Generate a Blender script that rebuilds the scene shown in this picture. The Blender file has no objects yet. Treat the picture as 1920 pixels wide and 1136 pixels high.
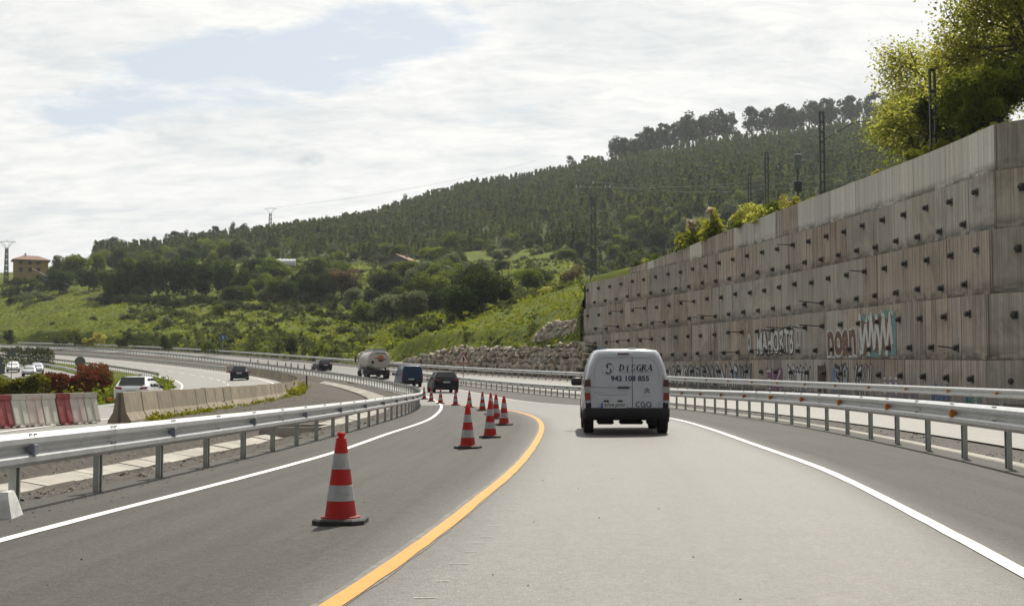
import bpy, bmesh, math, random
import numpy as np
from mathutils import Matrix, Vector

# ------------------------------------------------------------------ camera, sky, sun, exposure
S = bpy.context.scene
COL = S.collection
F, HZ, EYE = 2400.0, 710.0, 1.22          # focal length in photo pixels, horizon row, eye height
PIT = math.atan((HZ - 568) / F)
cam_d = bpy.data.cameras.new('camera'); cam = bpy.data.objects.new('camera', cam_d); COL.objects.link(cam)
cam.location = (0, 0, EYE); cam.rotation_euler = (math.pi / 2 + PIT, 0, 0)
cam_d.sensor_width = 36; cam_d.lens = 45; cam_d.clip_start = .1; cam_d.clip_end = 20000
S.camera = cam
S.view_settings.view_transform = 'Standard'; S.view_settings.look = 'None'
S.view_settings.exposure = 0.13; S.view_settings.gamma = 1.0

SUN_EL, SUN_AZ = math.radians(53), math.radians(13)    # ahead of the camera, a little to the right
sun_dir = Vector((math.sin(SUN_AZ) * math.cos(SUN_EL), math.cos(SUN_AZ) * math.cos(SUN_EL), math.sin(SUN_EL)))
sd = bpy.data.lights.new('sun', 'SUN'); sun = bpy.data.objects.new('sun', sd); COL.objects.link(sun)
sd.energy = 5.0; sd.angle = math.radians(.6); sd.color = (1, .94, .83)
sun.rotation_euler = (-sun_dir).to_track_quat('-Z', 'Y').to_euler()
sun.location = (60, 200, 300)

def nd(nt, t, **kw):
    n = nt.nodes.new(t)
    for k, v in kw.items():
        setattr(n, k, v)
    return n
class NT:
    """tiny node-tree helper"""
    def __init__(s, nt): s.nt = nt; s.n = nt.nodes; s.l = nt.links
    def new(s, t, **kw): return nd(s.nt, t, **kw)
    def put(s, sock, v):
        if hasattr(v, 'links') or isinstance(v, bpy.types.NodeSocket): s.l.new(v, sock)
        elif v is not None: sock.default_value = v
    def math(s, op, a, b=None, c=None, clamp=False):
        n = s.new('ShaderNodeMath', operation=op, use_clamp=clamp)
        for i, v in enumerate((a, b, c)):
            if v is not None: s.put(n.inputs[i], v)
        return n.outputs[0]
    def vmath(s, op, a, b=None):
        n = s.new('ShaderNodeVectorMath', operation=op)
        s.put(n.inputs[0], a)
        if b is not None: s.put(n.inputs[1], b)
        return n.outputs[0]
    def mix(s, f, a, b, blend='MIX'):
        n = s.new('ShaderNodeMix', data_type='RGBA', blend_type=blend)
        s.put(n.inputs[0], f); s.put(n.inputs[6], a if not isinstance(a, tuple) else (*a[:3], 1)); s.put(n.inputs[7], b if not isinstance(b, tuple) else (*b[:3], 1))
        return n.outputs[2]
    def noise(s, vec, scale, detail=4, rough=.55, dist=0, out=0):
        n = s.new('ShaderNodeTexNoise'); s.put(n.inputs['Vector'], vec)
        n.inputs['Scale'].default_value = scale; n.inputs['Detail'].default_value = detail
        n.inputs['Roughness'].default_value = rough; n.inputs['Distortion'].default_value = dist
        return n.outputs[out]
    def ramp(s, f, a, b, va=0., vb=1.):
        n = s.new('ShaderNodeMapRange', clamp=True); s.put(n.inputs[0], f)
        n.inputs[1].default_value = a; n.inputs[2].default_value = b; n.inputs[3].default_value = va; n.inputs[4].default_value = vb
        return n.outputs[0]
    def scale(s, vec, sc):
        n = s.new('ShaderNodeMapping'); s.put(n.inputs[0], vec); n.inputs[3].default_value = sc
        return n.outputs[0]
    def comb(s, x, y, z):
        n = s.new('ShaderNodeCombineXYZ')
        for i, v in enumerate((x, y, z)): s.put(n.inputs[i], v)
        return n.outputs[0]
    def sep(s, v):
        n = s.new('ShaderNodeSeparateXYZ'); s.put(n.inputs[0], v); return n.outputs

W = bpy.data.worlds.new('World'); S.world = W; W.use_nodes = True
def build_world():
    t = NT(W.node_tree); t.n.clear()
    out = t.new('ShaderNodeOutputWorld'); bg = t.new('ShaderNodeBackground')
    sky = t.new('ShaderNodeTexSky', sky_type='NISHITA', sun_disc=False)
    sky.sun_elevation = SUN_EL; sky.sun_rotation = SUN_AZ; sky.altitude = 50; sky.dust_density = 2.2; sky.air_density = 1.1
    d = t.new('ShaderNodeTexCoord').outputs['Generated']
    x, y, z = t.sep(d)
    zz = t.math('MAXIMUM', z, .0)
    den = t.math('ADD', zz, .20)
    px = t.math('DIVIDE', x, den); py = t.math('DIVIDE', y, den)
    p = t.comb(px, py, 0.)
    # layered cloud sheet, streaked across the view
    n1 = t.noise(t.scale(p, (.7, .9, 1)), 1.9, 12, .6, .35)
    n2 = t.noise(t.scale(p, (1., 1.6, 1)), 4.2, 10, .62, .5)
    n3 = t.noise(t.scale(p, (1.6, 2.2, 1)), 9.5, 10, .62, .3)
    dens = t.math('ADD', t.math('ADD', t.math('MULTIPLY', n1, .55), t.math('MULTIPLY', n2, .30)), t.math('MULTIPLY', n3, .15))
    dens = t.math('ADD', t.math('MULTIPLY', t.math('SUBTRACT', dens, .5), 1.5), .5)
    # the wide blue opening in the cloud deck, seen over the left of the valley (its own ragged outline from the noise)
    yy = t.math('MAXIMUM', y, .05)
    az = t.math('DIVIDE', x, yy); el = t.math('DIVIDE', z, yy)
    def blob(a0, e0, ra, re, sh):
        u = t.math('SUBTRACT', az, a0); v = t.math('SUBTRACT', t.math('SUBTRACT', el, e0), t.math('MULTIPLY', u, sh))
        q = t.math('ADD', t.math('POWER', t.math('DIVIDE', u, ra), 2.), t.math('POWER', t.math('DIVIDE', v, re), 2.))
        return t.ramp(q, .25, 1.5, 1., 0.)
    gap = t.math('MAXIMUM', blob(-.215, .238, .165, .038, .12), blob(-.12, .266, .10, .036, .14))
    gap = t.math('MULTIPLY', gap, t.ramp(y, 0., .2))
    cover = t.math('SUBTRACT', dens, t.math('MULTIPLY', gap, .30))
    mask = t.ramp(cover, .25, .38)
    shade = t.math('ADD', t.math('MULTIPLY', t.ramp(t.noise(t.scale(p, (.9, 1.5, 1)), 2.6, 12, .64, .6), .44, .66), .75), t.math('MULTIPLY', t.ramp(t.noise(t.scale(p, (1.2, 2.2, 1)), 8., 10, .66, .5), .44, .64), .45))
    # cloud is brightest towards the sun (forward scattering); unseen sky behind the camera dimmed further to darken surfaces facing it
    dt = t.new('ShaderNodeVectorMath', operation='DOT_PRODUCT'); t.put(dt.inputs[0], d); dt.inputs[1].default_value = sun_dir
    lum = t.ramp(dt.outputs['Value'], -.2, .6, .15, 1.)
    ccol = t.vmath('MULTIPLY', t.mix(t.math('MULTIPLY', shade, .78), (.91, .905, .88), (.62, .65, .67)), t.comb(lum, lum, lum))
    puff = t.math('MULTIPLY', blob(-.158, .1725, .011, .0055, .1), t.ramp(n3, .35, .6)); ccol = t.mix(t.math('MULTIPLY', puff, .75), ccol, (.52, .56, .59))
    skyc = t.mix(.72, t.vmath('MULTIPLY', sky.outputs[0], (.10, .10, .10)), (.66, .715, .77))
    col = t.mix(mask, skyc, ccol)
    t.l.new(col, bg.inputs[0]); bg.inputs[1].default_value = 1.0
    t.l.new(bg.outputs[0], out.inputs[0])
build_world()

# ------------------------------------------------------------------ helpers
def proj(X, Y, Z):
    z = Z - EYE; d = Y * math.cos(PIT) + z * math.sin(PIT); u = -Y * math.sin(PIT) + z * math.cos(PIT)
    return 960 + F * X / d, 568 - F * u / d
def unproj(px, py, Y):
    """point of the place seen at photo pixel (px,py), Y metres ahead"""
    a = (px - 960) / F; u = (568 - py) / F
    vy = math.cos(PIT) - u * math.sin(PIT); vz = math.sin(PIT) + u * math.cos(PIT)
    return Vector((a / vy * Y, Y, EYE + vz / vy * Y))

def tag(o, label=None, cat=None, group=None, kind=None):
    if label: o['label'] = label
    if cat: o['category'] = cat
    if group: o['group'] = group
    if kind: o['kind'] = kind
    return o
def empty(name, loc, rz=0, label=None, cat=None, group=None):
    o = bpy.data.objects.new(name, None); COL.objects.link(o); o.empty_display_size = .3
    o.location = loc; o.rotation_euler = (0, 0, rz)
    return tag(o, label, cat, group)
def mesh_np(name, V, Fc, mats=(), smooth=False, uv=None, midx=None, attrs=None, sharp=None):
    me = bpy.data.meshes.new(name)
    V = np.asarray(V, dtype=np.float32).reshape(-1, 3)
    if isinstance(Fc, np.ndarray) and Fc.ndim == 2:
        k = Fc.shape[1]; n = len(Fc)
        me.vertices.add(len(V)); me.vertices.foreach_set('co', V.ravel())
        me.loops.add(n * k); me.loops.foreach_set('vertex_index', Fc.astype(np.int32).ravel())
        me.polygons.add(n); me.polygons.foreach_set('loop_start', np.arange(n, dtype=np.int32) * k)
        me.update(calc_edges=True)
    else:
        me.from_pydata(V.tolist(), [], [list(map(int, f)) for f in Fc]); me.update()
    for m in mats: me.materials.append(m)
    if midx is not None: me.polygons.foreach_set('material_index', np.asarray(midx, dtype=np.int32))
    if uv is not None:
        l = me.uv_layers.new(name='UVMap'); vi = np.empty(len(me.loops), dtype=np.int32); me.loops.foreach_get('vertex_index', vi)
        l.data.foreach_set('uv', np.asarray(uv, dtype=np.float32)[vi].ravel())
    for k, (dom, arr) in (attrs or {}).items():
        a = me.attributes.new(k, 'FLOAT', dom); a.data.foreach_set('value', np.asarray(arr, dtype=np.float32))
    if smooth:
        me.polygons.foreach_set('use_smooth', np.ones(len(me.polygons), dtype=bool))
        if sharp: me.set_sharp_from_angle(angle=math.radians(sharp))
    else: me.shade_flat()
    me.validate(verbose=False)
    return me
def link(name, me, parent=None, loc=None, rot=None, world=False):
    o = bpy.data.objects.new(name, me); COL.objects.link(o)
    if parent is not None:
        o.parent = parent
        if world: o.matrix_parent_inverse = Matrix.Translation(-Vector(parent.location))
    if loc is not None: o.location = loc
    if rot is not None: o.rotation_euler = rot
    return o
class MB:
    """collects shapes into ONE mesh"""
    def __init__(s): s.v = []; s.f = []; s.m = []
    def add(s, V, Fc, m=0):
        b = len(s.v); s.v += [tuple(map(float, p)) for p in V]; s.f += [tuple(i + b for i in f) for f in Fc]; s.m += [m] * len(Fc); return s
    def box(s, c, d, m=0, rz=0, bev=0):
        x, y, z = d[0] / 2, d[1] / 2, d[2] / 2
        if bev:
            b = min(bev, x * .9, y * .9, z * .9); P = []
            for sx in (-1, 1):
                for sy in (-1, 1):
                    for sz in (-1, 1):
                        P += [(sx * (x - b), sy * (y - b), sz * z), (sx * (x - b), sy * y, sz * (z - b)), (sx * x, sy * (y - b), sz * (z - b))]
            bm = bmesh.new(); vs = [bm.verts.new(p) for p in P]; bmesh.ops.convex_hull(bm, input=vs)
            bm.verts.index_update(); V = [v.co[:] for v in bm.verts]; Fc = [[v.index for v in f.verts] for f in bm.faces]; bm.free()
        else:
            V = [(sx * x, sy * y, sz * z) for sz in (-1, 1) for sy in (-1, 1) for sx in (-1, 1)]
            Fc = [(0, 2, 3, 1), (4, 5, 7, 6), (0, 1, 5, 4), (2, 6, 7, 3), (0, 4, 6, 2), (1, 3, 7, 5)]
        cz, sn = math.cos(rz), math.sin(rz)
        V = [(c[0] + p[0] * cz - p[1] * sn, c[1] + p[0] * sn + p[1] * cz, c[2] + p[2]) for p in V]
        return s.add(V, Fc, m)
    def tube(s, pts, rad, n=8, m=0, cap=True):
        pts = [Vector(p) for p in pts]; R = rad if isinstance(rad, (list, tuple)) else [rad] * len(pts); V = []; Fc = []
        for i, p in enumerate(pts):
            t = (pts[min(i + 1, len(pts) - 1)] - pts[max(i - 1, 0)]).normalized()
            a = t.orthogonal().normalized() if i == 0 else (a - t * a.dot(t)).normalized(); b = t.cross(a)
            V += [p + (a * math.cos(2 * math.pi * k / n) + b * math.sin(2 * math.pi * k / n)) * R[i] for k in range(n)]
        for i in range(len(pts) - 1):
            Fc += [(i * n + k, i * n + (k + 1) % n, (i + 1) * n + (k + 1) % n, (i + 1) * n + k) for k in range(n)]
        if cap: Fc += [tuple(range(n))[::-1], tuple((len(pts) - 1) * n + k for k in range(n))]
        return s.add(V, Fc, m)
    def lathe(s, prof, n=20, c=(0, 0, 0), axis='z', m=0):
        V = []; Fc = []
        for r, h in prof:
            for k in range(n):
                a = 2 * math.pi * k / n; p = (r * math.cos(a), r * math.sin(a), h)
                if axis == 'x': p = (p[2], p[0], p[1])
                if axis == 'y': p = (p[0], p[2], p[1])
                V.append((c[0] + p[0], c[1] + p[1], c[2] + p[2]))
        for i in range(len(prof) - 1):
            Fc += [(i * n + k, i * n + (k + 1) % n, (i + 1) * n + (k + 1) % n, (i + 1) * n + k) for k in range(n)]
        if axis == 'y': Fc = [f[::-1] for f in Fc]
        return s.add(V, Fc, m)
    def prism(s, poly, y0, y1, m=0):
        """polygon in x,z extruded along y"""
        n = len(poly); V = [(p[0], y0, p[1]) for p in poly] + [(p[0], y1, p[1]) for p in poly]
        Fc = [tuple(range(n)), tuple(range(2 * n - 1, n - 1, -1))] + [(i, i + n, (i + 1) % n + n, (i + 1) % n) for i in range(n)]
        return s.add(V, Fc, m)
    def mesh(s, name, mats, smooth=False, sharp=None):
        me = mesh_np(name, s.v, s.f, mats if isinstance(mats, (list, tuple)) else [mats], smooth, midx=s.m, sharp=sharp)
        bm = bmesh.new(); bm.from_mesh(me); bmesh.ops.recalc_face_normals(bm, faces=bm.faces); bm.to_mesh(me); bm.free()
        return me
    def build(s, name, mats, parent=None, smooth=False, world=False, loc=None, rot=None, sharp=None):
        return link(name, s.mesh(name, mats, smooth, sharp), parent, loc, rot, world)
def copy_tree(o, parent=None):
    c = o.copy(); COL.objects.link(c)
    if parent is not None: c.parent = parent
    for ch in list(o.children): copy_tree(ch, c)
    return c

# ------------------------------------------------------------------ materials
def pmat(name, color, rough=.6, metal=0., var=None, vscale=3., detail=5, bump=0., bscale=60., spec=.5, obj_rand=0., coat=0., coord='Object'):
    m = bpy.data.materials.new(name); m.use_nodes = True; t = NT(m.node_tree); b = t.n['Principled BSDF']
    co = t.new('ShaderNodeTexCoord').outputs[coord]
    c = (*color, 1)
    if var:
        f = t.ramp(t.noise(co, vscale, detail, .6), .3, .7)
        c = t.mix(f, color, var)
    if obj_rand:
        r = t.new('ShaderNodeObjectInfo').outputs['Random']
        hsv = t.new('ShaderNodeHueSaturation'); t.put(hsv.inputs['Color'], c); t.put(hsv.inputs['Value'], t.ramp(r, 0, 1, 1 - obj_rand, 1 + obj_rand)); c = hsv.outputs[0]
    t.put(b.inputs['Base Color'], c)
    b.inputs['Roughness'].default_value = rough; b.inputs['Metallic'].default_value = metal
    b.inputs['Specular IOR Level'].default_value = spec; b.inputs['Coat Weight'].default_value = coat; b.inputs['Coat Roughness'].default_value = .08
    if bump:
        bp = t.new('ShaderNodeBump'); bp.inputs['Strength'].default_value = bump; bp.inputs['Distance'].default_value = .02
        t.put(bp.inputs['Height'], t.noise(co, bscale, 4, .6)); t.l.new(bp.outputs[0], b.inputs['Normal'])
    return m
def asphalt(name, dark, light, rough, wear=False, uvs=True):
    m = bpy.data.materials.new(name); m.use_nodes = True; t = NT(m.node_tree); b = t.n['Principled BSDF']
    tc = t.new('ShaderNodeTexCoord'); co = tc.outputs['Object']; uv = tc.outputs['UV']
    grain = t.noise(co, 60, 2, .8)
    fine = t.ramp(grain, .38, .62)
    patch = t.ramp(t.noise(co, .35, 5, .6), .3, .7)
    streak = t.ramp(t.noise(t.scale(uv, (2.2, .07, 1)), 1.6, 6, .6), .3, .72)
    coarse = t.ramp(t.noise(co, 19, 3, .75), .38, .62)
    fine = t.math('ADD', t.math('MULTIPLY', fine, .6), t.math('MULTIPLY', coarse, .4))
    c = t.mix(fine, tuple(x * .25 for x in dark), tuple(x * 1.85 for x in dark))
    blotch = t.ramp(t.noise(co, 3.2, 6, .68), .36, .64)
    r = rough
    if wear:
        at = t.new('ShaderNodeAttribute', attribute_name='wear').outputs['Fac']
        c2 = t.mix(fine, tuple(x * .30 for x in light), tuple(x * 1.75 for x in light))
        c = t.mix(at, c, c2)
        tk = t.new('ShaderNodeAttribute', attribute_name='track').outputs['Fac']
        c = t.mix(t.math('MULTIPLY', t.math('MULTIPLY', tk, t.ramp(t.noise(t.scale(uv, (1.5, .12, 1)), 1.2, 5, .6), .3, .6)), .30), c, tuple(x * .45 for x in light))
    c = t.mix(t.math('MULTIPLY', blotch, .22), c, tuple(x * .5 for x in dark))
    c = t.mix(t.math('MULTIPLY', patch, .30), c, tuple(x * .72 for x in dark))
    c = t.mix(t.math('MULTIPLY', streak, .26), c, tuple(x * 1.25 for x in light))
    sp = t.ramp(t.noise(co, 7, 3, .6), .66, .72)
    c = t.mix(t.math('MULTIPLY', sp, .5), c, tuple(x * .35 for x in dark))
    t.put(b.inputs['Base Color'], c); b.inputs['Roughness'].default_value = rough
    b.inputs['Specular IOR Level'].default_value = .5
    if wear: t.put(b.inputs['Roughness'], t.ramp(t.math('ADD', at, t.math('MULTIPLY', patch, .15)), 0., 1.1, .80, .52)); t.put(b.inputs['Specular IOR Level'], t.ramp(at, 0., 1., .30, .55))
    bp = t.new('ShaderNodeBump'); bp.inputs['Strength'].default_value = .8; bp.inputs['Distance'].default_value = .008
    t.put(bp.inputs['Height'], grain); t.l.new(bp.outputs[0], b.inputs['Normal'])
    return m
M = {}
M['asphalt'] = asphalt('asphalt', (.044, .041, .036), (.098, .094, .083), .60, True)
M['asphalt2'] = asphalt('asphalt_bypass', (.17, .164, .148), (.225, .217, .196), .6)
def road_paint(name, c, under):
    m = bpy.data.materials.new(name); m.use_nodes = True; t = NT(m.node_tree); b = t.n['Principled BSDF']; co = t.new('ShaderNodeTexCoord').outputs['Object']
    worn = t.ramp(t.noise(co, 38, 6, .7), .56, .66); band = t.ramp(t.noise(co, 1.1, 4, .6), .40, .62, .25, .9); dirt = t.ramp(t.noise(co, 6, 5, .6), .35, .7)
    q = t.mix(t.math('MULTIPLY', dirt, .35), c, tuple(x * .62 for x in c)); q = t.mix(t.math('MULTIPLY', worn, band), q, under); t.put(b.inputs['Base Color'], q); b.inputs['Roughness'].default_value = .65; return m
M['paint_white'] = road_paint('road_paint_white', (.78, .77, .73), (.16, .155, .14)); M['paint_yellow'] = road_paint('road_paint_yellow', (.60, .235, .010), (.20, .13, .06))
M['gravel'] = pmat('gravel', (.085, .069, .052), .95, var=(.022, .019, .016), vscale=7, detail=8, bump=1., bscale=22)
M['gravel_dark'] = pmat('gravel_dark', (.11, .10, .088), .95, var=(.06, .055, .05), vscale=18, detail=8, bump=1., bscale=30)
M['stone'] = pmat('gravel_stone', (.20, .175, .145), .9, var=(.07, .062, .054), vscale=9, obj_rand=.3)
M['concrete'] = pmat('precast_concrete', (.37, .345, .30), .85, var=(.22, .203, .175), vscale=2.2, bump=.2, bscale=40, obj_rand=.12)
M['galv'] = pmat('galvanised_steel', (.62, .63, .63), .34, .45, var=(.50, .51, .51), vscale=5)
M['galv_post'] = pmat('galvanised_post', (.44, .45, .43), .5, .55, var=(.33, .34, .32), vscale=6)
M['blk'] = pmat('black_rubber', (.022, .022, .023), .75, var=(.035, .034, .033), vscale=8)
M['blkplastic'] = pmat('black_plastic', (.03, .031, .033), .5)
M['orange_refl'] = pmat('amber_reflector', (.62, .23, .02), .45, var=(.5, .18, .03), vscale=20)
M['blue_refl'] = pmat('grey_blue_reflector', (.20, .22, .28), .45)
def foliage(name, a, b_, trans=.35, rnd=.25, c3=None):
    m = bpy.data.materials.new(name); m.use_nodes = True; t = NT(m.node_tree); b = t.n['Principled BSDF']
    at = t.new('ShaderNodeAttribute', attribute_name='tint').outputs['Fac']
    r = t.new('ShaderNodeObjectInfo').outputs['Random']
    c = t.mix(at, a, b_)
    if c3: c = t.mix(t.ramp(r, .55, 1.), c, c3)
    h = t.new('ShaderNodeHueSaturation'); t.put(h.inputs['Color'], c); t.put(h.inputs['Value'], t.ramp(r, 0, 1, 1 - rnd, 1 + rnd))
    t.put(h.inputs['Hue'], t.ramp(t.math('FRACT', t.math('MULTIPLY', r, 7.3)), 0, 1, .485, .515))
    t.put(b.inputs['Base Color'], h.outputs[0]); b.inputs['Roughness'].default_value = .75; b.inputs['Specular IOR Level'].default_value = .06
    tr = t.new('ShaderNodeBsdfTranslucent'); h2 = t.new('ShaderNodeHueSaturation'); t.put(h2.inputs['Color'], h.outputs[0]); h2.inputs['Value'].default_value = 1.9; h2.inputs['Saturation'].default_value = 1.1
    h2.inputs['Hue'].default_value = .49
    t.l.new(h2.outputs[0], tr.inputs[0])
    mx = t.new('ShaderNodeMixShader'); mx.inputs[0].default_value = trans
    t.l.new(b.outputs[0], mx.inputs[1]); t.l.new(tr.outputs[0], mx.inputs[2]); t.l.new(mx.outputs[0], t.n['Material Output'].inputs[0])
    return m

# ------------------------------------------------------------------ the road's lines (X and Z of each line for a given Y ahead)
KY = np.array([0, 15, 30, 45, 60, 80, 100, 125, 155, 190, 230, 280, 340.])
def spline(K, v):
    K = np.asarray(K, float); v = np.asarray(v, float); n = len(K); h = np.diff(K); A = np.zeros((n, n)); b = np.zeros(n); A[0, 0] = A[-1, -1] = 1
    for i in range(1, n - 1):
        A[i, i - 1] = h[i - 1]; A[i, i] = 2 * (h[i - 1] + h[i]); A[i, i + 1] = h[i]; b[i] = 6 * ((v[i + 1] - v[i]) / h[i] - (v[i] - v[i - 1]) / h[i - 1])
    Mm = np.linalg.solve(A, b)
    def f(x):
        x = np.asarray(x, float); xc = np.clip(x, K[0], K[-1]); i = np.clip(np.searchsorted(K, xc) - 1, 0, n - 2); t = xc - K[i]; u = K[i + 1] - xc
        r = Mm[i] * u**3 / (6 * h[i]) + Mm[i + 1] * t**3 / (6 * h[i]) + (v[i] / h[i] - Mm[i] * h[i] / 6) * u + (v[i + 1] / h[i] - Mm[i + 1] * h[i] / 6) * t
        s0 = (v[1] - v[0]) / h[0] - h[0] * Mm[1] / 6; s1 = (v[-1] - v[-2]) / h[-1] + h[-1] * Mm[-2] / 6
        return r + np.where(x < K[0], (x - K[0]) * s0, 0) + np.where(x > K[-1], (x - K[-1]) * s1, 0)
    return f
class Line:
    def __init__(s, K, X, Z): s.X = spline(K, X); s.Z = spline(K, Z)
    def dX(s, Y): return (s.X(np.asarray(Y) + .5) - s.X(np.asarray(Y) - .5))
    def off(s, Y, o): return s.X(Y) + o * np.sqrt(1 + s.dX(Y)**2)
    def head(s, Y): return float(math.atan(-s.dX(Y)))
    def arc(s, y0, y1, step):
        """points every `step` metres along the line"""
        ys = np.linspace(y0, y1, 4000); xs = s.X(ys); L = np.concatenate([[0], np.cumsum(np.hypot(np.diff(xs), np.diff(ys)))])
        return np.interp(np.arange(0, L[-1], step), L, ys)
LL = Line(KY, [-5.542, -4.435, -3.866, -3.816, -4.391, -6.195, -9.228, -14.778, -24.022, -38.336, -59.256, -92.262, -141.842],
          [0, 0, -.02, -.05, -.10, .03, .238, .735, 1.56, 2.911, 4.82, 7.282, 9.843])              # left barrier
LN = Line(KY, [4.679, 6.232, 7.02, 7.021, 6.242, 4.015, .455, -5.87, -16.205, -32.049, -55.15, -91.515, -146.138],
          [0, .08, .10, .045, .0, .0, .17, .705, 1.75, 3.1, 4.95, 7.4, 9.9])                       # right barrier
LF = Line(KY, [15.89, 16.779, 16.907, 16.274, 14.88, 11.838, 7.444, .051, -11.596, -28.8, -48.9, -81.0, -130.0],
          [-.05, -.03, .02, .12, .275, .524, .859, 1.361, 2.229, 3.70, 5.33, 7.58, 10.1])      # barrier of the second carriageway
LN.X_far = LN.X
KA = [0, 20, 34, 47, 61, 77, 95, 113, 148, 171, 205, 255, 300, 345]
LA = Line(KA, [-8.9, -9.7, -10.3, -11.1, -12.1, -13.5, -16.0, -19.8, -30.0, -38.8, -55.0, -84.0, -115, -150],
          [.02, .04, .07, .10, .14, .24, .48, .85, 1.6, 2.2, 3.4, 5.4, 7.2, 8.9])                  # concrete barrier of the slip road
def LNX(Y):  # right edge of the main road; beyond the end of the middle barrier it runs up to the far one
    Y = np.asarray(Y, float); w = np.clip((Y - 128) / 42, 0, 1); w = w * w * (3 - 2 * w); return LN.X(Y) * (1 - w) + (LF.X(Y) - .3) * w
def LNZ(Y):
    Y = np.asarray(Y, float); w = np.clip((Y - 128) / 42, 0, 1); w = w * w * (3 - 2 * w); return LN.Z(Y) * (1 - w) + LF.Z(Y) * w
def road_z(x, Y):
    a, b = float(LL.X(Y)), float(LNX(Y)); t = (x - a) / (b - a)
    if t <= 1: return float(LL.Z(Y)) + (float(LNZ(Y)) - float(LL.Z(Y))) * t
    c = float(LF.X(Y)); return float(LNZ(Y)) + (float(LF.Z(Y)) - float(LNZ(Y))) * (x - b) / (c - b)
def hit(px, py, lo=4, hi=230):
    """where the sight line through a photo pixel meets the road"""
    Y = lo
    while Y < hi:
        p = unproj(px, py, Y)
        if p.z <= road_z(p.x, Y): return p
        Y += .1 + Y * .002
    return p
YS = np.concatenate([np.arange(-14, 60, 1.), np.arange(60, 150, 1.5), np.arange(150, 346, 2.5)])
def strip(name, cols, mat, parent=None, ys=YS, wear=None):
    """a sheet lofted along the road; cols = list of functions Y -> (x, z)"""
    n = len(cols); P = np.empty((len(ys), n, 3)); UV = np.empty((len(ys), n, 2))
    sarc = np.concatenate([[0], np.cumsum(np.hypot(np.diff(ys), np.diff(LL.X(ys))))])
    for j, c in enumerate(cols):
        x, z = c(ys); P[:, j, 0] = x; P[:, j, 1] = ys; P[:, j, 2] = z; UV[:, j, 0] = x - LL.X(ys); UV[:, j, 1] = sarc
    i, j = np.meshgrid(np.arange(len(ys) - 1), np.arange(n - 1), indexing='ij'); a = (i * n + j).ravel()
    Fc = np.stack([a, a + 1, a + n + 1, a + n], 1)
    at = {k: ('POINT', v.ravel()) for k, v in wear(P).items()} if wear else None
    return link(name, mesh_np(name, P.reshape(-1, 3), Fc, [mat], True, uv=UV.reshape(-1, 2), attrs=at), parent)
# ------------------------------------------------------------------ roads and verges
def lerpcol(t, dz=0.):
    def f(Y):
        a, b = LL.X(Y) - .25, LNX(Y) + .2
        return a + (b - a) * t, LL.Z(Y) + (LNZ(Y) - LL.Z(Y)) * t + dz
    return f
WR = [hit(*p) for p in [(2250, 1260), (1920, 1075), (1583, 898), (1508, 867), (1407, 831), (1324, 802), (1255, 784), (1160, 771), (1092, 761.6), (1057, 759), (1005, 754.8), (952, 748), (909, 739.8), (863, 731)]]
WL = [hit(*p) for p in [(-420, 1130), (0, 1016), (200, 961), (400, 911.7), (625.5, 849), (720, 816), (800, 788.6), (822, 773), (827.6, 761), (819, 753.5), (802, 744)]]
YE = [hit(*p) for p in [(330, 1320), (630, 1136), (722, 1070), (812, 1008), (905, 932), (965, 880), (1003, 833), (1016, 803), (1009, 787), (988, 777), (952, 769), (905, 763.5), (862, 759), (815, 752)]]
def smooth_path(pts, step=.5):
    """dense path through the points (Catmull-Rom)"""
    P = [np.array((p[0], p[1])) for p in pts]; P = [2 * P[0] - P[1]] + P + [2 * P[-1] - P[-2]]; out = []
    for i in range(1, len(P) - 2):
        n = max(2, int(np.linalg.norm(P[i + 1] - P[i]) / step))
        for k in range(n):
            t = k / n
            out.append(.5 * (2 * P[i] + (P[i + 1] - P[i - 1]) * t + (2 * P[i - 1] - 5 * P[i] + 4 * P[i + 1] - P[i + 2]) * t * t + (3 * P[i] - P[i - 1] - 3 * P[i + 1] + P[i + 2]) * t**3))
    out.append(P[-2]); out = np.array(out)
    for _ in range(14): out[1:-1] = (out[:-2] + 2 * out[1:-1] + out[2:]) / 4
    return out
ys_far = np.arange(max(p[1] for p in WR) + 4, 330, 4.)
wr = smooth_path([(p.x, p.y) for p in WR] + [(float(LNX(y)) - 1.9 * math.sqrt(1 + float(LL.dX(y))**2), y) for y in ys_far[3:]])
wl_tail = [(float(LL.off(y, .95 - .1)), y) for y in np.arange(max(p[1] for p in WL) + 10, 330, 4.)]
wl = smooth_path([(p.x, p.y) for p in WL] + wl_tail)
ye = smooth_path([(p.x, p.y) for p in YE], .4)
yo = np.argsort(ye[:, 1]); wo = np.argsort(wr[:, 1])
def wear_fn(P):
    x, y = P[..., 0], P[..., 1]
    l = np.interp(y, ye[yo, 1], ye[yo, 0]); l = np.where(y > ye[:, 1].max() - 8, -1e3, l); r = np.interp(y, wr[wo, 1], wr[wo, 0])
    a = np.clip((x - l + .5) / 1.0, 0, 1) * np.clip((r + .35 - x) / .7, 0, 1)
    g = np.exp(-((r - x - 1.85) / .55)**2) * a + .6 * np.exp(-((r - x - .35) / .25)**2) * a
    return {'wear': a * np.clip((y + 14) / 20, .85, 1), 'track': g}
road = tag(strip('main_road', [lerpcol(t) for t in np.linspace(0, 1, 57)], M['asphalt'], wear=wear_fn), 'grey asphalt main carriageway curving left uphill', kind='structure')
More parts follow.
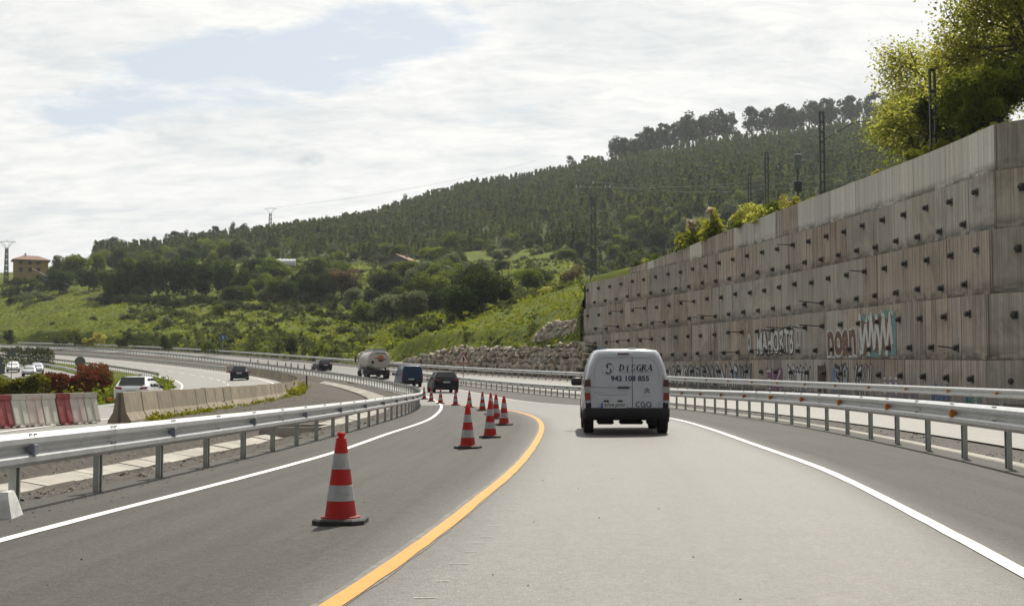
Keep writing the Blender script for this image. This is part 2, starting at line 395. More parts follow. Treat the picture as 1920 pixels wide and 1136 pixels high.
def ribbon(name, path, w, mat, parent, dz=.005, zf=road_z, ragged=0., seed=1):
    r = random.Random(seed); V = []; n = len(path)
    for i, p in enumerate(path):
        t = path[min(i + 1, n - 1)] - path[max(i - 1, 0)]; t = t / (np.linalg.norm(t) + 1e-9); q = np.array((t[1], -t[0]))
        for s in (-1, 1):
            e = p + q * s * (w / 2 + ragged * r.uniform(-1, 1)); V.append((e[0], e[1], zf(e[0], e[1]) + dz))
    Fc = np.array([(2 * i, 2 * i + 1, 2 * i + 3, 2 * i + 2) for i in range(n - 1)])
    return link(name, mesh_np(name, V, Fc, [mat]), parent)
ribbon('edge_line', wr, .115, M['paint_white'], road, .007, ragged=.004); ribbon('edge_line', wl, .12, M['paint_white'], road, .007, ragged=.004, seed=2)
ribbon('temporary_lane_line', ye, .12, M['paint_yellow'], road, .009, ragged=.006, seed=3)
M['paint_ghost'] = pmat('milled_paint', (.17, .165, .15), .8, var=(.085, .082, .075), vscale=9, detail=7)
ribbon('milled_paint_trace', ye + np.array((-.02, 0)), .19, M['paint_ghost'], road, .004, ragged=.012, seed=4)
M['paint_ghost2'] = pmat('worn_paint', (.46, .455, .43), .8, var=(.24, .236, .22), vscale=40)
# short pale scratches where the old broken line was ground away
for k, q in enumerate([(797, 1126), (830, 1090), (860, 1059.6), (883.5, 1036), (899, 1019.6), (914, 1006), (927.6, 988), (947, 971.7), (962, 957), (970, 943.7), (983, 930), (1004, 907), (1018, 882), (1030, 860), (748, 1190)]):
    p_ = hit(*q); x, y = p_.x, p_.y; rr = random.Random(k); w, h = rr.uniform(.07, .12), rr.uniform(.007, .014)
    mb = MB(); zz = road_z(x, y) + .0045; mb.add([(x - w / 2, y - h, zz), (x + w * .1, y - h * rr.uniform(.3, 1), zz), (x + w / 2, y - h * .4, zz), (x + w / 2, y + h, zz), (x - w * .2, y + h * rr.uniform(.2, 1.), zz), (x - w / 2, y + h * .7, zz)], [(0, 1, 2, 3, 4, 5)]); mb.build('paint_remnant', M['paint_ghost2'], road)

# verge with gravel between the carriageways, then the second carriageway
def gapc(f):
    def g(Y):
        w = np.sqrt(1 + LF.dX(Y)**2); gx = LF.X(Y) - LNX(Y); return f(Y, w, gx)
    return g
def after(off, dz):
    def f(Y, w, gx):
        o = np.minimum(off * w, gx * off / 6.) ; return LNX(Y) + o, LNZ(Y) + (LF.Z(Y) - LNZ(Y)) * o / gx + dz
    return gapc(f)
def before(off, dz):
    def f(Y, w, gx):
        o = np.maximum(off * w, off / 6. * gx) if off < 0 else off * w
        return LF.X(Y) + o, LF.Z(Y) + (LF.Z(Y) - LNZ(Y)) * np.minimum(o, 0) / gx + dz
    return gapc(f)
ysm = YS[YS < 168]
tag(strip('gravel_verge', [after(.22, -.03), after(.6, -.10), after(1.2, -.12), after(1.75, -.03)], M['gravel_dark'], ys=YS[YS < 150]), 'dark gravel strip between the two carriageways', kind='structure')
tag(strip('concrete_edge_strip', [after(.24, -.10), after(.24, .004), after(.44, .008), after(.44, -.10)], M['concrete'], ys=YS[YS < 150]), 'pale concrete edging behind the steel barrier', kind='structure')
tag(strip('second_carriageway', [after(1.7, -.005), after(2.3, 0), before(-2.5, 0), before(-.6, 0), before(.15, -.01)], M['asphalt2'], ys=ysm), 'pale sunlit carriageway beside the retaining wall', kind='structure')
tag(strip('far_verge', [before(-.02, -.025), before(.8, .02), before(1.6, .05), before(2.6, .12), before(3.4, .1)], M['gravel'], ys=YS[YS < 343]), 'gravel strip at the foot of the retaining wall', kind='structure')

# gravel median with its concrete gutter, left of the barrier
def med(off, dz):
    def f(Y): return LL.off(Y, off), LL.Z(Y) + dz
    return f
def amed(t, dz):
    def f(Y):
        a, b = LL.off(Y, -2.75), LA.off(Y, .45); return a + (b - a) * t, (LL.Z(Y) - .3) * (1 - t) + LA.Z(Y) * t + dz
    return f
rng = np.random.default_rng(5)
gm = strip('gravel_median', [med(-.1, -.012), med(-.3, -.03), med(-.6, -.05), med(-1.0, -.10), med(-1.4, -.17), med(-1.75, -.33), med(-2.1, -.42), med(-2.5, -.33)] + [amed(t, d) for t, d in ((0, 0), (.15, .12), (.3, .2), (.45, .22), (.6, .2), (.75, .14), (.9, .05), (1, 0))], M['gravel'], ys=np.concatenate([np.arange(-12, 70, .5), YS[YS >= 70]]))
co = np.empty(len(gm.data.vertices) * 3, dtype=np.float32); gm.data.vertices.foreach_get('co', co); co = co.reshape(-1, 3)
jit = rng.normal(0, .03, len(co)); jit[0::16] = 0; co[:, 2] += jit; gm.data.vertices.foreach_set('co', co.ravel()); gm.data.update()
tag(gm, 'dark gravel median sloping down to the concrete gutter', kind='structure')
# gutter slabs, each its own precast piece
gut = empty('drainage_gutter', (float(LL.off(8, -2.)), 8, -.35), label='pale precast concrete gutter in the gravel median', cat='gutter')
ya = LL.arc(6, 140, 1.0); rg = random.Random(3)
for i in range(len(ya) - 1):
    if 33.5 < ya[i] < 36.2: continue
    y0, y1 = ya[i] + .012, ya[i + 1] - .012; V = []; prof = [(-1.42, -.14), (-2.0, -.33), (-2.62, -.22)]; dz = rg.uniform(-.012, .012)
    for y in (y0, y1):
        for o, z in prof: V.append((float(LL.off(y, o)), y, float(LL.Z(y)) + z + dz + .02))
        for o, z in prof[::-1]: V.append((float(LL.off(y, o)), y, float(LL.Z(y)) + z + dz - .08))
    Fc = [(k, k + 1, k + 7, k + 6) for k in range(5)] + [(5, 0, 6, 11), (0, 1, 2, 3, 4, 5), (6, 7, 8, 9, 10, 11)]
    mb = MB(); mb.add(V, Fc); mb.build('gutter_slab', M['concrete'], gut, world=True)
mb = MB()
yb = 34.85; xb = float(LL.off(yb, -2.02)); zb = float(LL.Z(yb))
for s in (-1, 1): mb.box((xb + s * .75, yb, zb - .22), (.12, 2.3, .4))
for s in (-1, 1): mb.box((xb, yb + s * 1.15, zb - .22), (1.62, .12, .4))
mb.box((xb, yb, zb - .40), (1.4, 2.2, .05))
mb.build('inlet_box', M['concrete'], gut, world=True)
# slip road
def slip(off, dz=0.):
    def f(Y): return LA.off(Y, off), LA.Z(Y) + .045 * (off + .3) * np.clip((Y - 20) / 40, 0, 1) + dz
    return f
tag(strip('slip_road', [slip(.5, -.01), slip(-.6), slip(-4.5), slip(-9.2), slip(-10.2, -.02)], M['asphalt2']), 'pale slip road running below the main carriageway', kind='structure')
def slipz(x, y):
    off = (x - float(LA.X(y))) / math.sqrt(1 + float(LA.dX(y))**2); return float(LA.Z(y)) + .045 * (off + .3) * min(1, max(0, (y - 20) / 40))
slip_road = bpy.data.objects['slip_road']
for o in (-1.2, -9.0): ribbon('edge_line', np.array([(float(LA.off(y, o)), y) for y in np.arange(20, 330, 2.)]), .15, M['paint_white'], slip_road, .012, slipz)
for y in np.arange(60, 240, 9.): ribbon('lane_dash', np.array([(float(LA.off(yy, -5)), yy) for yy in np.arange(y, y + 3.6, .5)]), .12, M['paint_white'], slip_road, .012, slipz)
# loose stones on the median and verges
def pebble(seed, n=9):
    r = random.Random(seed); bm = bmesh.new()
    for _ in range(n):
        v = Vector((r.gauss(0, 1), r.gauss(0, 1), r.gauss(0, .7))).normalized() * r.uniform(.8, 1); bm.verts.new((v.x, v.y * .8, v.z * .65))
    bmesh.ops.convex_hull(bm, input=bm.verts[:]); loose = [v for v in bm.verts if not v.link_faces]
    for v in loose: bm.verts.remove(v)
    bmesh.ops.triangulate(bm, faces=bm.faces); bm.verts.index_update(); V = np.array([v.co[:] for v in bm.verts]); Fc = np.array([[v.index for v in f.verts] for f in bm.faces]); bm.free(); return V, Fc
PEB = [pebble(i) for i in range(6)]
def scatter_stones(name, pts, sizes, mat, label, seed=0):
    rr = np.random.default_rng(seed); Vs = []; Fs = []; b = 0
    for p, s in zip(pts, sizes):
        V, Fc = PEB[rr.integers(6)]; a = rr.uniform(0, 6.28); R = np.array([[math.cos(a), -math.sin(a), 0], [math.sin(a), math.cos(a), 0], [0, 0, 1]])
        Vs.append((V * s) @ R.T + p); Fs.append(Fc + b); b += len(V)
    return tag(link(name, mesh_np(name, np.concatenate(Vs), np.concatenate(Fs), [mat])), label, 'gravel', kind='stuff')
def ground_under(me_ob):
    from mathutils.bvhtree import BVHTree
    bm = bmesh.new(); bm.from_mesh(me_ob.data); t = BVHTree.FromBMesh(bm); bm.free()
    return lambda x, y: (lambda h: h[0].z if h[0] else None)(t.ray_cast(Vector((x, y, 60)), Vector((0, 0, -1))))
gz = ground_under(gm); pts = []; sz = []
r = np.random.default_rng(11)
for k in range(14000):
    y = 8 + (r.random()**1.9) * 62; x = float(LL.X(y)) - .12 - r.random() * 6.2
    o = -(x - float(LL.X(y)))
    if 1.35 < o < 2.7 and r.random() < .96: continue
    z = gz(x, y)
    if z is not None: pts.append((x, y, z)); sz.append(.011 + .034 * r.random()**2.6 + (.06 * r.random() if r.random() < .05 else 0))
scatter_stones('median_stones', pts, sz, M['stone'], 'loose grey and brown stones scattered on the median')
pts = []; sz = []
for k in range(900):
    y = 9 + (r.random()**1.6) * 40; x = float(LL.X(y)) + .15 + r.exponential(.12); pts.append((x, y, road_z(x, y) + .002)); sz.append(.006 + .016 * r.random()**3)
scatter_stones('road_edge_grit', pts, sz, M['stone'], 'fine grit along the asphalt edge under the barrier', 4)
vz = ground_under(bpy.data.objects['gravel_verge']); pts = []; sz = []
for k in range(2200):
    y = 14 + (r.random()**1.5) * 60; x = float(LNX(y)) + .55 + r.random() * 1.1; z = vz(x, y)
    if z is not None: pts.append((x, y, z)); sz.append(.012 + .03 * r.random()**2)
scatter_stones('verge_stones', pts, sz, M['stone'], 'loose stones on the strip between the carriageways', 6)
pts = [];sz = []
for k in range(70):
    y = 7 + (r.random()**1.3) * 45; x = float(LL.X(y)) + .5 + r.random() * 6; pts.append((x, y, road_z(x, y) + .003)); sz.append(r.uniform(.006, .013))
scatter_stones('road_crumbs', pts, sz, M['blk'], 'dark crumbs of rubber and asphalt lying on the road', 8)
# ------------------------------------------------------------------ steel crash barriers
WPROF = [(.012, 0), (.05, .022), (.082, .045), (.084, .092), (.06, .118), (.012, .135), (.012, .175), (.06, .192), (.084, .218), (.082, .265), (.05, .288), (.012, .31)]
def post_mesh(h):
    mb = MB(); hh = h + .18
    mb.box((0, 0, hh / 2 - .2), (.010, .12, hh)); mb.box((.03, .0555, hh / 2 - .2), (.05, .009, hh)); mb.box((.03, -.0555, hh / 2 - .2), (.05, .009, hh))
    mb.box((.053, .042, hh / 2 - .2), (.006, .02, hh)); mb.box((.053, -.042, hh / 2 - .2), (.006, .02, hh))
    return mb.mesh('post', M['galv_post'])
def spacer_mesh():
    mb = MB(); mb.box((.10, 0, -.02), (.10, .10, .012)); mb.box((.10, 0, .02), (.10, .10, .012)); mb.box((.10, .04, 0), (.09, .01, .06))
    return mb.mesh('spacer', M['galv_post'])
def refl_mesh(col):
    mb = MB(); mb.add([(0, -.05, -.065), (.085, -.04, -.045), (.085, -.04, .045), (0, -.05, .065), (0, .05, -.065), (.085, .04, -.045), (.085, .04, .045), (0, .05, .065)],
                      [(0, 1, 2, 3), (7, 6, 5, 4), (0, 4, 5, 1), (1, 5, 6, 2), (2, 6, 7, 3), (3, 7, 4, 0)])
    return mb.mesh('reflector', M[col])
def bolts_mesh():
    mb = MB()
    for s in (-1, 1):
        mb.box((.062, s * .05, .296), (.028, .016, .012)); mb.box((.062, s * .05, .122), (.016, .016, .014))
    return mb.mesh('bolt_pair', M['blkplastic'])
MS = spacer_mesh(); MBOLT = bolts_mesh()
def barrier(name, X, Z, dX, y0, y1, side, h, refl, label, near, step=2.0, group=None, refl_far=260, dark=False):
    ys = np.linspace(y0, y1, 4000); xs = X(ys); L = np.concatenate([[0], np.cumsum(np.hypot(np.diff(xs), np.diff(ys)))])
    yp = np.interp(np.arange(0, L[-1], step), L, ys)
    root = empty(name, (float(X(y0)), y0, float(Z(y0))), label=label, cat='guard rail', group=group)
    pm = post_mesh(h - .02); rm = refl_mesh(refl) if refl else None; bmat = M['galv_post'] if dark else M['galv']
    base = Vector(root.location)
    for i, y in enumerate(yp):
        x, z, hd = float(X(y)), float(Z(y)), math.atan(-float(dX(y)))
        rz = hd if side > 0 else hd + math.pi
        link('post', pm, root, Vector((x, y, z)) - base, (0, 0, rz))
        if y < near:
            n = Vector((math.cos(hd), math.sin(hd), 0)) * side
            link('spacer', MS, root, Vector((x, y, z + h - .155)) - base, (0, 0, rz))
            link('bolt_pair', MBOLT, root, Vector((x, y, z + h - .31)) + n * .13 - base, (0, 0, rz))
        if rm and i % 2 == 1 and y < refl_far:
            n = Vector((math.cos(hd), math.sin(hd), 0)) * side
            link('reflector', rm, root, Vector((x, y, z + h - .155)) + n * .145 - base, (0, 0, rz))
    for i in range(0, len(yp) - 1, 2):
        ya, yb = yp[i], yp[min(i + 2, len(yp) - 1)]; sub = np.linspace(ya, yb + (.15 if i + 2 < len(yp) else 0), 5); V = []
        for k, y in enumerate(sub):
            hd = math.atan(-float(dX(y))); n = np.array((math.cos(hd), math.sin(hd))) * side; x, z = float(X(y)), float(Z(y))
            for u, w in WPROF: V.append((x + n[0] * (.13 + u + (.004 if i % 4 else 0)), y + n[1] * (.13 + u), z + h - .31 + w))
        m = len(WPROF); Fc = np.array([(a * m + b, a * m + b + 1, (a + 1) * m + b + 1, (a + 1) * m + b) for a in range(4) for b in range(m - 1)])
        link('rail_beam', mesh_np('rail_beam', V, Fc, [bmat], True, sharp=32), root, world=True)
    return root
LLd = lambda y: LL.dX(y); LNd = lambda y: (LNX(np.asarray(y) + .5) - LNX(np.asarray(y) - .5)); LFd = lambda y: LF.dX(y)
barrier('crash_barrier', LL.X, LL.Z, LLd, 1.95, 343, 1, .72, 'blue_refl', 'steel crash barrier along the gravel median with grey reflectors', 45)
barrier('crash_barrier', LN.X, LN.Z, LNd, 8.4, 150, -1, .79, 'orange_refl', 'steel crash barrier beside the white van with amber reflectors, between the carriageways', 40)
barrier('crash_barrier', LF.X, LF.Z, LFd, 25, 343, -1, .79, 'orange_refl', 'long steel crash barrier at the foot of the retaining wall and the rock wall', 40)
# low barrier that carries on from the concrete blocks along the slip road, and one on its other side
barrier('crash_barrier', lambda y: LA.off(y, .2), LA.Z, LA.dX, 168, 335, -1, .72, None, 'dull steel barrier between slip road and main carriageway beyond the concrete blocks', 0, group=None, dark=True)
barrier('crash_barrier', lambda y: LA.off(y, -10.2), lambda y: LA.Z(y) - .46, LA.dX, 150, 300, 1, .72, None, 'dark backed steel barrier on the grass side of the slip road', 0, dark=True)

# ------------------------------------------------------------------ tall concrete retaining wall
WK = [30, 40, 49.5, 64, 78.5, 98, 117, 126]
_a = np.polyfit([49.5, 78.5, 117], [18.35, 15.72, 6.6], 2)
WL_ = Line(WK, np.polyval(_a, WK), [0] * 8)
def q3(a, b, c):
    p = np.polyfit([49.5, 78.5, 117], [a, b, c], 2); return lambda y: float(np.polyval(p, y))
TIER = [('cap', q3(9.3, 9.82, 10.0), spline([40, 50, 64, 78.5, 91, 107, 118], [11.1, 11.15, 11.4, 11.47, 11.2, 10.55, 10.3]), -.46),
        ('t1', q3(7.02, 7.47, 7.63), q3(9.3, 9.82, 10.0), -.40), ('t2', q3(4.51, 4.97, 5.14), q3(7.02, 7.47, 7.63), -.20),
        ('t3', q3(1.94, 2.40, 2.58), q3(4.51, 4.97, 5.14), 0.), ('t4', lambda y: -.6, q3(1.94, 2.40, 2.58), .14)]
def wdir(y):
    d = float(WL_.dX(y)); n = math.hypot(d, 1); return np.array((d, 1)) / n, np.array((-1, d)) / n
def wpt(y, o):
    t, n = wdir(y); return np.array((float(WL_.X(y)), y)) + n * o
def wall_material(name, streak, base, dark, green=0.):
    m = bpy.data.materials.new(name); m.use_nodes = True; t = NT(m.node_tree); b = t.n['Principled BSDF']
    uv = t.new('ShaderNodeTexCoord').outputs['UV']; r = t.new('ShaderNodeObjectInfo').outputs['Random']
    uvr = t.vmath('ADD', uv, t.comb(t.math('MULTIPLY', r, 37.), 0., 0.))
    at = t.new('ShaderNodeAttribute', attribute_name='lift').outputs['Fac']
    shade = t.noise(t.scale(uvr, (3.4, .012, 1)), 1.0, 1, .5)
    board = t.ramp(t.noise(t.scale(uvr, (15., .01, 1)), 1.0, 0, .5), .60, .63)
    run = t.math('MULTIPLY', t.ramp(t.noise(t.scale(uvr, (10., .16, 1)), 1.0, 5, .62, .2), .47, .63), t.ramp(at, .0, .6, .55, 1.))
    mott = t.ramp(t.noise(t.scale(uvr, (1.6, 1.6, 1)), 2.6, 10, .72), .36, .66)
    fine = t.ramp(t.noise(uvr, 30., 4, .65), .3, .7)
    c = t.mix(t.ramp(shade, .492, .508), base, tuple(x * .86 for x in base)); c = t.mix(t.math('MULTIPLY', board, .46), c, tuple(x * .42 for x in base))
    c = t.mix(t.math('MULTIPLY', mott, .26), c, tuple(x * .52 for x in base))
    c = t.mix(t.math('MULTIPLY', run, streak), c, dark)
    c = t.mix(t.math('MULTIPLY', fine, .16), c, (.13, .12, .11))
    damp = t.ramp(t.noise(t.scale(t.new('ShaderNodeTexCoord').outputs['UV'], (.30, .22, 1)), 1.0, 9, .68, .7), .50, .62); c = t.mix(t.math('MULTIPLY', damp, .42 * (streak > .3)), c, (.12, .095, .075))
    # grime with its own ragged outline at the foot of each lift
    foot = t.math('MULTIPLY', t.ramp(at, .03, .26, 1., 0.), t.ramp(t.noise(t.scale(uvr, (.45, 1.6, 1)), 1.6, 7, .66), .40, .56, .15, 1.))
    c = t.mix(t.math('MULTIPLY', foot, .78), c, (.055, .05, .045))
    h = t.new('ShaderNodeHueSaturation'); t.put(h.inputs['Color'], c); t.put(h.inputs['Value'], t.ramp(r, 0, 1, .84, 1.14)); t.put(h.inputs['Saturation'], t.ramp(t.math('FRACT', t.math('MULTIPLY', r, 11.)), 0, 1, .7, 1.15))
    t.put(b.inputs['Base Color'], h.outputs[0]); b.inputs['Roughness'].default_value = .9
    bp = t.new('ShaderNodeBump'); bp.inputs['Strength'].default_value = .35; bp.inputs['Distance'].default_value = .012
    t.put(bp.inputs['Height'], t.math('ADD', t.math('MULTIPLY', board, -1.), t.math('MULTIPLY', fine, .3))); t.l.new(bp.outputs[0], b.inputs['Normal'])
    return m
M['wall_a'] = wall_material('wall_concrete_streaked', .86, (.50, .42, .345), (.10, .072, .054))
M['wall_b'] = wall_material('wall_concrete_smooth', .50, (.47, .43, .375), (.165, .14, .115))
M['wall_cap'] = wall_material('wall_concrete_cap', .30, (.66, .63, .58), (.30, .27, .24))
M['wall_joint'] = pmat('wall_joint_concrete', (.13, .115, .10), .95)
M['steel_dark'] = pmat('dark_anchor_steel', (.032, .033, .036), .55, .3, var=(.06, .055, .05), vscale=12)
wall = empty('retaining_wall', (18.3, 49.5, 0), label='tall stepped concrete retaining wall with black anchor heads and graffiti', cat='retaining wall')
RET = np.array((.63, -.777)); RETN = np.array((-.777, -.63))
rw = random.Random(8)
def wall_panel(p0, p1, n0, n1, za0, za1, zb0, zb1, mat, proud, u0, u1, thick=.35):
    """one cast bay: front face between two plan points"""
    V = []; uv = []; lift = []
    for f in (proud, -thick):
        for (p, n, za, zb, u) in ((p0, n0, za0, zb0, u0), (p1, n1, za1, zb1, u1)):
            q = p + n * f; V += [(q[0], q[1], za), (q[0], q[1], zb)]; uv += [(u, za), (u, zb)]; lift += [0, 1]
    Fc = [(0, 2, 3, 1), (4, 5, 7, 6), (0, 1, 5, 4), (2, 6, 7, 3), (1, 3, 7, 5), (0, 4, 6, 2)]
    me = mesh_np('wall_panel', V, np.array(Fc), [mat], uv=uv, attrs={'lift': ('POINT', lift)})
    bm = bmesh.new(); bm.from_mesh(me); bmesh.ops.recalc_face_normals(bm, faces=bm.faces); bm.to_mesh(me); bm.free()
    return link('wall_panel', me, wall, world=True)
ULEN = 0
for ti, (nm, zlo, zhi, o) in enumerate(TIER):
    y = 49.5 - .25 * (ti == 4) ; yend = 117.6 if nm != 'cap' else 107.5; run = rw.choice('ab'); left = 0
    while y < yend - .3:
        if left <= 0: run = rw.choices('ab', (.7, .3))[0] if ti else 'c'; left = rw.randint(2, 6)
        w = rw.choice((.75, 1.25, 1.9, 2.5)) if run == 'a' else rw.choice((1.25, 2.5, 2.5)); left -= 1
        y1 = min(y + w, yend)
        if yend - y1 < .4: y1 = yend
        t0, n0 = wdir(y); t1, n1 = wdir(y1); mat = {'a': M['wall_a'], 'b': M['wall_b'], 'c': M['wall_cap']}[run]
        if ti == 0 and y > 74: mat = rw.choice((M['wall_cap'], M['wall_a']))
        pr = rw.uniform(-.012, .014)
        wall_panel(wpt(y, o) + t0 * .012, wpt(y1, o) - t1 * .012, n0, n1, zlo(y) + .012, zlo(y1) + .012, float(zhi(y)) - .012, float(zhi(y1)) - .012, mat, pr, y, y1)
        y = y1
    # return face beyond the corner
    c0 = wpt(49.5 - .25 * (ti == 4), o); d = .012
    for k in range(4):
        a, b = c0 + RET * (d + .02), c0 + RET * (d + 2.5 - .01)
        zz = [zlo(49.5) + .012 + .16 * d * .1, zlo(49.5) + .012 + .04, float(zhi(49.5)) - .012, float(zhi(49.5)) - .012 + .02]
        wall_panel(a, b, RETN, RETN, zlo(49.5) + .012, zlo(49.5) + .012, float(zhi(49.5)) - .012, float(zhi(49.5)) - .012, M['wall_b'], rw.uniform(-.008, .008), 20 + d, 22.5 + d); d += 2.5
    # recessed backing that shows in the joints
    ysb = np.linspace(49.4, yend - .05, 40); V = []
    for yy in ysb:
        q = wpt(yy, o - .05); q2 = wpt(yy, o - .9)
        V += [(q[0], q[1], zlo(yy) - .02), (q[0], q[1], float(zhi(yy)) - .03), (q2[0], q2[1], float(zhi(yy)) - .03), (q2[0], q2[1], zlo(yy) - .02)]
    Fc = [(4 * i + k, 4 * i + (k + 1) % 4, 4 * i + 4 + (k + 1) % 4, 4 * i + 4 + k) for i in range(39) for k in range(4)] + [(0, 1, 2, 3), (156, 157, 158, 159)]
    mb = MB(); mb.add(V, Fc); mb.build('backing', M['wall_joint'], wall, world=True)
    e0 = wpt(49.45, o - .06); e1 = e0 + RET * 10; e2 = e1 - RETN * .8; e3 = wpt(49.45, o - .9)
    mb = MB(); z0, z1 = zlo(49.5) - .02, float(zhi(49.5)) - .03
    mb.add([(*p, z) for z in (z0, z1) for p in (e0, e1, e2, e3)], [(0, 1, 2, 3), (4, 5, 6, 7), (0, 1, 5, 4), (1, 2, 6, 5), (2, 3, 7, 6), (3, 0, 4, 7)]); mb.build('backing', M['wall_joint'], wall, world=True)
# anchor heads and bars
mb = MB(); mb.box((0, 0, 0), (.26, .30, .03), bev=.008); mb.lathe([(.055, .01), (.055, .06), (.105, .075), (.118, .12), (.105, .17), (.06, .20), (0, .205)], 12); ANC = mb.mesh('anchor_head', M['steel_dark'], False)
mb = MB(); mb.tube([(0, 0, 0), (0, 0, 1.)], .028, 6); ROD = mb.mesh('anchor_bar', M['steel_dark'])
wbase = Vector(wall.location)
def face_rot(n2, tilt=0.):
    z = Vector((n2[0], n2[1], tilt)).normalized(); return z.to_track_quat('Z', 'Y').to_euler()
for ti in (1, 2, 3, 4):
    nm, zlo, zhi, o = TIER[ti]
    for row, fr in ((0, .70), (1, .20)):
        if ti == 4: fr = (.80, .36)[row]
        y = 50.6 + 1.3 * row + .5 * (ti % 2)
        while y < 117.2:
            z = zlo(y) + (float(zhi(y)) - zlo(y)) * fr + rw.uniform(-.05, .05)
            if ti == 4: z = float(zhi(y)) - (.75 if row == 0 else 2.0)
            t, n = wdir(y); p = wpt(y, o + .025)
            if not (ti == 4 and row == 1):
                link('anchor_head', ANC, wall, Vector((p[0], p[1], z)) - wbase, face_rot(n))
                if ti >= 1 and rw.random() < (.10, .34, .30, .16)[ti - 1] and (y > 68 or rw.random() < .35):
                    q = wpt(y, o + .25); ro = link('anchor_bar', ROD, wall, Vector((q[0], q[1], z)) - wbase, face_rot(n, rw.uniform(0, .12))); ro.scale = (1, 1, rw.uniform(.5, 1.25))
            y += 2.62 + rw.uniform(-.12, .12)
    for row, fr in ((0, .66), (1, .17)):
        for d in (1.2 + row, 3.9 + row, 6.6 + row):
            q = wpt(49.5, o) + RET * d + RETN * .025; z = zlo(49.5) + (float(zhi(49.5)) - zlo(49.5)) * fr
            if ti == 4: z = zhi(49.5) - .8
            if ti == 4 and row: continue
            link('anchor_head', ANC, wall, Vector((q[0], q[1], z)) - wbase, face_rot(RETN))

# ------------------------------------------------------------------ graffiti: flat paint on the wall face
GC = {'white': (.60, .61, .60), 'black': (.035, .035, .04), 'brown': (.17, .10, .062), 'teal': (.15, .27, .26), 'purple': (.22, .10, .17), 'blue': (.16, .25, .40), 'grey': (.36, .37, .38), 'mauve': (.25, .21, .27), 'yellow': (.42, .37, .13)}
for k, c in GC.items(): M['g_' + k] = pmat('graffiti_' + k, c, .85, var=tuple(x * .72 for x in c), vscale=3.5, detail=6)
def wall_y(px, zz, o):
    """distance at which the wall face stands behind photo column px"""
    lo, hi = 49.6, 117.
    for _ in range(40):
        m = (lo + hi) / 2; q = wpt(m, o)
        if proj(q[0], q[1], zz)[0] > px: lo = m
        else: hi = m
    return lo
def paint(tris_uv, faces, y0, y1, z0, z1, o, col, layer, name='graffiti'):
    """shape in unit square (u: far..near reversed so that it reads from the road) -> wall face"""
    V = []
    for u, v in tris_uv:
        y = y0 + (y1 - y0) * u; q = wpt(y, o + .022 + .003 * layer); V.append((q[0], q[1], z0 + (z1 - z0) * v))
    return link(name, mesh_np(name, V, faces, [M['g_' + col]]), wall, world=True)
def text_mesh(s, offset=0., bold=0., shear=0., space=1., res=3):
    cu = bpy.data.curves.new('lettering', 'FONT'); cu.body = s; cu.offset = offset; cu.shear = shear; cu.space_character = space; cu.resolution_u = res; cu.fill_mode = 'FRONT'
    ob = bpy.data.objects.new('lettering', cu); COL.objects.link(ob); dg = bpy.context.evaluated_depsgraph_get(); me = bpy.data.meshes.new_from_object(ob.evaluated_get(dg))
    bpy.data.objects.remove(ob); bpy.data.curves.remove(cu)
    V = np.array([v.co[:] for v in me.vertices]).reshape(-1, 3); Fc = [tuple(p.vertices) for p in me.polygons]; bpy.data.meshes.remove(me)
    return V, Fc
def graffiti_text(s, px0, px1, ti, v0, v1, cols, offs, wob=.05, seed=0):
    o = TIER[ti][3]; zm = TIER[ti][1](80) + 1.2; ya, yb = wall_y(px0, zm, o), wall_y(px1, zm, o)
    r = np.random.default_rng(seed); ph = r.uniform(0, 6, 4)
    for lay, (c, of) in enumerate(zip(cols, offs)):
        V, Fc = text_mesh(s, of); lo, hi = V.min(0), V.max(0)
        if lay == 0: L0, H0 = lo.copy(), hi.copy()
        U = (V[:, 0] - L0[0]) / (H0[0] - L0[0]); Q = (V[:, 1] - L0[1]) / (H0[1] - L0[1])
        Q = Q + wob * np.sin(U * 23 + ph[0]) + wob * .7 * np.sin(U * 47 + ph[1]); U = U + wob * .3 * np.sin(Q * 7 + ph[2])
        zl, zh = TIER[ti][1]((ya + yb) / 2), float(TIER[ti][2]((ya + yb) / 2)); zl = max(zl, 0.1)
        paint(np.stack([U, Q], 1), Fc, ya, yb, zl + (zh - zl) * v0, zl + (zh - zl) * v1, o, c, lay + 1)
def graffiti_patch(px0, px1, ti, v0, v1, col, layer=1, seed=0, n=14):
    o = TIER[ti][3]; zm = TIER[ti][1](80) + 1.2; ya, yb = wall_y(px0, zm, o), wall_y(px1, zm, o); r = random.Random(seed); top = []; bot = []
    for i in range(n + 1):
        u = i / n; top.append((u, 1 - abs(r.gauss(0, .09)))); bot.append((u, abs(r.gauss(0, .07))))
    zl, zh = max(TIER[ti][1]((ya + yb) / 2), .1), float(TIER[ti][2]((ya + yb) / 2)); V = bot + top
    paint(V, [(i, i + 1, n + 2 + i, n + 1 + i) for i in range(n)], ya, yb, zl + (zh - zl) * v0, zl + (zh - zl) * v1, o, col, layer)
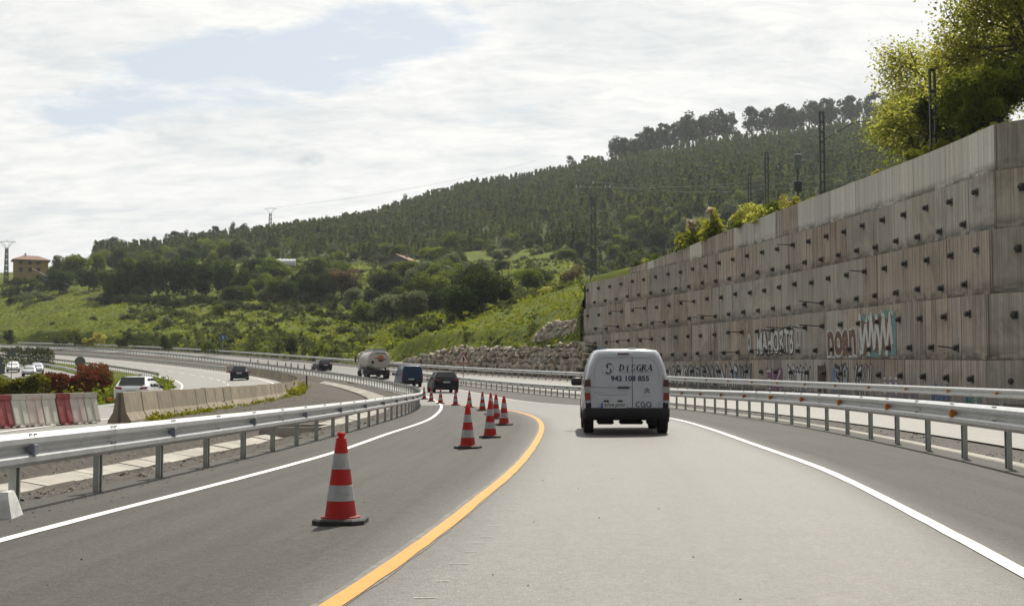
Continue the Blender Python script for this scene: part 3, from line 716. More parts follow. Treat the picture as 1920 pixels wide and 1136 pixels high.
def graffiti_zig(px0, px1, ti, v0, v1, col, n, w, layer, seed):
    o = TIER[ti][3]; zm = TIER[ti][1](80) + 1.2; ya, yb = wall_y(px0, zm, o), wall_y(px1, zm, o); r = random.Random(seed)
    pts = [(i / n + r.uniform(-.25, .25) / n, (.02 + r.random() * .3) if i % 2 else (.98 - r.random() * .35)) for i in range(n + 1)]
    V = []; Fc = []
    for i in range(n):
        (a, b), (c, d) = pts[i], pts[i + 1]; k = len(V); w1 = w * r.uniform(.4, 1.4) / n; w2 = w * r.uniform(.2, 1.2) / n
        V += [(a - w1, b), (a + w1, b), (c + w2, d), (c - w2, d)]; Fc.append((k, k + 1, k + 2, k + 3))
    zl, zh = max(TIER[ti][1]((ya + yb) / 2), .1), float(TIER[ti][2]((ya + yb) / 2))
    paint(V, Fc, ya, yb, zl + (zh - zl) * v0, zl + (zh - zl) * v1, o, col, layer)
graffiti_text('MAHORTB', 1418, 1489, 3, .10, .72, ('black', 'white'), (.075, .028), .04, 1)
graffiti_text('O', 1493, 1503, 3, .16, .78, ('white', 'mauve'), (.06, -.01), .01, 2)
graffiti_text('O', 1402, 1409, 3, .2, .66, ('white', 'grey'), (.05, -.02), .01, 3)
graffiti_text('noan', 1551, 1607, 3, .02, .62, ('white', 'brown'), (.085, .04), .02, 4)
graffiti_patch(1611, 1681, 3, .03, .90, 'teal', 1, 5); graffiti_patch(1614, 1673, 3, .10, .82, 'brown', 2, 6)
for k in range(3): graffiti_zig(1613, 1674, 3, .02, .92, 'white', 11, .30, 3 + k, 40 + k)
graffiti_text('MWN', 1612, 1676, 3, .1, .85, ('white',), (.01,), .06, 9)
graffiti_patch(1437, 1468, 4, .18, .80, 'purple', 1, 7); graffiti_text('EIK', 1438, 1467, 4, .2, .72, ('white',), (-.01,), .02, 8)
for k, (s, a, b) in enumerate((('AKMS', 1250, 1290), ('BRENS', 1292, 1350), ('NAS', 1352, 1384), ('WMI', 1386, 1410), ('ROMAN', 1478, 1522), ('nnn', 1534, 1550), ('FIP', 1566, 1592), ('KGKW', 1602, 1636))):
    graffiti_text(s, a, b, 4, .10, .86, ('black', ('white', 'grey', 'white', 'grey', 'white', 'brown', 'grey', 'white')[k]), (.05, .005), .06, 20 + k)
graffiti_patch(1376, 1384, 4, .05, .9, 'blue', 1, 30); graffiti_patch(1562, 1570, 4, .1, .8, 'blue', 1, 31)
graffiti_patch(1660, 1685, 4, .05, .55, 'mauve', 1, 32); graffiti_text('iii', 1658, 1684, 4, .2, .6, ('white',), (0,), .04, 33); graffiti_text('hin', 1694, 1722, 4, .12, .5, ('mauve',), (.05,), .08, 34)
graffiti_text('MUKAR', 1746, 1782, 4, .10, .46, ('blue',), (.04,), .08, 35); graffiti_patch(1825, 1840, 4, .0, .3, 'teal', 1, 36); graffiti_text('AWA', 1806, 1836, 4, .0, .34, ('teal',), (.05,), .05, 37)
graffiti_patch(1116, 1136, 3, .18, .58, 'blue', 1, 38); graffiti_patch(1156, 1164, 3, .18, .4, 'blue', 1, 39)
for k, (s, a, b) in enumerate((('SAK', 1100, 1120), ('IWN', 1128, 1180), ('HUE', 1190, 1240))): graffiti_text(s, a, b, 4, .15, .8, ('black', 'grey'), (.05, .0), .06, 50 + k)

# ------------------------------------------------------------------ dry-laid rock walls, stone by stone
def boulder(seed):
    r = random.Random(seed); bm = bmesh.new()
    for _ in range(16):
        v = Vector((r.gauss(0, 1), r.gauss(0, 1), r.gauss(0, 1))).normalized(); m = max(abs(v.x), abs(v.y), abs(v.z)); v = v * (.55 + .45 / m * .62); bm.verts.new(v * r.uniform(.88, 1.05))
    bmesh.ops.convex_hull(bm, input=bm.verts[:])
    for v in [v for v in bm.verts if not v.link_faces]: bm.verts.remove(v)
    bmesh.ops.dissolve_limit(bm, angle_limit=.12, verts=bm.verts[:], edges=bm.edges[:])
    me = bpy.data.meshes.new('rock'); bm.to_mesh(me); bm.free(); return me
def rock_mat():
    m = bpy.data.materials.new('quarry_rock'); m.use_nodes = True; t = NT(m.node_tree); b = t.n['Principled BSDF']
    co = t.new('ShaderNodeTexCoord').outputs['Object']; r = t.new('ShaderNodeObjectInfo').outputs['Random']
    cr = t.new('ShaderNodeValToRGB'); t.l.new(r, cr.inputs[0]); e = cr.color_ramp.elements; e[0].color = (.42, .36, .28, 1); e[1].color = (.38, .385, .38, 1)
    for p, c in ((.25, (.54, .43, .30, 1)), (.45, (.46, .43, .39, 1)), (.62, (.52, .46, .37, 1)), (.8, (.34, .28, .21, 1))): q = e.new(p); q.color = c
    c = t.mix(t.ramp(t.noise(co, 1.7, 7, .65), .35, .7), cr.outputs[0], (.20, .178, .148)); c = t.mix(t.math('MULTIPLY', t.ramp(t.noise(co, 6, 5, .6), .52, .7), .6), c, (.46, .41, .33))
    t.put(b.inputs['Base Color'], c); b.inputs['Roughness'].default_value = .92
    bp = t.new('ShaderNodeBump'); bp.inputs['Strength'].default_value = .8; bp.inputs['Distance'].default_value = .05; t.put(bp.inputs['Height'], t.noise(co, 5, 5, .6)); t.l.new(bp.outputs[0], b.inputs['Normal'])
    return m
M['rock'] = rock_mat(); M['rock_gap'] = pmat('rock_gap_soil', (.055, .048, .04), .98)
ROCK = [boulder(70 + i) for i in range(9)]
for me in ROCK: me.materials.append(M['rock'])
def rock_wall(pf, n, zbase, ztop, batter, label, seed, size=.66):
    """pf(t) -> plan point along the wall, zbase/ztop(t) heights"""
    r = random.Random(seed); p0 = pf(0.); root = empty('rock_wall', (p0[0], p0[1], zbase(0.)), label=label, cat='rock wall'); base = Vector(root.location)
    P = np.array([pf(i / 200) for i in range(201)]); L = np.concatenate([[0], np.cumsum(np.hypot(*np.diff(P, axis=0).T))]); row = 0; z = 0
    while True:
        h = size * r.uniform(.8, 1.3) * .95; s = r.uniform(0, .5); any_ = False
        while s < L[-1]:
            w = size * r.uniform(.5, 1.7); t = np.interp(s + w / 2, L, np.linspace(0, 1, 201)); zb, zt = zbase(t), ztop(t)
            if zb + z + h * .55 < zt:
                any_ = True; x, y = np.interp(t, np.linspace(0, 1, 201), P[:, 0]), np.interp(t, np.linspace(0, 1, 201), P[:, 1])
                d = np.array(pf(min(t + .01, 1))) - np.array(pf(max(t - .01, 0))); d /= np.linalg.norm(d); nb = np.array((d[1], -d[0])) * (1 if (d[1] > 0) == True else 1)
                off = batter * (z + h / 2); q = np.array((x, y)) + nb * off
                hh = min(h, zt - zb - z + .12)
                o = link('rock', r.choice(ROCK), root, Vector((q[0], q[1], zb + z + hh / 2 + r.uniform(-.12, .12))) - base, (r.uniform(-.25, .25), r.gauss(.15, .5), math.atan2(d[1], d[0]) + r.choice((0, math.pi)) + r.uniform(-.12, .12)))
                o.scale = (w * r.uniform(.58, .72), r.uniform(.40, .62), hh * r.uniform(.55, 1.0))
            s += w * .96
        row += 1; z += h * .93
        if not any_ or row > 12: break
    V = []
    for i in range(0, 201, 5):
        t = i / 200; d = P[min(i + 1, 200)] - P[max(i - 1, 0)]; d = d / np.linalg.norm(d); nb = np.array((d[1], -d[0])); zb, zt = zbase(t), ztop(t); a = P[i] + nb * .12; b = P[i] + nb * (.12 + batter * (zt - zb)); c = P[i] + nb * 2.2
        V += [(a[0], a[1], zb - .3), (b[0], b[1], zt - .22), (c[0], c[1], zt - .22), (c[0], c[1], zb - .3)]
    k = len(V) // 4; mb = MB(); mb.add(V, [(4 * i + j, 4 * i + (j + 1) % 4, 4 * i + 4 + (j + 1) % 4, 4 * i + 4 + j) for i in range(k - 1) for j in range(4)] + [(0, 1, 2, 3), (4 * k - 4, 4 * k - 3, 4 * k - 2, 4 * k - 1)])
    mb.build('backing', M['rock_gap'], root, world=True); return root
def rw_plan(t):  # near end .. far end
    y = 113.6 + 56 * t; return (float(LF.off(y, 2.4)), y)
RWTOP = lambda t: float(np.interp(t, [0, .13, .35, .49, .68, .84, 1], [4.35, 4.45, 4.65, 4.75, 4.95, 4.2, 3.3]))
rock_wall(rw_plan, 0, lambda t: float(LF.Z(113.6 + 56 * t)) + .05, RWTOP, .34, 'long wall of rough brown and grey boulders along the far carriageway', 1)
def rw2_plan(t):
    y = 118.6 + 13 * t; return (float(LF.off(y, 4.3)), y)
rock_wall(rw2_plan, 0, lambda t: 4.3, lambda t: float(np.interp(t, [0, .5, .85, 1], [7.3, 7.0, 6.6, 5.6])), .2, 'shorter upper wall of boulders above the long one, touching the concrete wall', 2, .7)
# ------------------------------------------------------------------ terrain: banks, hillside and ridge beyond the road
def Zc(px, d, y): return unproj(px, y, d).z
COLS = {
 -700: [(560, 640), (620, 600), (760, 570), (1100, 600), (3000, 695)],
 -300: [(405, 640), (450, 600), (500, 560), (560, 525), (640, 515), (900, 560), (1500, 660), (3000, 700)],
 0: [(350, 642), (390, 610), (430, 572), (450, 562), (480, 545), (520, 519), (600, 514), (750, 530), (1200, 640), (3000, 700)],
 150: [(300, 640), (350, 598), (395, 570), (410, 562), (440, 550), (500, 515), (600, 492), (700, 486), (900, 520), (1400, 640), (3000, 700)],
 300: [(262, 645), (300, 615), (340, 592), (375, 577), (390, 571), (420, 560), (480, 520), (600, 492), (780, 476), (860, 478), (1100, 520), (3000, 700)],
 450: [(226, 655), (260, 628), (300, 603), (335, 586), (342, 573), (372, 569), (440, 520), (500, 495), (600, 480), (780, 457), (880, 460), (1100, 500), (3000, 700)],
 600: [(200, 665), (230, 640), (270, 611), (300, 594), (306, 578), (340, 572), (400, 520), (430, 503), (470, 498), (560, 475), (800, 438), (900, 442), (1200, 500), (3000, 700)],
 700: [(180, 675), (210, 645), (250, 617), (290, 599), (320, 585), (360, 560), (410, 515), (450, 500), (600, 464), (820, 420), (920, 424), (1200, 500), (3000, 700)],
 800: [(160, 634), (180, 618), (200, 608), (240, 596), (300, 575), (400, 515), (450, 500), (600, 457), (850, 388), (940, 392), (1300, 480), (3000, 700)],
 900: [(142, 638), (150, 620), (165, 605), (180, 598), (240, 580), (330, 540), (420, 500), (600, 442), (880, 363), (960, 366), (1300, 460), (3000, 700)],
 1000: [(133, 630), (140, 606), (152, 588), (165, 572), (185, 562), (260, 545), (350, 512), (450, 480), (600, 428), (900, 349), (980, 351), (1300, 450), (3000, 700)],
 1085: [(125, 588), (130, 578), (140, 560), (155, 545), (180, 538), (260, 530), (330, 515), (420, 490), (600, 412), (900, 330), (980, 331), (1300, 440), (3000, 700)],
 1110: [(125, 527), (180, 573), (260, 600), (340, 575), (450, 492), (600, 408), (900, 322), (980, 323), (1300, 440), (3000, 700)],
 1200: [(115, 510), (180, 574), (260, 604), (340, 562), (450, 472), (600, 394), (900, 310), (980, 311), (1300, 430), (3000, 700)],
 1300: [(98, 464), (180, 569), (270, 608), (340, 548), (450, 424), (600, 366), (920, 286), (990, 287), (1300, 400), (3000, 700)],
 1440: [(82, 405), (180, 566), (280, 606), (340, 548), (450, 415), (600, 346), (930, 270), (1000, 270), (1400, 400), (3000, 700)],
 1640: [(66, 330), (100, 450), (280, 606), (340, 548), (450, 405), (650, 305), (960, 243), (1030, 243), (1400, 380), (3000, 700)],
 1860: [(53, 245), (70, 300), (110, 390), (280, 600), (340, 540), (450, 395), (650, 300), (980, 236), (1400, 360), (3000, 700)],
 2300: [(47, 190), (70, 300), (110, 390), (280, 590), (340, 530), (450, 390), (650, 300), (980, 236), (1400, 360), (3000, 700)],
 2700: [(40, 100), (70, 290), (110, 390), (280, 580), (340, 530), (450, 390), (650, 300), (980, 240), (1400, 360), (3000, 700)]}
CK = sorted(COLS); CP = {k: (np.array([d for d, y in COLS[k]], float), np.array([Zc(k, d, y) for d, y in COLS[k]])) for k in CK}
_yt = np.linspace(60, 900, 3000); _pxt = 960 + F * LF.X(_yt) / _yt / .9983
def start_of(px):
    """where the open land begins in this direction: (distance, height)"""
    if px < 1092:
        y = float(np.interp(-px, -_pxt[np.argsort(-_pxt)][::1], _yt[np.argsort(-_pxt)])) if False else float(np.interp(px, _pxt[::-1], _yt[::-1]))
        for _ in range(12):      # step back behind the rock wall where there is one
            o = 3.2 if y < 169 else 1.4
            x = float(LF.off(y, o)); p = 960 + F * x / y / .9983; y += (p - px) * .02 * y / 60
        if y < 169.6: return y, RWTOP(min(1, max(0, (y - 113.6) / 56))) - .15
        return y, float(LF.Z(y)) + .1
    if px < 1866:
        y = wall_y(px, 10.5, -.4); return y + 1.1, (float(TIER[0][2](y)) if y < 107 else float(TIER[1][2](y))) - .28
    return 49.5 - (px - 1866) * .012 + 1.2, 10.85
rt = np.random.default_rng(2)
class N2:  # smooth 2-D value noise
    def __init__(s, seed): s.g = np.random.default_rng(seed).random((257, 257))
    def __call__(s, x, y):
        x = np.asarray(x, float) % 256; y = np.asarray(y, float) % 256; i = x.astype(int); j = y.astype(int); u = x - i; v = y - j; u = u * u * (3 - 2 * u); v = v * v * (3 - 2 * v); g = s.g
        return (g[i, j] * (1 - u) + g[i + 1, j] * u) * (1 - v) + (g[i, j + 1] * (1 - u) + g[i + 1, j + 1] * u) * v
NZ = N2(3); NZ2 = N2(9)
TPX = np.concatenate([np.arange(-700, -40, 40), np.arange(-40, 1960, 8), np.arange(1960, 2701, 40)]).astype(float)
INC = .7 * (1.056 ** np.arange(0, 100) - 1) / .056
def ctrl(px, d):
    k = int(np.clip(np.searchsorted(CK, px) - 1, 0, len(CK) - 2)); a, b = CK[k], CK[k + 1]; t = min(1, max(0, (px - a) / (b - a)))
    za = np.interp(d, *CP[a]); zb = np.interp(d, *CP[b]); return za * (1 - t) + zb * t
TD = np.empty((len(TPX), len(INC))); TZ = np.empty_like(TD)
for i, px in enumerate(TPX):
    ds, zs = start_of(px); d = ds + INC; c = ctrl(px, d); w = np.clip((d - ds) / (7 if px < 1085 else 3), 0, 1); w = w * w * (3 - 2 * w)
    X = (px - 960) / F * d
    rough = np.clip((d - 150) / 150, 0, 1) * np.clip((1000 - d) / 300, .2, 1)
    bump = (NZ(X / 9 + 50, d / 7) - .5) * 2.2 + (NZ2(X / 3.3, d / 2.6) - .5) * .9
    z = zs * (1 - w) + c * w + bump * (rough * .8 + .12) * w
    TD[i] = d; TZ[i] = z
def terrain(px, d):
    k = int(np.clip(np.searchsorted(TPX, px) - 1, 0, len(TPX) - 2)); t = (px - TPX[k]) / (TPX[k + 1] - TPX[k])
    return float(np.interp(d, TD[k], TZ[k]) * (1 - t) + np.interp(d, TD[k + 1], TZ[k + 1]) * t)
def land(px, d):
    return Vector(((px - 960) / F * d, d, terrain(px, d)))
def grass_material(name, sc=1.):
    m = bpy.data.materials.new(name); m.use_nodes = True; t = NT(m.node_tree); b = t.n['Principled BSDF']
    co = t.new('ShaderNodeTexCoord').outputs['Object']
    big = t.ramp(t.noise(co, .035 * sc, 6, .6, .4), .36, .64); mid = t.ramp(t.noise(co, .22 * sc, 6, .62), .36, .66); fine = t.ramp(t.noise(co, 1.8 * sc, 6, .7), .3, .7)
    c = t.mix(big, (.165, .195, .024), (.10, .13, .022)); c = t.mix(t.math('MULTIPLY', mid, .55), c, (.06, .078, .022))
    yel = t.math('MULTIPLY', t.ramp(t.noise(co, .09 * sc, 5, .6), .60, .70), .55); c = t.mix(yel, c, (.30, .24, .03))
    soil = t.math('MULTIPLY', t.ramp(t.noise(t.scale(co, (1, 1, .5)), .13 * sc, 6, .62, .5), .58, .70), .7); c = t.mix(soil, c, (.12, .085, .05))
    c = t.mix(t.math('MULTIPLY', fine, .45), c, (.05, .06, .018))
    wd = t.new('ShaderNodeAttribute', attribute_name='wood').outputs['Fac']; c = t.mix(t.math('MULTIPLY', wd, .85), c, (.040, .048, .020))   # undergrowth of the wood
    t.put(b.inputs['Base Color'], c); b.inputs['Roughness'].default_value = .95; b.inputs['Specular IOR Level'].default_value = .05
    bp = t.new('ShaderNodeBump'); bp.inputs['Strength'].default_value = 1.; bp.inputs['Distance'].default_value = .35; t.put(bp.inputs['Height'], t.noise(co, 1.2 * sc, 7, .7)); t.l.new(bp.outputs[0], b.inputs['Normal'])
    return m
M['grass'] = grass_material('hillside_grass')
M['grass_near'] = grass_material('roadside_grass', 3.)
n = len(INC); XX = (TPX[:, None] - 960) / F * TD; P = np.stack([XX, TD, TZ], 2)
i, j = np.meshgrid(np.arange(len(TPX) - 1), np.arange(n - 1), indexing='ij'); a = (i * n + j).ravel()
skipj = (TPX[:-1] < 1092) & (TPX[1:] >= 1092); keep = ~np.repeat(skipj, n - 1) | (np.tile(np.arange(n - 1), len(TPX) - 1) > 12)
LOW = lambda px: float(np.interp(px, [170, 300, 450, 600, 800, 950, 1100, 1200, 1900], [640, 600, 560, 500, 500, 480, 430, 320, 320]))
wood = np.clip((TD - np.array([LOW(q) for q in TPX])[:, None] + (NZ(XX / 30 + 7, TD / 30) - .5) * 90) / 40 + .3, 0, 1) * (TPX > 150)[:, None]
tag(link('hillside', mesh_np('hillside', P.reshape(-1, 3), np.stack([a, a + n, a + n + 1, a + 1], 1)[keep], [M['grass']], True, attrs={'wood': ('POINT', wood.ravel())})), 'green hillside rising beyond the road to the wooded ridge', kind='structure')
def lf(off):
    def f(Y):
        z = LA.Z(Y) - .46 - .03 * (-off - 10.2) * np.clip((Y - 20) / 60, 0, 1); x = LA.off(Y, off); return x, z - .02 + (NZ(x / 3 + 90, Y / 3) - .5) * .16 * (off < -10.5)
    return f
tag(strip('grass_island', [lf(o) for o in (-10.1, -11, -12, -13.5, -15, -17, -20, -24, -29, -36, -45, -60, -90, -140, -200)], M['grass_near']), 'rough grass beside the slip road', kind='structure')
def island_z(x, y):
    off = (x - float(LA.X(y))) / math.sqrt(1 + float(LA.dX(y))**2); return float(lf(off)(np.array([y]))[1][0])
mb = MB(); mb.add([(-9000, -3000, -9), (9000, -3000, -9), (9000, 14000, -9), (-9000, 14000, -9)], [(0, 1, 2, 3)])
tag(mb.build('ground', M['grass']), 'flat land reaching to the horizon', kind='structure')
# ------------------------------------------------------------------ vehicles
def paint_mat(name, c, rough=.35, coat=.6, metal=0.): return pmat(name, c, rough, metal, coat=coat, spec=.5 if coat > .4 else .2, var=tuple(x * .9 for x in c), vscale=2)
M['car_white'] = paint_mat('van_white_paint', (.50, .525, .58)); M['car_white2'] = paint_mat('hatchback_white_paint', (.74, .75, .76))
M['car_black'] = paint_mat('black_car_paint', (.008, .009, .011), .45, .08); M['car_navy'] = paint_mat('navy_car_paint', (.010, .015, .036), .4, .3)
M['car_blue'] = paint_mat('blue_van_paint', (.012, .042, .11), .42, .3); M['car_silver'] = paint_mat('silver_car_paint', (.42, .43, .44), .32, .5, .4)
M['glass'] = pmat('dark_car_glass', (.008, .011, .012), .08, spec=.45); M['glass_see'] = pmat('tinted_windscreen', (.05, .065, .07), .08, spec=.6)
M['tyre'] = pmat('tyre_rubber', (.018, .018, .018), .85); M['rim'] = pmat('alloy_rim', (.30, .31, .32), .4, .8)
M['lamp_red'] = pmat('red_lamp_lens', (.23, .012, .014), .2, coat=.5); M['lamp_clear'] = pmat('clear_lamp_lens', (.34, .33, .34), .2, coat=.5); M['lamp_dark'] = pmat('smoked_lamp_lens', (.07, .012, .015), .2, coat=.5)
M['plate_white'] = pmat('number_plate_white', (.55, .58, .60), .5); M['plate_blue'] = pmat('number_plate_blue', (.03, .12, .38), .5); M['ink'] = pmat('dark_blue_lettering', (.018, .034, .075), .6); M['ink_grey'] = pmat('grey_lettering', (.20, .22, .26), .6); M['ink_black'] = pmat('black_lettering', (.02, .02, .022), .6)
M['bumper'] = pmat('black_bumper_plastic', (.016, .017, .018), .7, var=(.022, .022, .024), vscale=5, spec=.25)
def section(st):
    y, zb, zs, zt, wb, ws, wt = st
    h = [(0, zb), (wb * .8, zb), (wb * .97, zb + .07), (max(wb, ws), zb + (zs - zb) * .45), (ws, zs), (ws + (wt - ws) * .55 + .012, zs + (zt - zs) * .55), (wt + .0, zt - min(.11, (zt - zs) * .4 + .01)), (wt - .07, zt - .03), (wt * .55, zt - .004), (0, zt)]
    return [(x, y, z) for x, z in h] + [(-x, y, z) for x, z in h[-2:0:-1]]
def loft_body(sts, mat, sub=True):
    secs = [section(s) for s in sts]; n = len(secs[0]); V = [p for s in secs for p in s]
    Fc = [(i * n + k, (i + 1) * n + k, (i + 1) * n + (k + 1) % n, i * n + (k + 1) % n) for i in range(len(secs) - 1) for k in range(n)]
    for i in (0, len(secs) - 1):
        f = [i * n + k for k in range(n)]
        for k in range(1, 10): # cap strips across the car so that the end stays flat
            if k < 9: Fc.append((f[k], f[k + 1], f[(n - k - 1) % n], f[(n - k) % n]))
        Fc.append((f[0], f[1], f[n - 1]))
    mb = MB(); mb.add(V, Fc); return mb.mesh('body', mat, True, 38)
def interp_st(sts, y):
    ys = [s[0] for s in sts]; return tuple(float(np.interp(y, ys, [s[k] for s in sts])) for k in range(7))
def side_window(sts, y0, y1, side, f0=.08, f1=.82, n=5):
    V = []
    for f in (f0, f1):
        for i in range(n + 1):
            st = interp_st(sts, y0 + (y1 - y0) * i / n); _, zb, zs, zt, wb, ws, wt = st
            z = zs + (zt - zs) * f; w = np.interp(f, [0, .55, .9], [ws, ws + (wt - ws) * .55 + .012, wt]); V.append((side * (w + .012), y0 + (y1 - y0) * i / n, z))
    return V, [(i, i + 1, n + 2 + i, n + 1 + i) for i in range(n)]
def wheel_meshes(r, w):
    mb = MB(); mb.lathe([(r * .62, -w / 2), (r * .93, -w / 2), (r, -w * .38), (r, w * .38), (r * .93, w / 2), (r * .62, w / 2), (r * .62, -w / 2)], 24, axis='x'); ty = mb.mesh('tyre', M['tyre'], True, 40)
    mb = MB(); mb.lathe([(0, w * .40), (r * .2, w * .42), (r * .25, w * .34), (r * .60, w * .36), (r * .64, w * .30)], 20, axis='x'); mb.lathe([(0, -w * .40), (r * .2, -w * .42), (r * .25, -w * .34), (r * .60, -w * .36), (r * .64, -w * .30)], 20, axis='x'); rm = mb.mesh('rim', M['rim'], True, 40)
    return ty, rm
def add_wheels(root, ys, x, r, w):
    ty, rm = wheel_meshes(r, w)
    for y in ys:
        for s in (-1, 1): wo = link('wheel', ty, root, (s * x, y, r)); link('rim', rm, wo)
def quad_patch(P, n=5):
    """bilinear patch through 4 corner points"""
    a, b, c, d = [np.array(p, float) for p in P]; V = []
    for i in range(n + 1):
        for j in range(n + 1): u, v = j / n, i / n; V.append((a * (1 - u) + b * u) * (1 - v) + (d * (1 - u) + c * u) * v)
    return V, [(i * (n + 1) + j, i * (n + 1) + j + 1, (i + 1) * (n + 1) + j + 1, (i + 1) * (n + 1) + j) for i in range(n) for j in range(n)]
def part(root, name, V, Fc, mat, smooth=False):
    mb = MB(); mb.add(V, Fc); return mb.build(name, mat, root, smooth)
def mirror_pair(root, y, z, x, mat, s=1.):
    for sd in (-1, 1):
        mb = MB(); mb.box((sd * (x + .13 * s), y, z), (.20 * s, .11 * s, .15 * s), bev=.035); mb.box((sd * (x + .02), y, z - .05), (.10, .06, .05)); mb.build('door_mirror', mat, root, True, sharp=50)
def car(name, loc, rz, L, Wd, H, paint, label, kind='hatch', lights=True, plate=True, front=False, roofmat=None):
    """a passenger car standing at loc, nose along local +Y, tail at y=0"""
    root = empty(name, loc, rz, label, 'car'); w = Wd / 2; zb = .22 if kind != 'suv' else .27; belt = H * .60
    tail = {'hatch': [(.0, zb + .14, H * .50, H * .56, w * .90, w * .92, w * .80), (.05, zb + .04, H * .54, H * .62, w * .96, w * .97, w * .84), (.14, zb, belt, H * .665, w * .98, w * .985, w * .82), (.34, zb, belt, H * .83, w, w, w * .77), (.56, zb, belt, H * .965, w, w, w * .72), (.85, zb, belt, H * .99, w, w, w * .73)],
            'suv': [(.0, zb + .16, H * .50, H * .57, w * .92, w * .93, w * .84), (.05, zb + .05, H * .54, H * .63, w * .97, w * .98, w * .86), (.12, zb, belt, H * .68, w * .985, w * .99, w * .84), (.30, zb, belt, H * .86, w, w, w * .78), (.46, zb, belt, H * .965, w, w, w * .745), (.8, zb, belt, H * .995, w, w, w * .75)]}[kind if kind in ('hatch', 'suv') else 'hatch']
    sts = tail + [(L * .42, zb, belt, H, w, w, w * .74), (L * .53, zb, belt, H * .985, w, w, w * .73), (L * .63, zb, belt * .99, H * .88, w, w * .99, w * .75), (L * .735, zb, belt * .96, H * .645, w, w * .975, w * .84), (L * .87, zb, belt * .86, H * .575, w * .99, w * .95, w * .82), (L * .96, zb + .02, belt * .74, H * .48, w * .94, w * .9, w * .74), (L, zb + .12, belt * .6, H * .39, w * .78, w * .76, w * .62)]
    link('body', loft_body(sts, paint), root)
    def top_at(y, fx): s = interp_st(sts, y); return (s[6] * fx, y, s[3] - (.012 if abs(fx) > .5 else 0))
    y0, y1 = sts[2][0] + .03, sts[4][0] + .0; off = np.array((0, -.028, .02))
    P = [np.array(top_at(y0, -.92)) + off, np.array(top_at(y0, .92)) + off, np.array(top_at(y1, .90)) + off, np.array(top_at(y1, -.90)) + off]
    V, Fc = quad_patch(P, 4); part(root, 'rear_window', V, Fc, M['glass'])
    y0, y1 = L * .725, L * .56; off = np.array((0, .02, .022)); P = [np.array(top_at(y0, .92)) + off, np.array(top_at(y0, -.92)) + off, np.array(top_at(y1, -.9)) + off, np.array(top_at(y1, .9)) + off]
    V, Fc = quad_patch(P, 4); part(root, 'windscreen', V, Fc, M['glass_see'])
    for s in (-1, 1):
        for a, b in ((.62 if kind == 'hatch' else .5, L * .27), (L * .285, L * .455), (L * .47, L * .635)): V, Fc = side_window(sts, a, b, s); part(root, 'side_window', V, Fc, M['glass'])
    mb = MB(); mb.box((0, .03, zb + .16), (Wd * .90, .10, .26), bev=.04); mb.build('rear_bumper', M['bumper'] if kind == 'suv' else paint, root, True, sharp=40)
    mb = MB(); mb.box((0, .16, zb + .02), (Wd * .80, .3, .12), bev=.03); mb.build('lower_valance', M['bumper'], root)
    for s in (-1, 1):
        z = H * .585; mb = MB(); mb.add([(s * w * .50, -.012, z - .055), (s * w * .90, .03, z - .075), (s * w * .985, .19, z - .03), (s * w * .985, .22, z + .075), (s * w * .88, .035, z + .085), (s * w * .52, .012, z + .04),
            (s * w * .50, .09, z - .055), (s * w * .88, .1, z - .07), (s * w * .94, .2, z - .03), (s * w * .94, .22, z + .07), (s * w * .86, .1, z + .08), (s * w * .52, .09, z + .04)], [(0, 1, 4, 5), (1, 2, 3, 4), (0, 6, 7, 1), (1, 7, 8, 2), (5, 4, 10, 11), (4, 3, 9, 10), (0, 5, 11, 6)]); mb.build('tail_light', M['lamp_red'], root)
        mb = MB(); mb.box((s * w * .70, L * .955, H * .44), (w * .36, .24, .13), bev=.04); mb.build('headlight', M['lamp_clear'], root, True, sharp=50)
    mb = MB(); zp = H * .50; mb.box((0, -.022, zp), (.52, .02, .115)); mb.build('number_plate', M['plate_white'], root)
    mb = MB(); mb.box((0, L * .99, H * .34), (w * 1.1, .08, .20), bev=.03); mb.box((0, L * .985, H * .2), (w * 1.5, .1, .14), bev=.03); mb.build('grille', M['blkplastic'], root)
    mirror_pair(root, L * .60, belt + .04, w, M['blkplastic'] if not front else paint)
    R = .325 if kind != 'suv' else .35; add_wheels(root, (L * .18, L * .795), w - .10, R, .21)
    for s in (-1, 1):
        for y in (L * .18, L * .795):
            V = [(s * (w + .004), y + (R + .06) * math.cos(a), R + (R + .06) * math.sin(a)) for a in np.linspace(-.3, math.pi + .3, 14)]; part(root, 'wheel_arch', V, [tuple(range(14))], M['bumper'])
    mb = MB(); mb.tube([(w * .25, sts[5][0] + .05, H * .99), (w * .25, sts[5][0] - .2, H * 1.07)], .008, 5); mb.build('aerial', M['blkplastic'], root)
    return root

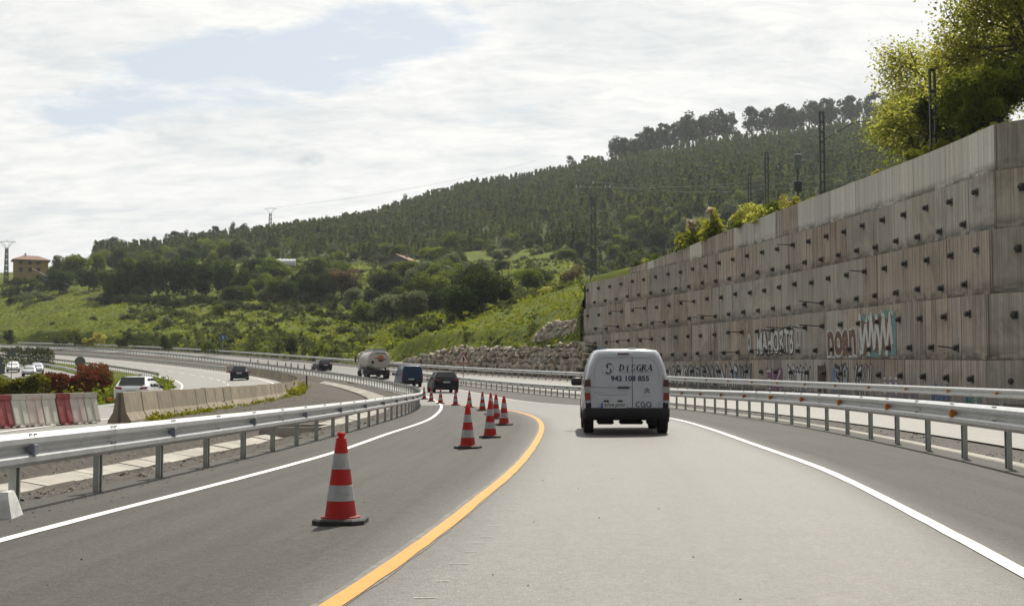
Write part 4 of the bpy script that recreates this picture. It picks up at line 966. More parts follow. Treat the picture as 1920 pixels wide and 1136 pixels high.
# --- the white panel van in front
def white_van():
    L, w, H = 4.38, .905, 1.80; p = hit(1175, 822.5)
    Yv = 26.9; x = (1174.5 - 960) / F * Yv / .9983
    root = empty('panel_van', (x, Yv, road_z(x, Yv) + .002), LN.head(Yv) * .8 - .006, 'white panel van with blue lettering on its rear doors, driving ahead', 'van')
    zb = .30
    sts = [(.0, zb + .12, .98, 1.70, w * .955, w * .965, w * .70), (.035, zb + .06, 1.0, 1.755, w * .975, w * .985, w * .735), (.10, zb, 1.02, 1.785, w * .99, w * .998, w * .765), (.3, zb, 1.03, 1.80, w, w, w * .79), (1.5, zb, 1.03, 1.815, w, w, w * .80), (2.45, zb, 1.03, 1.80, w, w, w * .79), (2.85, zb, 1.02, 1.66, w, w, w * .77), (3.35, zb, 1.0, 1.20, w, w * .985, w * .82), (3.55, zb, .96, 1.08, w, w * .97, w * .80), (4.1, zb + .02, .84, .95, w * .96, w * .9, w * .72), (4.38, zb + .1, .6, .72, w * .8, w * .75, w * .6)]
    link('body', loft_body(sts, M['car_white']), root)
    # rear doors: two thin leaves with a gap between, on the flat tail
    def zx(z): # half width of the tail at height z
        return float(np.interp(z, [.55, 1.0, 1.35, 1.58, 1.66], [.80, .815, .74, .655, .58]))
    split = .115
    def leaf(x0, x1, name):
        zs = np.linspace(.56, 1.655, 16); V = []; Fc = []
        for z in zs:
            hw = zx(z); a, b = max(x0, -hw), min(x1, hw); lean = .02 * (z - .56) / 1.1
            V += [(a, -.022 + lean, z), (b, -.022 + lean, z), (a, .03 + lean, z), (b, .03 + lean, z)]
        for i in range(15):
            k = 4 * i; Fc += [(k, k + 1, k + 5, k + 4), (k + 2, k + 6, k + 7, k + 3), (k, k + 4, k + 6, k + 2), (k + 1, k + 3, k + 7, k + 5)]
        Fc += [(0, 2, 3, 1), (60, 61, 63, 62)]; return part(root, name, V, Fc, M['car_white'])
    dl = leaf(-.9, split - .007, 'rear_door'); dr = leaf(split + .007, .9, 'rear_door')
    for s_ in (-1, 1):
        for z_ in (.66, 1.22):
            mb = MB(); mb.box((s_ * (zx(z_) + .012), -.02, z_), (.045, .03, .075), bev=.008); mb.build('door_hinge', M['car_white'], dl if s_ < 0 else dr)
    mb = MB(); mb.box((split, -.004, 1.1), (.007, .01, 1.08)); mb.build('door_gap', M['bumper'], dl)
    # pressed outline of the window area
    pts = [(-.66, 1.12), (-.69, 1.25), (-.64, 1.45), (-.58, 1.565), (-.50, 1.60), (.105, 1.60)]; mb = MB(); mb.tube([(x, -.018 + .02 * (z - .56) / 1.1, z) for x, z in pts], .007, 5); mb.build('pressed_edge', M['ink_grey'], dl)
    pts = [(.125, 1.60), (.47, 1.60), (.56, 1.56), (.63, 1.43), (.68, 1.25), (.66, 1.13)]; mb = MB(); mb.tube([(x, -.018 + .02 * (z - .56) / 1.1, z) for x, z in pts], .007, 5); mb.build('pressed_edge', M['ink_grey'], dr)
    pts = [(-.78, 1.0), (-.3, .985), (.1, .98)]; mb = MB(); mb.tube([(x, -.02, z) for x, z in pts], .004, 4); mb.build('door_crease', M['ink_grey'], dl)
    mb = MB(); mb.box((-.07, -.012, 1.695), (.25, .05, .026), bev=.01); mb.build('high_brake_light', M['lamp_dark'], root)
    mb = MB(); mb.box((-.075, -.03, .985), (.255, .04, .04), bev=.016); mb.build('door_handle', [M['blkplastic']], dl)
    mb = MB(); mb.box((-.30, -.018, .70), (.66, .02, .20), bev=.008); mb.build('plate_recess', M['car_white'], dl)
    pl = MB(); pl.box((-.28, -.036, .605), (.53, .014, .115)); pl = pl.build('number_plate', M['plate_white'], root)
    def letters(s, cx, z, wid, hei, mat, parent=root, y=-.026, shear=0., off=0., name='lettering', space=1., serif=False):
        V, Fc = text_mesh(s, off, shear=shear, space=space); lo, hi = V.min(0), V.max(0); sx = wid / (hi[0] - lo[0]); sz = hei / (hi[1] - lo[1])
        Q = [((v[0] - lo[0]) * sx - wid / 2 + cx, y + .02 * (z - .56 + (v[1] - lo[1]) * sz) / 1.1, z + (v[1] - lo[1]) * sz) for v in V]; me = mesh_np(name, Q, Fc, [mat]); return link(name, me, parent)
    mb = MB(); mb.box((-.523, -.045, .605), (.042, .004, .112)); mb.build('plate_band', M['plate_blue'], pl)
    letters('5724 JXW', -.255, .567, .44, .078, M['ink_black'], pl, -.0455, off=.03)
    for xx in (-.43, -.14): mb = MB(); mb.box((xx, -.034, .70), (.11, .02, .035), bev=.008); mb.build('plate_lamp', M['blkplastic'], root)
    # big serif name, drawn with thick and thin strokes and slab serifs
    def serif_word(word, x0, z0, wid, hei, sl, parent):
        G = {'D': [('v', .16, 0, 1, .26), ('arc', .12, .5, .82, .5, -90, 90, .12, .27)], 'I': [('v', .5, 0, 1, .27)], 'i': [('v', .5, 0, .72, .27), ('dot', .5, .9, .1)],
             'S': [('arc', .5, .74, .34, .25, 20, 250, .12, .24), ('arc', .5, .26, .38, .26, -160, 70, .24, .12)], 'G': [('arc', .52, .5, .46, .5, 40, 320, .12, .27), ('v', .86, .04, .42, .22)],
             'R': [('v', .18, 0, 1, .26), ('arc', .14, .74, .68, .26, -90, 90, .11, .24), ('l', .42, .5, .92, .02, .26)], 'A': [('l', .08, .02, .50, .98, .11), ('l', .52, .98, .88, .0, .28), ('h', .24, .70, .30, .09)]}
        cw = wid / len(word); mb = MB()
        def P(u, v, i): return (x0 + cw * (i + .03 + u * .97) + sl * v * hei, -.0265 + .02 * (z0 - .56 + v * hei) / 1.1, z0 + v * hei)
        for i, ch in enumerate(word):
            for st in G[ch]:
                if st[0] == 'v':
                    _, u, a, b, t = st; q = [(u - t / 2, a), (u + t / 2, a), (u + t / 2, b), (u - t / 2, b)]; mb.add([P(*k, i) for k in q], [(0, 1, 2, 3)])
                    for e in (a, b):
                        s = .045; e0 = e if e < .5 else e - s; q = [(u - t * 1.05, e0), (u + t * 1.05, e0), (u + t * 1.05, e0 + s), (u - t * 1.05, e0 + s)]; mb.add([(p[0], p[1] - .0006, p[2]) for p in [P(*k, i) for k in q]], [(0, 1, 2, 3)])
                elif st[0] == 'h': _, a, b, v, t = st; mb.add([P(a, v, i), P(b, v, i), P(b, v + t, i), P(a, v + t, i)], [(0, 1, 2, 3)])
                elif st[0] == 'l':
                    _, a, b, c, d, t = st; mb.add([P(a - t / 2, b, i), P(a + t / 2, b, i), P(c + t / 2, d, i), P(c - t / 2, d, i)], [(0, 1, 2, 3)])
                    for (u, v) in ((a, b), (c, d)):
                        if v < .3: mb.add([(p[0], p[1] - .0006, p[2]) for p in [P(u - .14, 0, i), P(u + .14, 0, i), P(u + .14, .045, i), P(u - .14, .045, i)]], [(0, 1, 2, 3)])
                elif st[0] == 'dot': _, u, v, t = st; mb.add([P(u - t, v - t * .6, i), P(u + t, v - t * .6, i), P(u + t, v + t * .6, i), P(u - t, v + t * .6, i)], [(0, 1, 2, 3)])
                else:
                    _, u, v, ru, rv, a0, a1, tA, tB = st; N = 14; V = []
                    for k in range(N + 1):
                        a = math.radians(a0 + (a1 - a0) * k / N); th = tA + (tB - tA) * abs(math.cos(a)) if ch != 'S' else tA + (tB - tA) * k / N
                        V += [P(u + ru * math.cos(a), v + rv * math.sin(a), i), P(u + (ru - th) * math.cos(a), v + (rv - th * .55) * math.sin(a), i)]
                    mb.add(V, [(2 * k, 2 * k + 1, 2 * k + 3, 2 * k + 2) for k in range(N)])
        return mb.build('lettering', M['ink'], parent)
    serif_word('DiSGRA', -.17, 1.325, .70, .14, .16, root)
    letters('RECAMBIOS AUTOMOCION', .185, 1.285, .62, .026, M['ink_grey'], root, -.0265, .2, .01)
    letters('942 108 855', .065, 1.115, .80, .115, M['ink'], root, -.0265, off=.03)
    mb = MB()
    for a0 in range(0, 360, 12):
        if a0 in (108, 120, 300): continue
        A = [math.radians(a0), math.radians(a0 + 12)]; mb.add([(-.40 + rr * math.cos(a), -.0255 + .02 * .82 / 1.1, 1.375 + rr * math.sin(a)) for a, rr in ((A[0], .125), (A[0], .131), (A[1], .131), (A[1], .125))], [(0, 1, 2, 3)])
    mb.build('logo_ring', M['ink_grey'], root)
    serif_word('S', -.49, 1.262, .19, .23, .12, root)
    letters('www.gruposerrano.com', -.30, .80, .60, .03, M['ink_grey'], root, -.027, off=.006); letters('BERLINGO', -.585, .87, .2, .022, M['ink_grey'], root, -.027)
    # chevron badge, CGA logo, round sticker
    for k, z in enumerate((.865, .915)): mb = MB(); mb.add([(.42 + dx, -.028, z + dz) for dx, dz in ((-.07, 0), (-.055, 0), (0, .038), (.055, 0), (.07, 0), (.0, .062))], [(0, 1, 2, 5), (2, 3, 4, 5)]); mb.build('chevron_badge', M['ink'], root)
    letters('citroen', .42, .795, .20, .018, M['ink_grey'], root, -.027)
    mb = MB()
    for cx, a0, a1 in ((.235, 50, 310), (.335, 50, 330), (.455, 0, 360)):
        N = 18; V = []
        for k in range(N + 1): a = math.radians(a0 + (a1 - a0) * k / N); V += [(cx + .052 * math.cos(a), -.0275, .63 + .058 * math.sin(a)), (cx + .036 * math.cos(a), -.0275, .63 + .042 * math.sin(a))]
        mb.add(V, [(2 * k, 2 * k + 1, 2 * k + 3, 2 * k + 2) for k in range(N)])
    mb.add([(.365, -.028, .575), (.385, -.028, .575), (.385, -.028, .64), (.34, -.028, .64), (.34, -.028, .625), (.365, -.028, .625)], [(0, 1, 2, 3, 4, 5)]); mb.add([(.49, -.028, .575), (.508, -.028, .575), (.508, -.028, .65), (.49, -.028, .65)], [(0, 1, 2, 3)]); mb.build('logo', M['ink'], root)
    letters('ATR', .645, .615, .06, .025, M['ink_grey'], root, -.027); mb = MB()
    V = []
    for k in range(25): a = math.radians(-90 + 180 * k / 24); V += [(.645 + .055 * math.cos(a), -.0275, .63 + .055 * math.sin(a)), (.645 + .047 * math.cos(a), -.0275, .63 + .047 * math.sin(a))]
    mb.add(V, [(2 * k, 2 * k + 1, 2 * k + 3, 2 * k + 2) for k in range(24)]); mb.build('sticker', M['plate_blue'], root)
    mb = MB(); mb.add([(.26, -.027, .532), (.50, -.027, .532), (.50, -.027, .538), (.26, -.027, .538)], [(0, 1, 2, 3)]); mb.build('lettering_rule', M['ink'], root)
    # lamps up the corner pillars
    for s in (-1, 1):
        tl = None
        for nm, z0, z1, mt in (('upper_lens', 1.0, 1.145, 'lamp_dark'), ('middle_lens', .87, 1.0, 'lamp_clear'), ('lower_lens', .715, .87, 'lamp_red')):
            def xo(z): return float(np.interp(z, [.7, 1.0, 1.15], [.875, .893, .866]))
            V = [(s * .755, -.045, z0), (s * xo(z0), -.02, z0), (s * xo(z1), -.02, z1), (s * .765, -.045, z1), (s * (xo(z0) + .012), .12, z0), (s * (xo(z1) + .012), .12, z1), (s * .762, .05, z0), (s * .772, .05, z1)]
            o = part(root if tl is None else tl, 'tail_light' if tl is None else nm, V, [(0, 1, 2, 3), (1, 4, 5, 2), (0, 3, 7, 6), (3, 2, 5, 7), (0, 6, 4, 1)], M[mt])
            if tl is None: tl = o
    # bumper: wraps the tail, black
    prof = [(-.895, .18), (-.90, .06), (-.86, -.045), (-.70, -.075), (0, -.085), (.70, -.075), (.86, -.045), (.90, .06), (.895, .18)]; V = []
    for z, ins in ((.30, .05), (.36, .012), (.52, .0), (.555, .02)):
        V += [(x * (1 - ins * .4), y + ins, z) for x, y in prof]
    n = len(prof); Fc = [(i * n + k, i * n + k + 1, (i + 1) * n + k + 1, (i + 1) * n + k) for i in range(3) for k in range(n - 1)] + [tuple(3 * n + k for k in range(n)), tuple(range(n))]
    part(root, 'rear_bumper', V, Fc, M['bumper'], True)
    for s in (-1, 1): mb = MB(); mb.box((s * .80, .0, .60), (.13, .08, .17), bev=.03); mb.build('bumper_corner', M['bumper'], root)
    mb = MB(); mb.box((-.45, .3, .27), (.34, .5, .12), bev=.03); mb.box((.1, .35, .25), (.5, .4, .08), bev=.03); mb.box((.52, .25, .26), (.2, .3, .10), bev=.03); mb.tube([(-.3, .9, .26), (-.3, .04, .25)], .03, 10); mb.build('underbody', M['bumper'], root)
    ml = MB(); mb = MB()
    mirror_pair(root, 3.05, 1.10, w - .06, M['blkplastic'], 1.25)
    for s in (-1, 1):
        V, Fc = side_window(sts, 2.15, 2.95, s); part(root, 'side_window', V, Fc, M['glass']); V, Fc = side_window(sts, .4, 2.0, s, .05, .3); part(root, 'body_moulding', V, Fc, M['car_white'])
        mb = MB(); mb.box((s * .64, 4.2, .78), (.3, .2, .2), bev=.05); mb.build('headlight', M['lamp_clear'], root)
        for y in (.72, 3.45):
            V = [(s * (w + .005), y + .40 * math.cos(a), .33 + .40 * math.sin(a)) for a in np.linspace(-.2, math.pi + .2, 14)]; part(root, 'wheel_arch', V, [tuple(range(14))], M['bumper'])
    V, Fc = quad_patch([(.68, 3.36, 1.22), (-.68, 3.36, 1.22), (-.66, 2.80, 1.69), (.66, 2.80, 1.69)], 3); part(root, 'windscreen', V, Fc, M['glass_see'])
    add_wheels(root, (.72, 3.45), .79, .325, .21)
    mb = MB(); mb.tube([(.12, 2.3, 1.79), (.12, 2.05, 1.90)], .008, 5); mb.build('aerial', M['blkplastic'], root)
    mb = MB(); mb.box((.12, .16, 1.805), (.16, .12, .02), bev=.008); mb.build('roof_vent', M['car_white'], root)
white_van()

def on_road(px, Y): x = (px - 960) / F * Y / .9983; return Vector((x, Y, road_z(x, Y) + .004))
p = on_road(838, 96); car('suv_car', p, LL.head(96) + .03, 4.4, 1.90, 1.62, M['car_black'], 'black sport utility car with bright roof edge, following the blue van', 'suv')
p = on_road(612, 167); car('hatchback_car', p, LL.head(170), 4.3, 1.80, 1.48, M['car_black'], 'dark car ahead of the tanker, near the far row of small cones', 'hatch')
# slip road cars
def on_slip(px, Y): x = (px - 960) / F * Y / .9983; return Vector((x, Y, slipz(x, Y) + .004))
car('hatchback_car', on_slip(248, 66), LA.head(66) - .02, 4.3, 1.80, 1.50, M['car_white2'], 'white hatchback with red tail lights behind the concrete barrier', 'hatch')
car('hatchback_car', on_slip(450, 129), LA.head(129) - .10, 4.3, 1.80, 1.48, M['car_navy'], 'navy blue car with bright roof on the slip road', 'hatch')

def blue_van():
    L, w, H = 5.0, .965, 1.93; p = on_road(774, 115)
    root = empty('delivery_van', p, LL.head(115) + .02, 'dark blue windowless van with red tail lights behind the tanker', 'van'); zb = .32
    sts = [(0, zb + .1, 1.05, 1.86, w * .96, w * .965, w * .80), (.05, zb, 1.08, 1.90, w * .985, w * .99, w * .82), (.25, zb, 1.1, 1.93, w, w, w * .83), (3.0, zb, 1.1, 1.93, w, w, w * .83), (3.5, zb, 1.08, 1.78, w, w, w * .80), (4.0, zb, 1.05, 1.25, w, w * .98, w * .82), (4.6, zb, .92, 1.02, w * .97, w * .9, w * .75), (5.0, zb + .1, .6, .75, w * .8, w * .75, w * .6)]
    link('body', loft_body(sts, M['car_blue']), root)
    V, Fc = quad_patch([(-.70, -.012, .98), (.70, -.012, .98), (.66, .004, 1.78), (-.66, .004, 1.78)], 3); part(root, 'tailgate', V, Fc, M['car_blue'])
    V, Fc = quad_patch([(-.62, -.022, 1.22), (.62, -.022, 1.22), (.60, -.006, 1.70), (-.60, -.006, 1.70)], 3); part(root, 'tailgate_panel', V, Fc, M['car_blue'])
    for s in (-1, 1):
        mb = MB(); mb.box((s * .875, .03, .98), (.11, .1, .62), bev=.03); mb.build('tail_light', M['lamp_red'], root)
        V, Fc = side_window(sts, 2.75, 3.6, s); part(root, 'side_window', V, Fc, M['glass']); mb = MB(); mb.box((s * .7, 4.8, .82), (.3, .2, .2), bev=.05); mb.build('headlight', M['lamp_clear'], root)
    V, Fc = quad_patch([(.72, 4.0, 1.29), (-.72, 4.0, 1.29), (-.7, 3.48, 1.8), (.7, 3.48, 1.8)], 3); part(root, 'windscreen', V, Fc, M['glass_see'])
    mb = MB(); mb.box((0, .0, .48), (1.84, .22, .30), bev=.05); mb.build('rear_bumper', M['bumper'], root)
    mb = MB(); mb.box((-.12, -.125, .70), (.52, .02, .12)); mb.build('number_plate', M['plate_white'], root)
    mirror_pair(root, 3.55, 1.18, w, M['blkplastic'], 1.5); add_wheels(root, (.95, 4.05), .84, .335, .23)
    mb = MB(); mb.box((0, .5, .30), (1.3, .8, .12), bev=.03); mb.build('underbody', M['bumper'], root)
blue_van()

M['tank'] = pmat('tank_cream_paint', (.46, .45, .425), .4, coat=.2, var=(.45, .42, .37), vscale=1.2); M['tank_trim'] = pmat('tank_grey_trim', (.40, .42, .43), .45, .5); M['logo_orange'] = pmat('orange_logo_paint', (.50, .13, .03), .5); M['logo_brown'] = pmat('brown_logo_paint', (.16, .05, .03), .5)
def tanker():
    p = on_road(712, 139); root = empty('tanker_truck', p, LL.head(141) - .04, 'cream road tanker with orange logo on its rear end', 'truck')
    def ell(y, rx, rz, zc, n=28): return [(rx * (abs(math.cos(a))**.85) * math.copysign(1, math.cos(a)), y, zc + rz * (abs(math.sin(a))**.85) * math.copysign(1, math.sin(a))) for a in np.linspace(0, 2 * math.pi, n, endpoint=False)]
    def shell(rows, n=28):
        V = [q for r_ in rows for q in r_]; Fc = [(i * n + k, i * n + (k + 1) % n, (i + 1) * n + (k + 1) % n, (i + 1) * n + k) for i in range(len(rows) - 1) for k in range(n)] + [tuple(range(n)), tuple((len(rows) - 1) * n + k for k in range(n))]; return V, Fc
    V, Fc = shell([ell(.10, .9, .78, 2.12), ell(.16, 1.14, .97, 2.12), ell(.24, 1.20, 1.02, 2.12), ell(6.2, 1.20, 1.02, 2.12), ell(6.28, 1.14, .97, 2.12), ell(6.34, .8, .7, 2.12)]); tk = part(root, 'tank', V, Fc, M['tank'], True)
    for y in (1.7, 3.2, 4.7): V, Fc = shell([ell(y, 1.207, 1.027, 2.12), ell(y + .05, 1.207, 1.027, 2.12)]); part(tk, 'tank_band', V, Fc, M['tank_trim'])
    mb = MB()
    for s in (-1, 1): mb.box((s * .62, 3.2, 3.17), (.06, 6.0, .30)); 
    mb.box((0, .25, 3.17), (1.24, .05, .30)); mb.build('walkway_rail', M['tank_trim'], tk)
    for y in (1., 2.4, 3.8, 5.2): mb = MB(); mb.lathe([(0, .18), (.28, .18), (.3, .12), (.3, 0)], 14, (0, y, 3.12)); mb.box((0, y, 3.34), (.3, .12, .06)); mb.build('hatch_lid', M['tank_trim'], tk)
    def disc(r0, r1, cx, cz, a0, a1, mt, y, nm, n=24):
        V = []
        for k in range(n + 1): a = math.radians(a0 + (a1 - a0) * k / n); V += [(cx + r0 * math.cos(a), y, cz + r0 * math.sin(a)), (cx + r1 * math.cos(a), y, cz + r1 * math.sin(a))]
        part(tk, nm, V, [(2 * k, 2 * k + 1, 2 * k + 3, 2 * k + 2) for k in range(n)], mt)
    disc(0, .34, .18, 2.25, 0, 180, M['logo_orange'], .094, 'logo'); disc(0, .34, .18, 2.19, 180, 360, M['logo_brown'], .094, 'logo')
    mb = MB(); mb.box((.30, .088, 2.16), (.92, .006, .12)); mb.box((-.28, .088, 2.27), (.30, .006, .12)); mb.build('logo_bar', M['logo_brown'], tk)
    V, Fc = text_mesh('NATORSI', .03); lo, hi = V.min(0), V.max(0); part(tk, 'lettering', [((v[0] - lo[0]) / (hi[0] - lo[0]) * 1.1 - .38, .09, 2.72 + (v[1] - lo[1]) / (hi[1] - lo[1]) * .16) for v in V], Fc, M['ink_black'])
    mb = MB(); mb.add([(-.72, .085, 1.62), (-.52, .085, 1.84), (-.72, .085, 2.06), (-.92, .085, 1.84)], [(0, 1, 2, 3)]); mb.build('hazard_placard', M['lamp_dark'], tk)
    mb = MB()
    for s in (-1, 1): mb.box((s * .42, 4.2, .92), (.12, 8.4, .24))
    mb.box((0, .25, .80), (2.3, .5, .46), bev=.04); mb.box((0, 2.3, .85), (2.2, 2.2, .34), bev=.05); mb.build('chassis', M['bumper'], root)
    mb = MB(); mb.box((0, -.03, .52), (2.3, .1, .14), bev=.02); mb.box((-.9, .04, .66), (.06, .08, .3)); mb.box((.9, .04, .66), (.06, .08, .3)); mb.build('rear_underrun_bar', M['bumper'], root)
    for s in (-1, 1):
        mb = MB(); mb.box((s * .95, -.04, .80), (.38, .06, .15), bev=.02); mb.build('tail_light', M['lamp_dark'], root)
        mb = MB(); mb.box((s * 1.08, 4.6, .80), (.26, 1.5, .62), bev=.06); mb.build('side_tank', M['tank_trim'], root)
        mb = MB(); mb.box((s * 1.12, 1.85, 1.28), (.26, 2.5, .06), bev=.02); mb.build('mudguard', M['bumper'], root)
        mb = MB(); mb.box((s * 1.20, 3.3, 1.02), (.05, .8, .6)); mb.build('equipment_locker', M['bumper'], root)
    mb = MB(); mb.box((0, 7.45, 1.98), (2.36, 1.75, 2.0), bev=.16); mb.build('cab', M['tank'], root, True, sharp=40)
    mb = MB(); mb.box((0, 6.68, 2.95), (2.2, .25, .3), bev=.06); mb.build('cab_deflector', M['tank'], root)
    mb = MB(); mb.box((0, 7.5, .78), (2.38, 1.8, .44), bev=.06); mb.build('cab_step', M['bumper'], root)
    mb = MB(); mb.box((0, 8.335, 2.3), (2.0, .02, .8)); mb.build('windscreen', M['glass'], root)
    for s in (-1, 1):
        mb = MB(); mb.box((s * 1.19, 7.7, 2.3), (.02, .9, .7)); mb.build('side_window', M['glass'], root)
        mb = MB(); mb.box((s * 1.45, 8.15, 2.35), (.20, .12, .70), bev=.03); mb.box((s * 1.28, 8.15, 2.45), (.3, .05, .05)); mb.build('door_mirror', M['blkplastic'], root)
    add_wheels(root, (1.2, 2.5, 7.3), 1.06, .50, .36)
tanker()
# ------------------------------------------------------------------ traffic cones
M['cone_red'] = pmat('cone_red_plastic', (.40, .016, .012), .55, var=(.22, .02, .018), vscale=9); M['cone_white'] = pmat('cone_reflective_sleeve', (.40, .41, .42), .5, var=(.26, .265, .27), vscale=14, detail=3)
tr = M['cone_red']; _t = NT(tr.node_tree); _b = _t.n['Principled BSDF']; _x = _t.new('ShaderNodeBsdfTranslucent'); _x.inputs[0].default_value = (.95, .03, .02, 1); _m = _t.new('ShaderNodeMixShader'); _m.inputs[0].default_value = .3; _t.l.new(_b.outputs[0], _m.inputs[1]); _t.l.new(_x.outputs[0], _m.inputs[2]); _t.l.new(_m.outputs[0], _t.n['Material Output'].inputs[0])
def cr(z): return .132 - (.132 - .042) * (z - .055) / (.70 - .055)
mb = MB(); hw = .215; ring = [(hw, hw * .62), (hw * .62, hw), (-hw * .62, hw), (-hw, hw * .62), (-hw, -hw * .62), (-hw * .62, -hw), (hw * .62, -hw), (hw, -hw * .62)]
V = [(x * f, y * f, z) for z, f in ((0, 1), (.032, 1), (.045, .93), (.045, .62)) for x, y in ring]; mb.add(V, [(i * 8 + k, i * 8 + (k + 1) % 8, i * 8 + 8 + (k + 1) % 8, i * 8 + 8 + k) for i in range(3) for k in range(8)] + [tuple(range(8)), tuple(range(24, 32))]); CB = mb.mesh('base', M['blk'])
mb = MB(); mb.lathe([(.165, .044), (.165, .055), (cr(.06), .06), (cr(.70), .70), (.028, .705), (.024, .715), (.034, .725), (.036, .742), (.026, .752), (0, .752)], 28); CBODY = mb.mesh('cone_body', M['cone_red'], True, 35)
def sleeve(z0, z1): mb = MB(); mb.lathe([(cr(z0) + .0005, z0), (cr(z0) + .003, z0 + .001), (cr(z1) + .003, z1 - .001), (cr(z1) + .0005, z1)], 28); return mb.mesh('reflective_sleeve', M['cone_white'], True, 35)
CS1, CS2 = sleeve(.185, .315), sleeve(.445, .575)
def cone(p, rz, label, group, tilt=0.):
    r_ = empty('traffic_cone', p, rz, label, 'traffic cone', group); r_.rotation_euler = (tilt, 0, rz)
    link('base', CB, r_); b_ = link('cone_body', CBODY, r_); link('reflective_sleeve', CS1, b_); link('reflective_sleeve', CS2, b_)
ORD = ['first', 'second', 'third', 'fourth', 'fifth', 'sixth', 'seventh', 'eighth', 'ninth', 'tenth', 'eleventh', 'twelfth']
near_c = [(638.6, 981), (877, 841), (919, 820.5), (945, 797), (930, 785.6), (920, 777.5), (904.6, 770), (880, 764), (854, 760), (826, 756.5), (808.6, 752.5), (795, 748.5)]
rc = random.Random(4)
for i, (px, py) in enumerate(near_c):
    p = hit(px, py); p.z = road_z(p.x, p.y) + .004
    cone(p, rc.uniform(-.3, .3) + (.12 if i == 0 else 0), 'red and white traffic cone standing alone beside the yellow line, ahead of the row' if i == 0 else f'red and white traffic cone beside the yellow line, {ORD[i]} counting from the lone cone', 'cones closing the lane beside the yellow line')
for i, (px, d) in enumerate(zip((586, 572, 560, 547, 537, 521, 504, 485, 471), (172, 175, 178, 181.5, 184, 188, 192.5, 198, 202))):
    p = on_road(px, d); cone(p, rc.uniform(-.4, .4), f'cone in the far row along the uphill bend, {ORD[i]} from the dark car', 'cones in the far row along the uphill bend')

# ------------------------------------------------------------------ concrete and plastic road barriers
M['njersey'] = pmat('weathered_barrier_concrete', (.33, .275, .20), .9, var=(.20, .17, .125), vscale=2.6, bump=.4, bscale=30, obj_rand=.18)
NJP = [(-.30, 0), (-.30, .06), (-.17, .27), (-.085, .80), (.085, .80), (.17, .27), (.30, .06), (.30, 0)]
def nj_mesh(L): mb = MB(); mb.prism(NJP, -L / 2 + .006, L / 2 - .006); return mb.mesh('concrete_barrier', M['njersey'])
NJ = nj_mesh(2.0); ya = LA.arc(34.6, 166, 2.0)
for i, y in enumerate(ya):
    o = link('concrete_barrier', NJ, None, (float(LA.X(y)), y, float(LA.Z(y)) - .01 + rc.uniform(-.01, .012)), (0, 0, LA.head(y) + rc.uniform(-.012, .012)))
    ones = ['', 'first', 'second', 'third', 'fourth', 'fifth', 'sixth', 'seventh', 'eighth', 'ninth', 'tenth', 'eleventh', 'twelfth', 'thirteenth', 'fourteenth', 'fifteenth', 'sixteenth', 'seventeenth', 'eighteenth', 'nineteenth']; tens = {20: 'twent', 30: 'thirt', 40: 'fort', 50: 'fift', 60: 'sixt'}; k_ = i + 1
    num = ones[k_] if k_ < 20 else (tens[k_ // 10 * 10] + 'ieth' if k_ % 10 == 0 else tens[k_ // 10 * 10] + 'y ' + ones[k_ % 10])
    lab = 'weathered concrete barrier block at the near end of the line, with amber marker' if i == 0 else (f'tan concrete barrier block beside the slip road, {num} from the amber marker')
    tag(o, lab, 'concrete barrier', 'concrete barrier blocks along the slip road')
    if i == 0: mb = MB(); mb.box((-.26, -1.0, .63), (.14, .03, .09), bev=.008); mb.box((-.14, -1.0, .63), (.14, .02, .02)); mb.build('amber_marker', M['orange_refl'], o)
    if i == 0: mb = MB(); mb.box((0, -1.003, .38), (.06, .02, .76)); mb.build('end_groove', M['wall_joint'], o)
M['pl_red'] = pmat('red_barrier_plastic', (.25, .032, .036), .6, var=(.30, .10, .10), vscale=4); M['pl_white'] = pmat('white_barrier_plastic', (.56, .55, .48), .5, var=(.44, .42, .36), vscale=4); M['pl_pink'] = pmat('faded_barrier_plastic', (.50, .36, .33), .5, var=(.52, .49, .44), vscale=6)
a0, a1 = np.array((-10.95, 33.6)), np.array((-12.75, 29.4)); dirv = (a1 - a0) / np.linalg.norm(a1 - a0); stp = .50
def pl_mesh(mat):
    mb = MB(); w = stp / 2 - .012; prof = [(-.26, .04), (-.26, .10), (-.10, .66), (-.12, .68), (-.12, .80), (.12, .80), (.12, .68), (.10, .66), (.26, .10), (.26, .04)]
    n = len(prof); V = []
    for y, f in ((-w, .96), (-w + .03, 1), (-.07, 1), (-.045, .84), (.045, .84), (.07, 1), (w - .03, 1), (w, .96)): V += [(x * (f if .1 <= z < .68 else 1), y, z) for x, z in prof]
    mb.add(V, [(i * n + k, i * n + (k + 1) % n, (i + 1) * n + (k + 1) % n, (i + 1) * n + k) for i in range(7) for k in range(n)] + [tuple(range(n)), tuple(7 * n + k for k in range(n))])
    for s in (-1, 1): mb.box((s * .20, 0, .02), (.14, .2, .05), bev=.01)
    return mb.mesh('plastic_barrier', mat)
PLM = {k: pl_mesh(M[k]) for k in ('pl_red', 'pl_white', 'pl_pink')}
seq = ['pl_white', 'pl_pink', 'pl_red', 'pl_white', 'pl_pink', 'pl_white', 'pl_red', 'pl_white', 'pl_red']
nm = {'pl_red': 'red', 'pl_white': 'cream white', 'pl_pink': 'faded pink and white'}
for i, k in enumerate(seq):
    q = a0 + dirv * stp * (i + .5)
    o = link('plastic_barrier', PLM[k], None, (q[0], q[1], slipz(q[0], q[1]) + .0), (0, 0, math.atan2(dirv[1], dirv[0]) - math.pi / 2 + rc.uniform(-.05, .05)))
    tag(o, f'{nm[k]} plastic road barrier, {ORD[i]} in the row counting from the concrete blocks', 'plastic barrier', 'plastic barriers closing the slip road entry')
M['white_block'] = pmat('white_painted_concrete', (.62, .62, .60), .85, var=(.44, .44, .43), vscale=5, bump=.4, bscale=25)
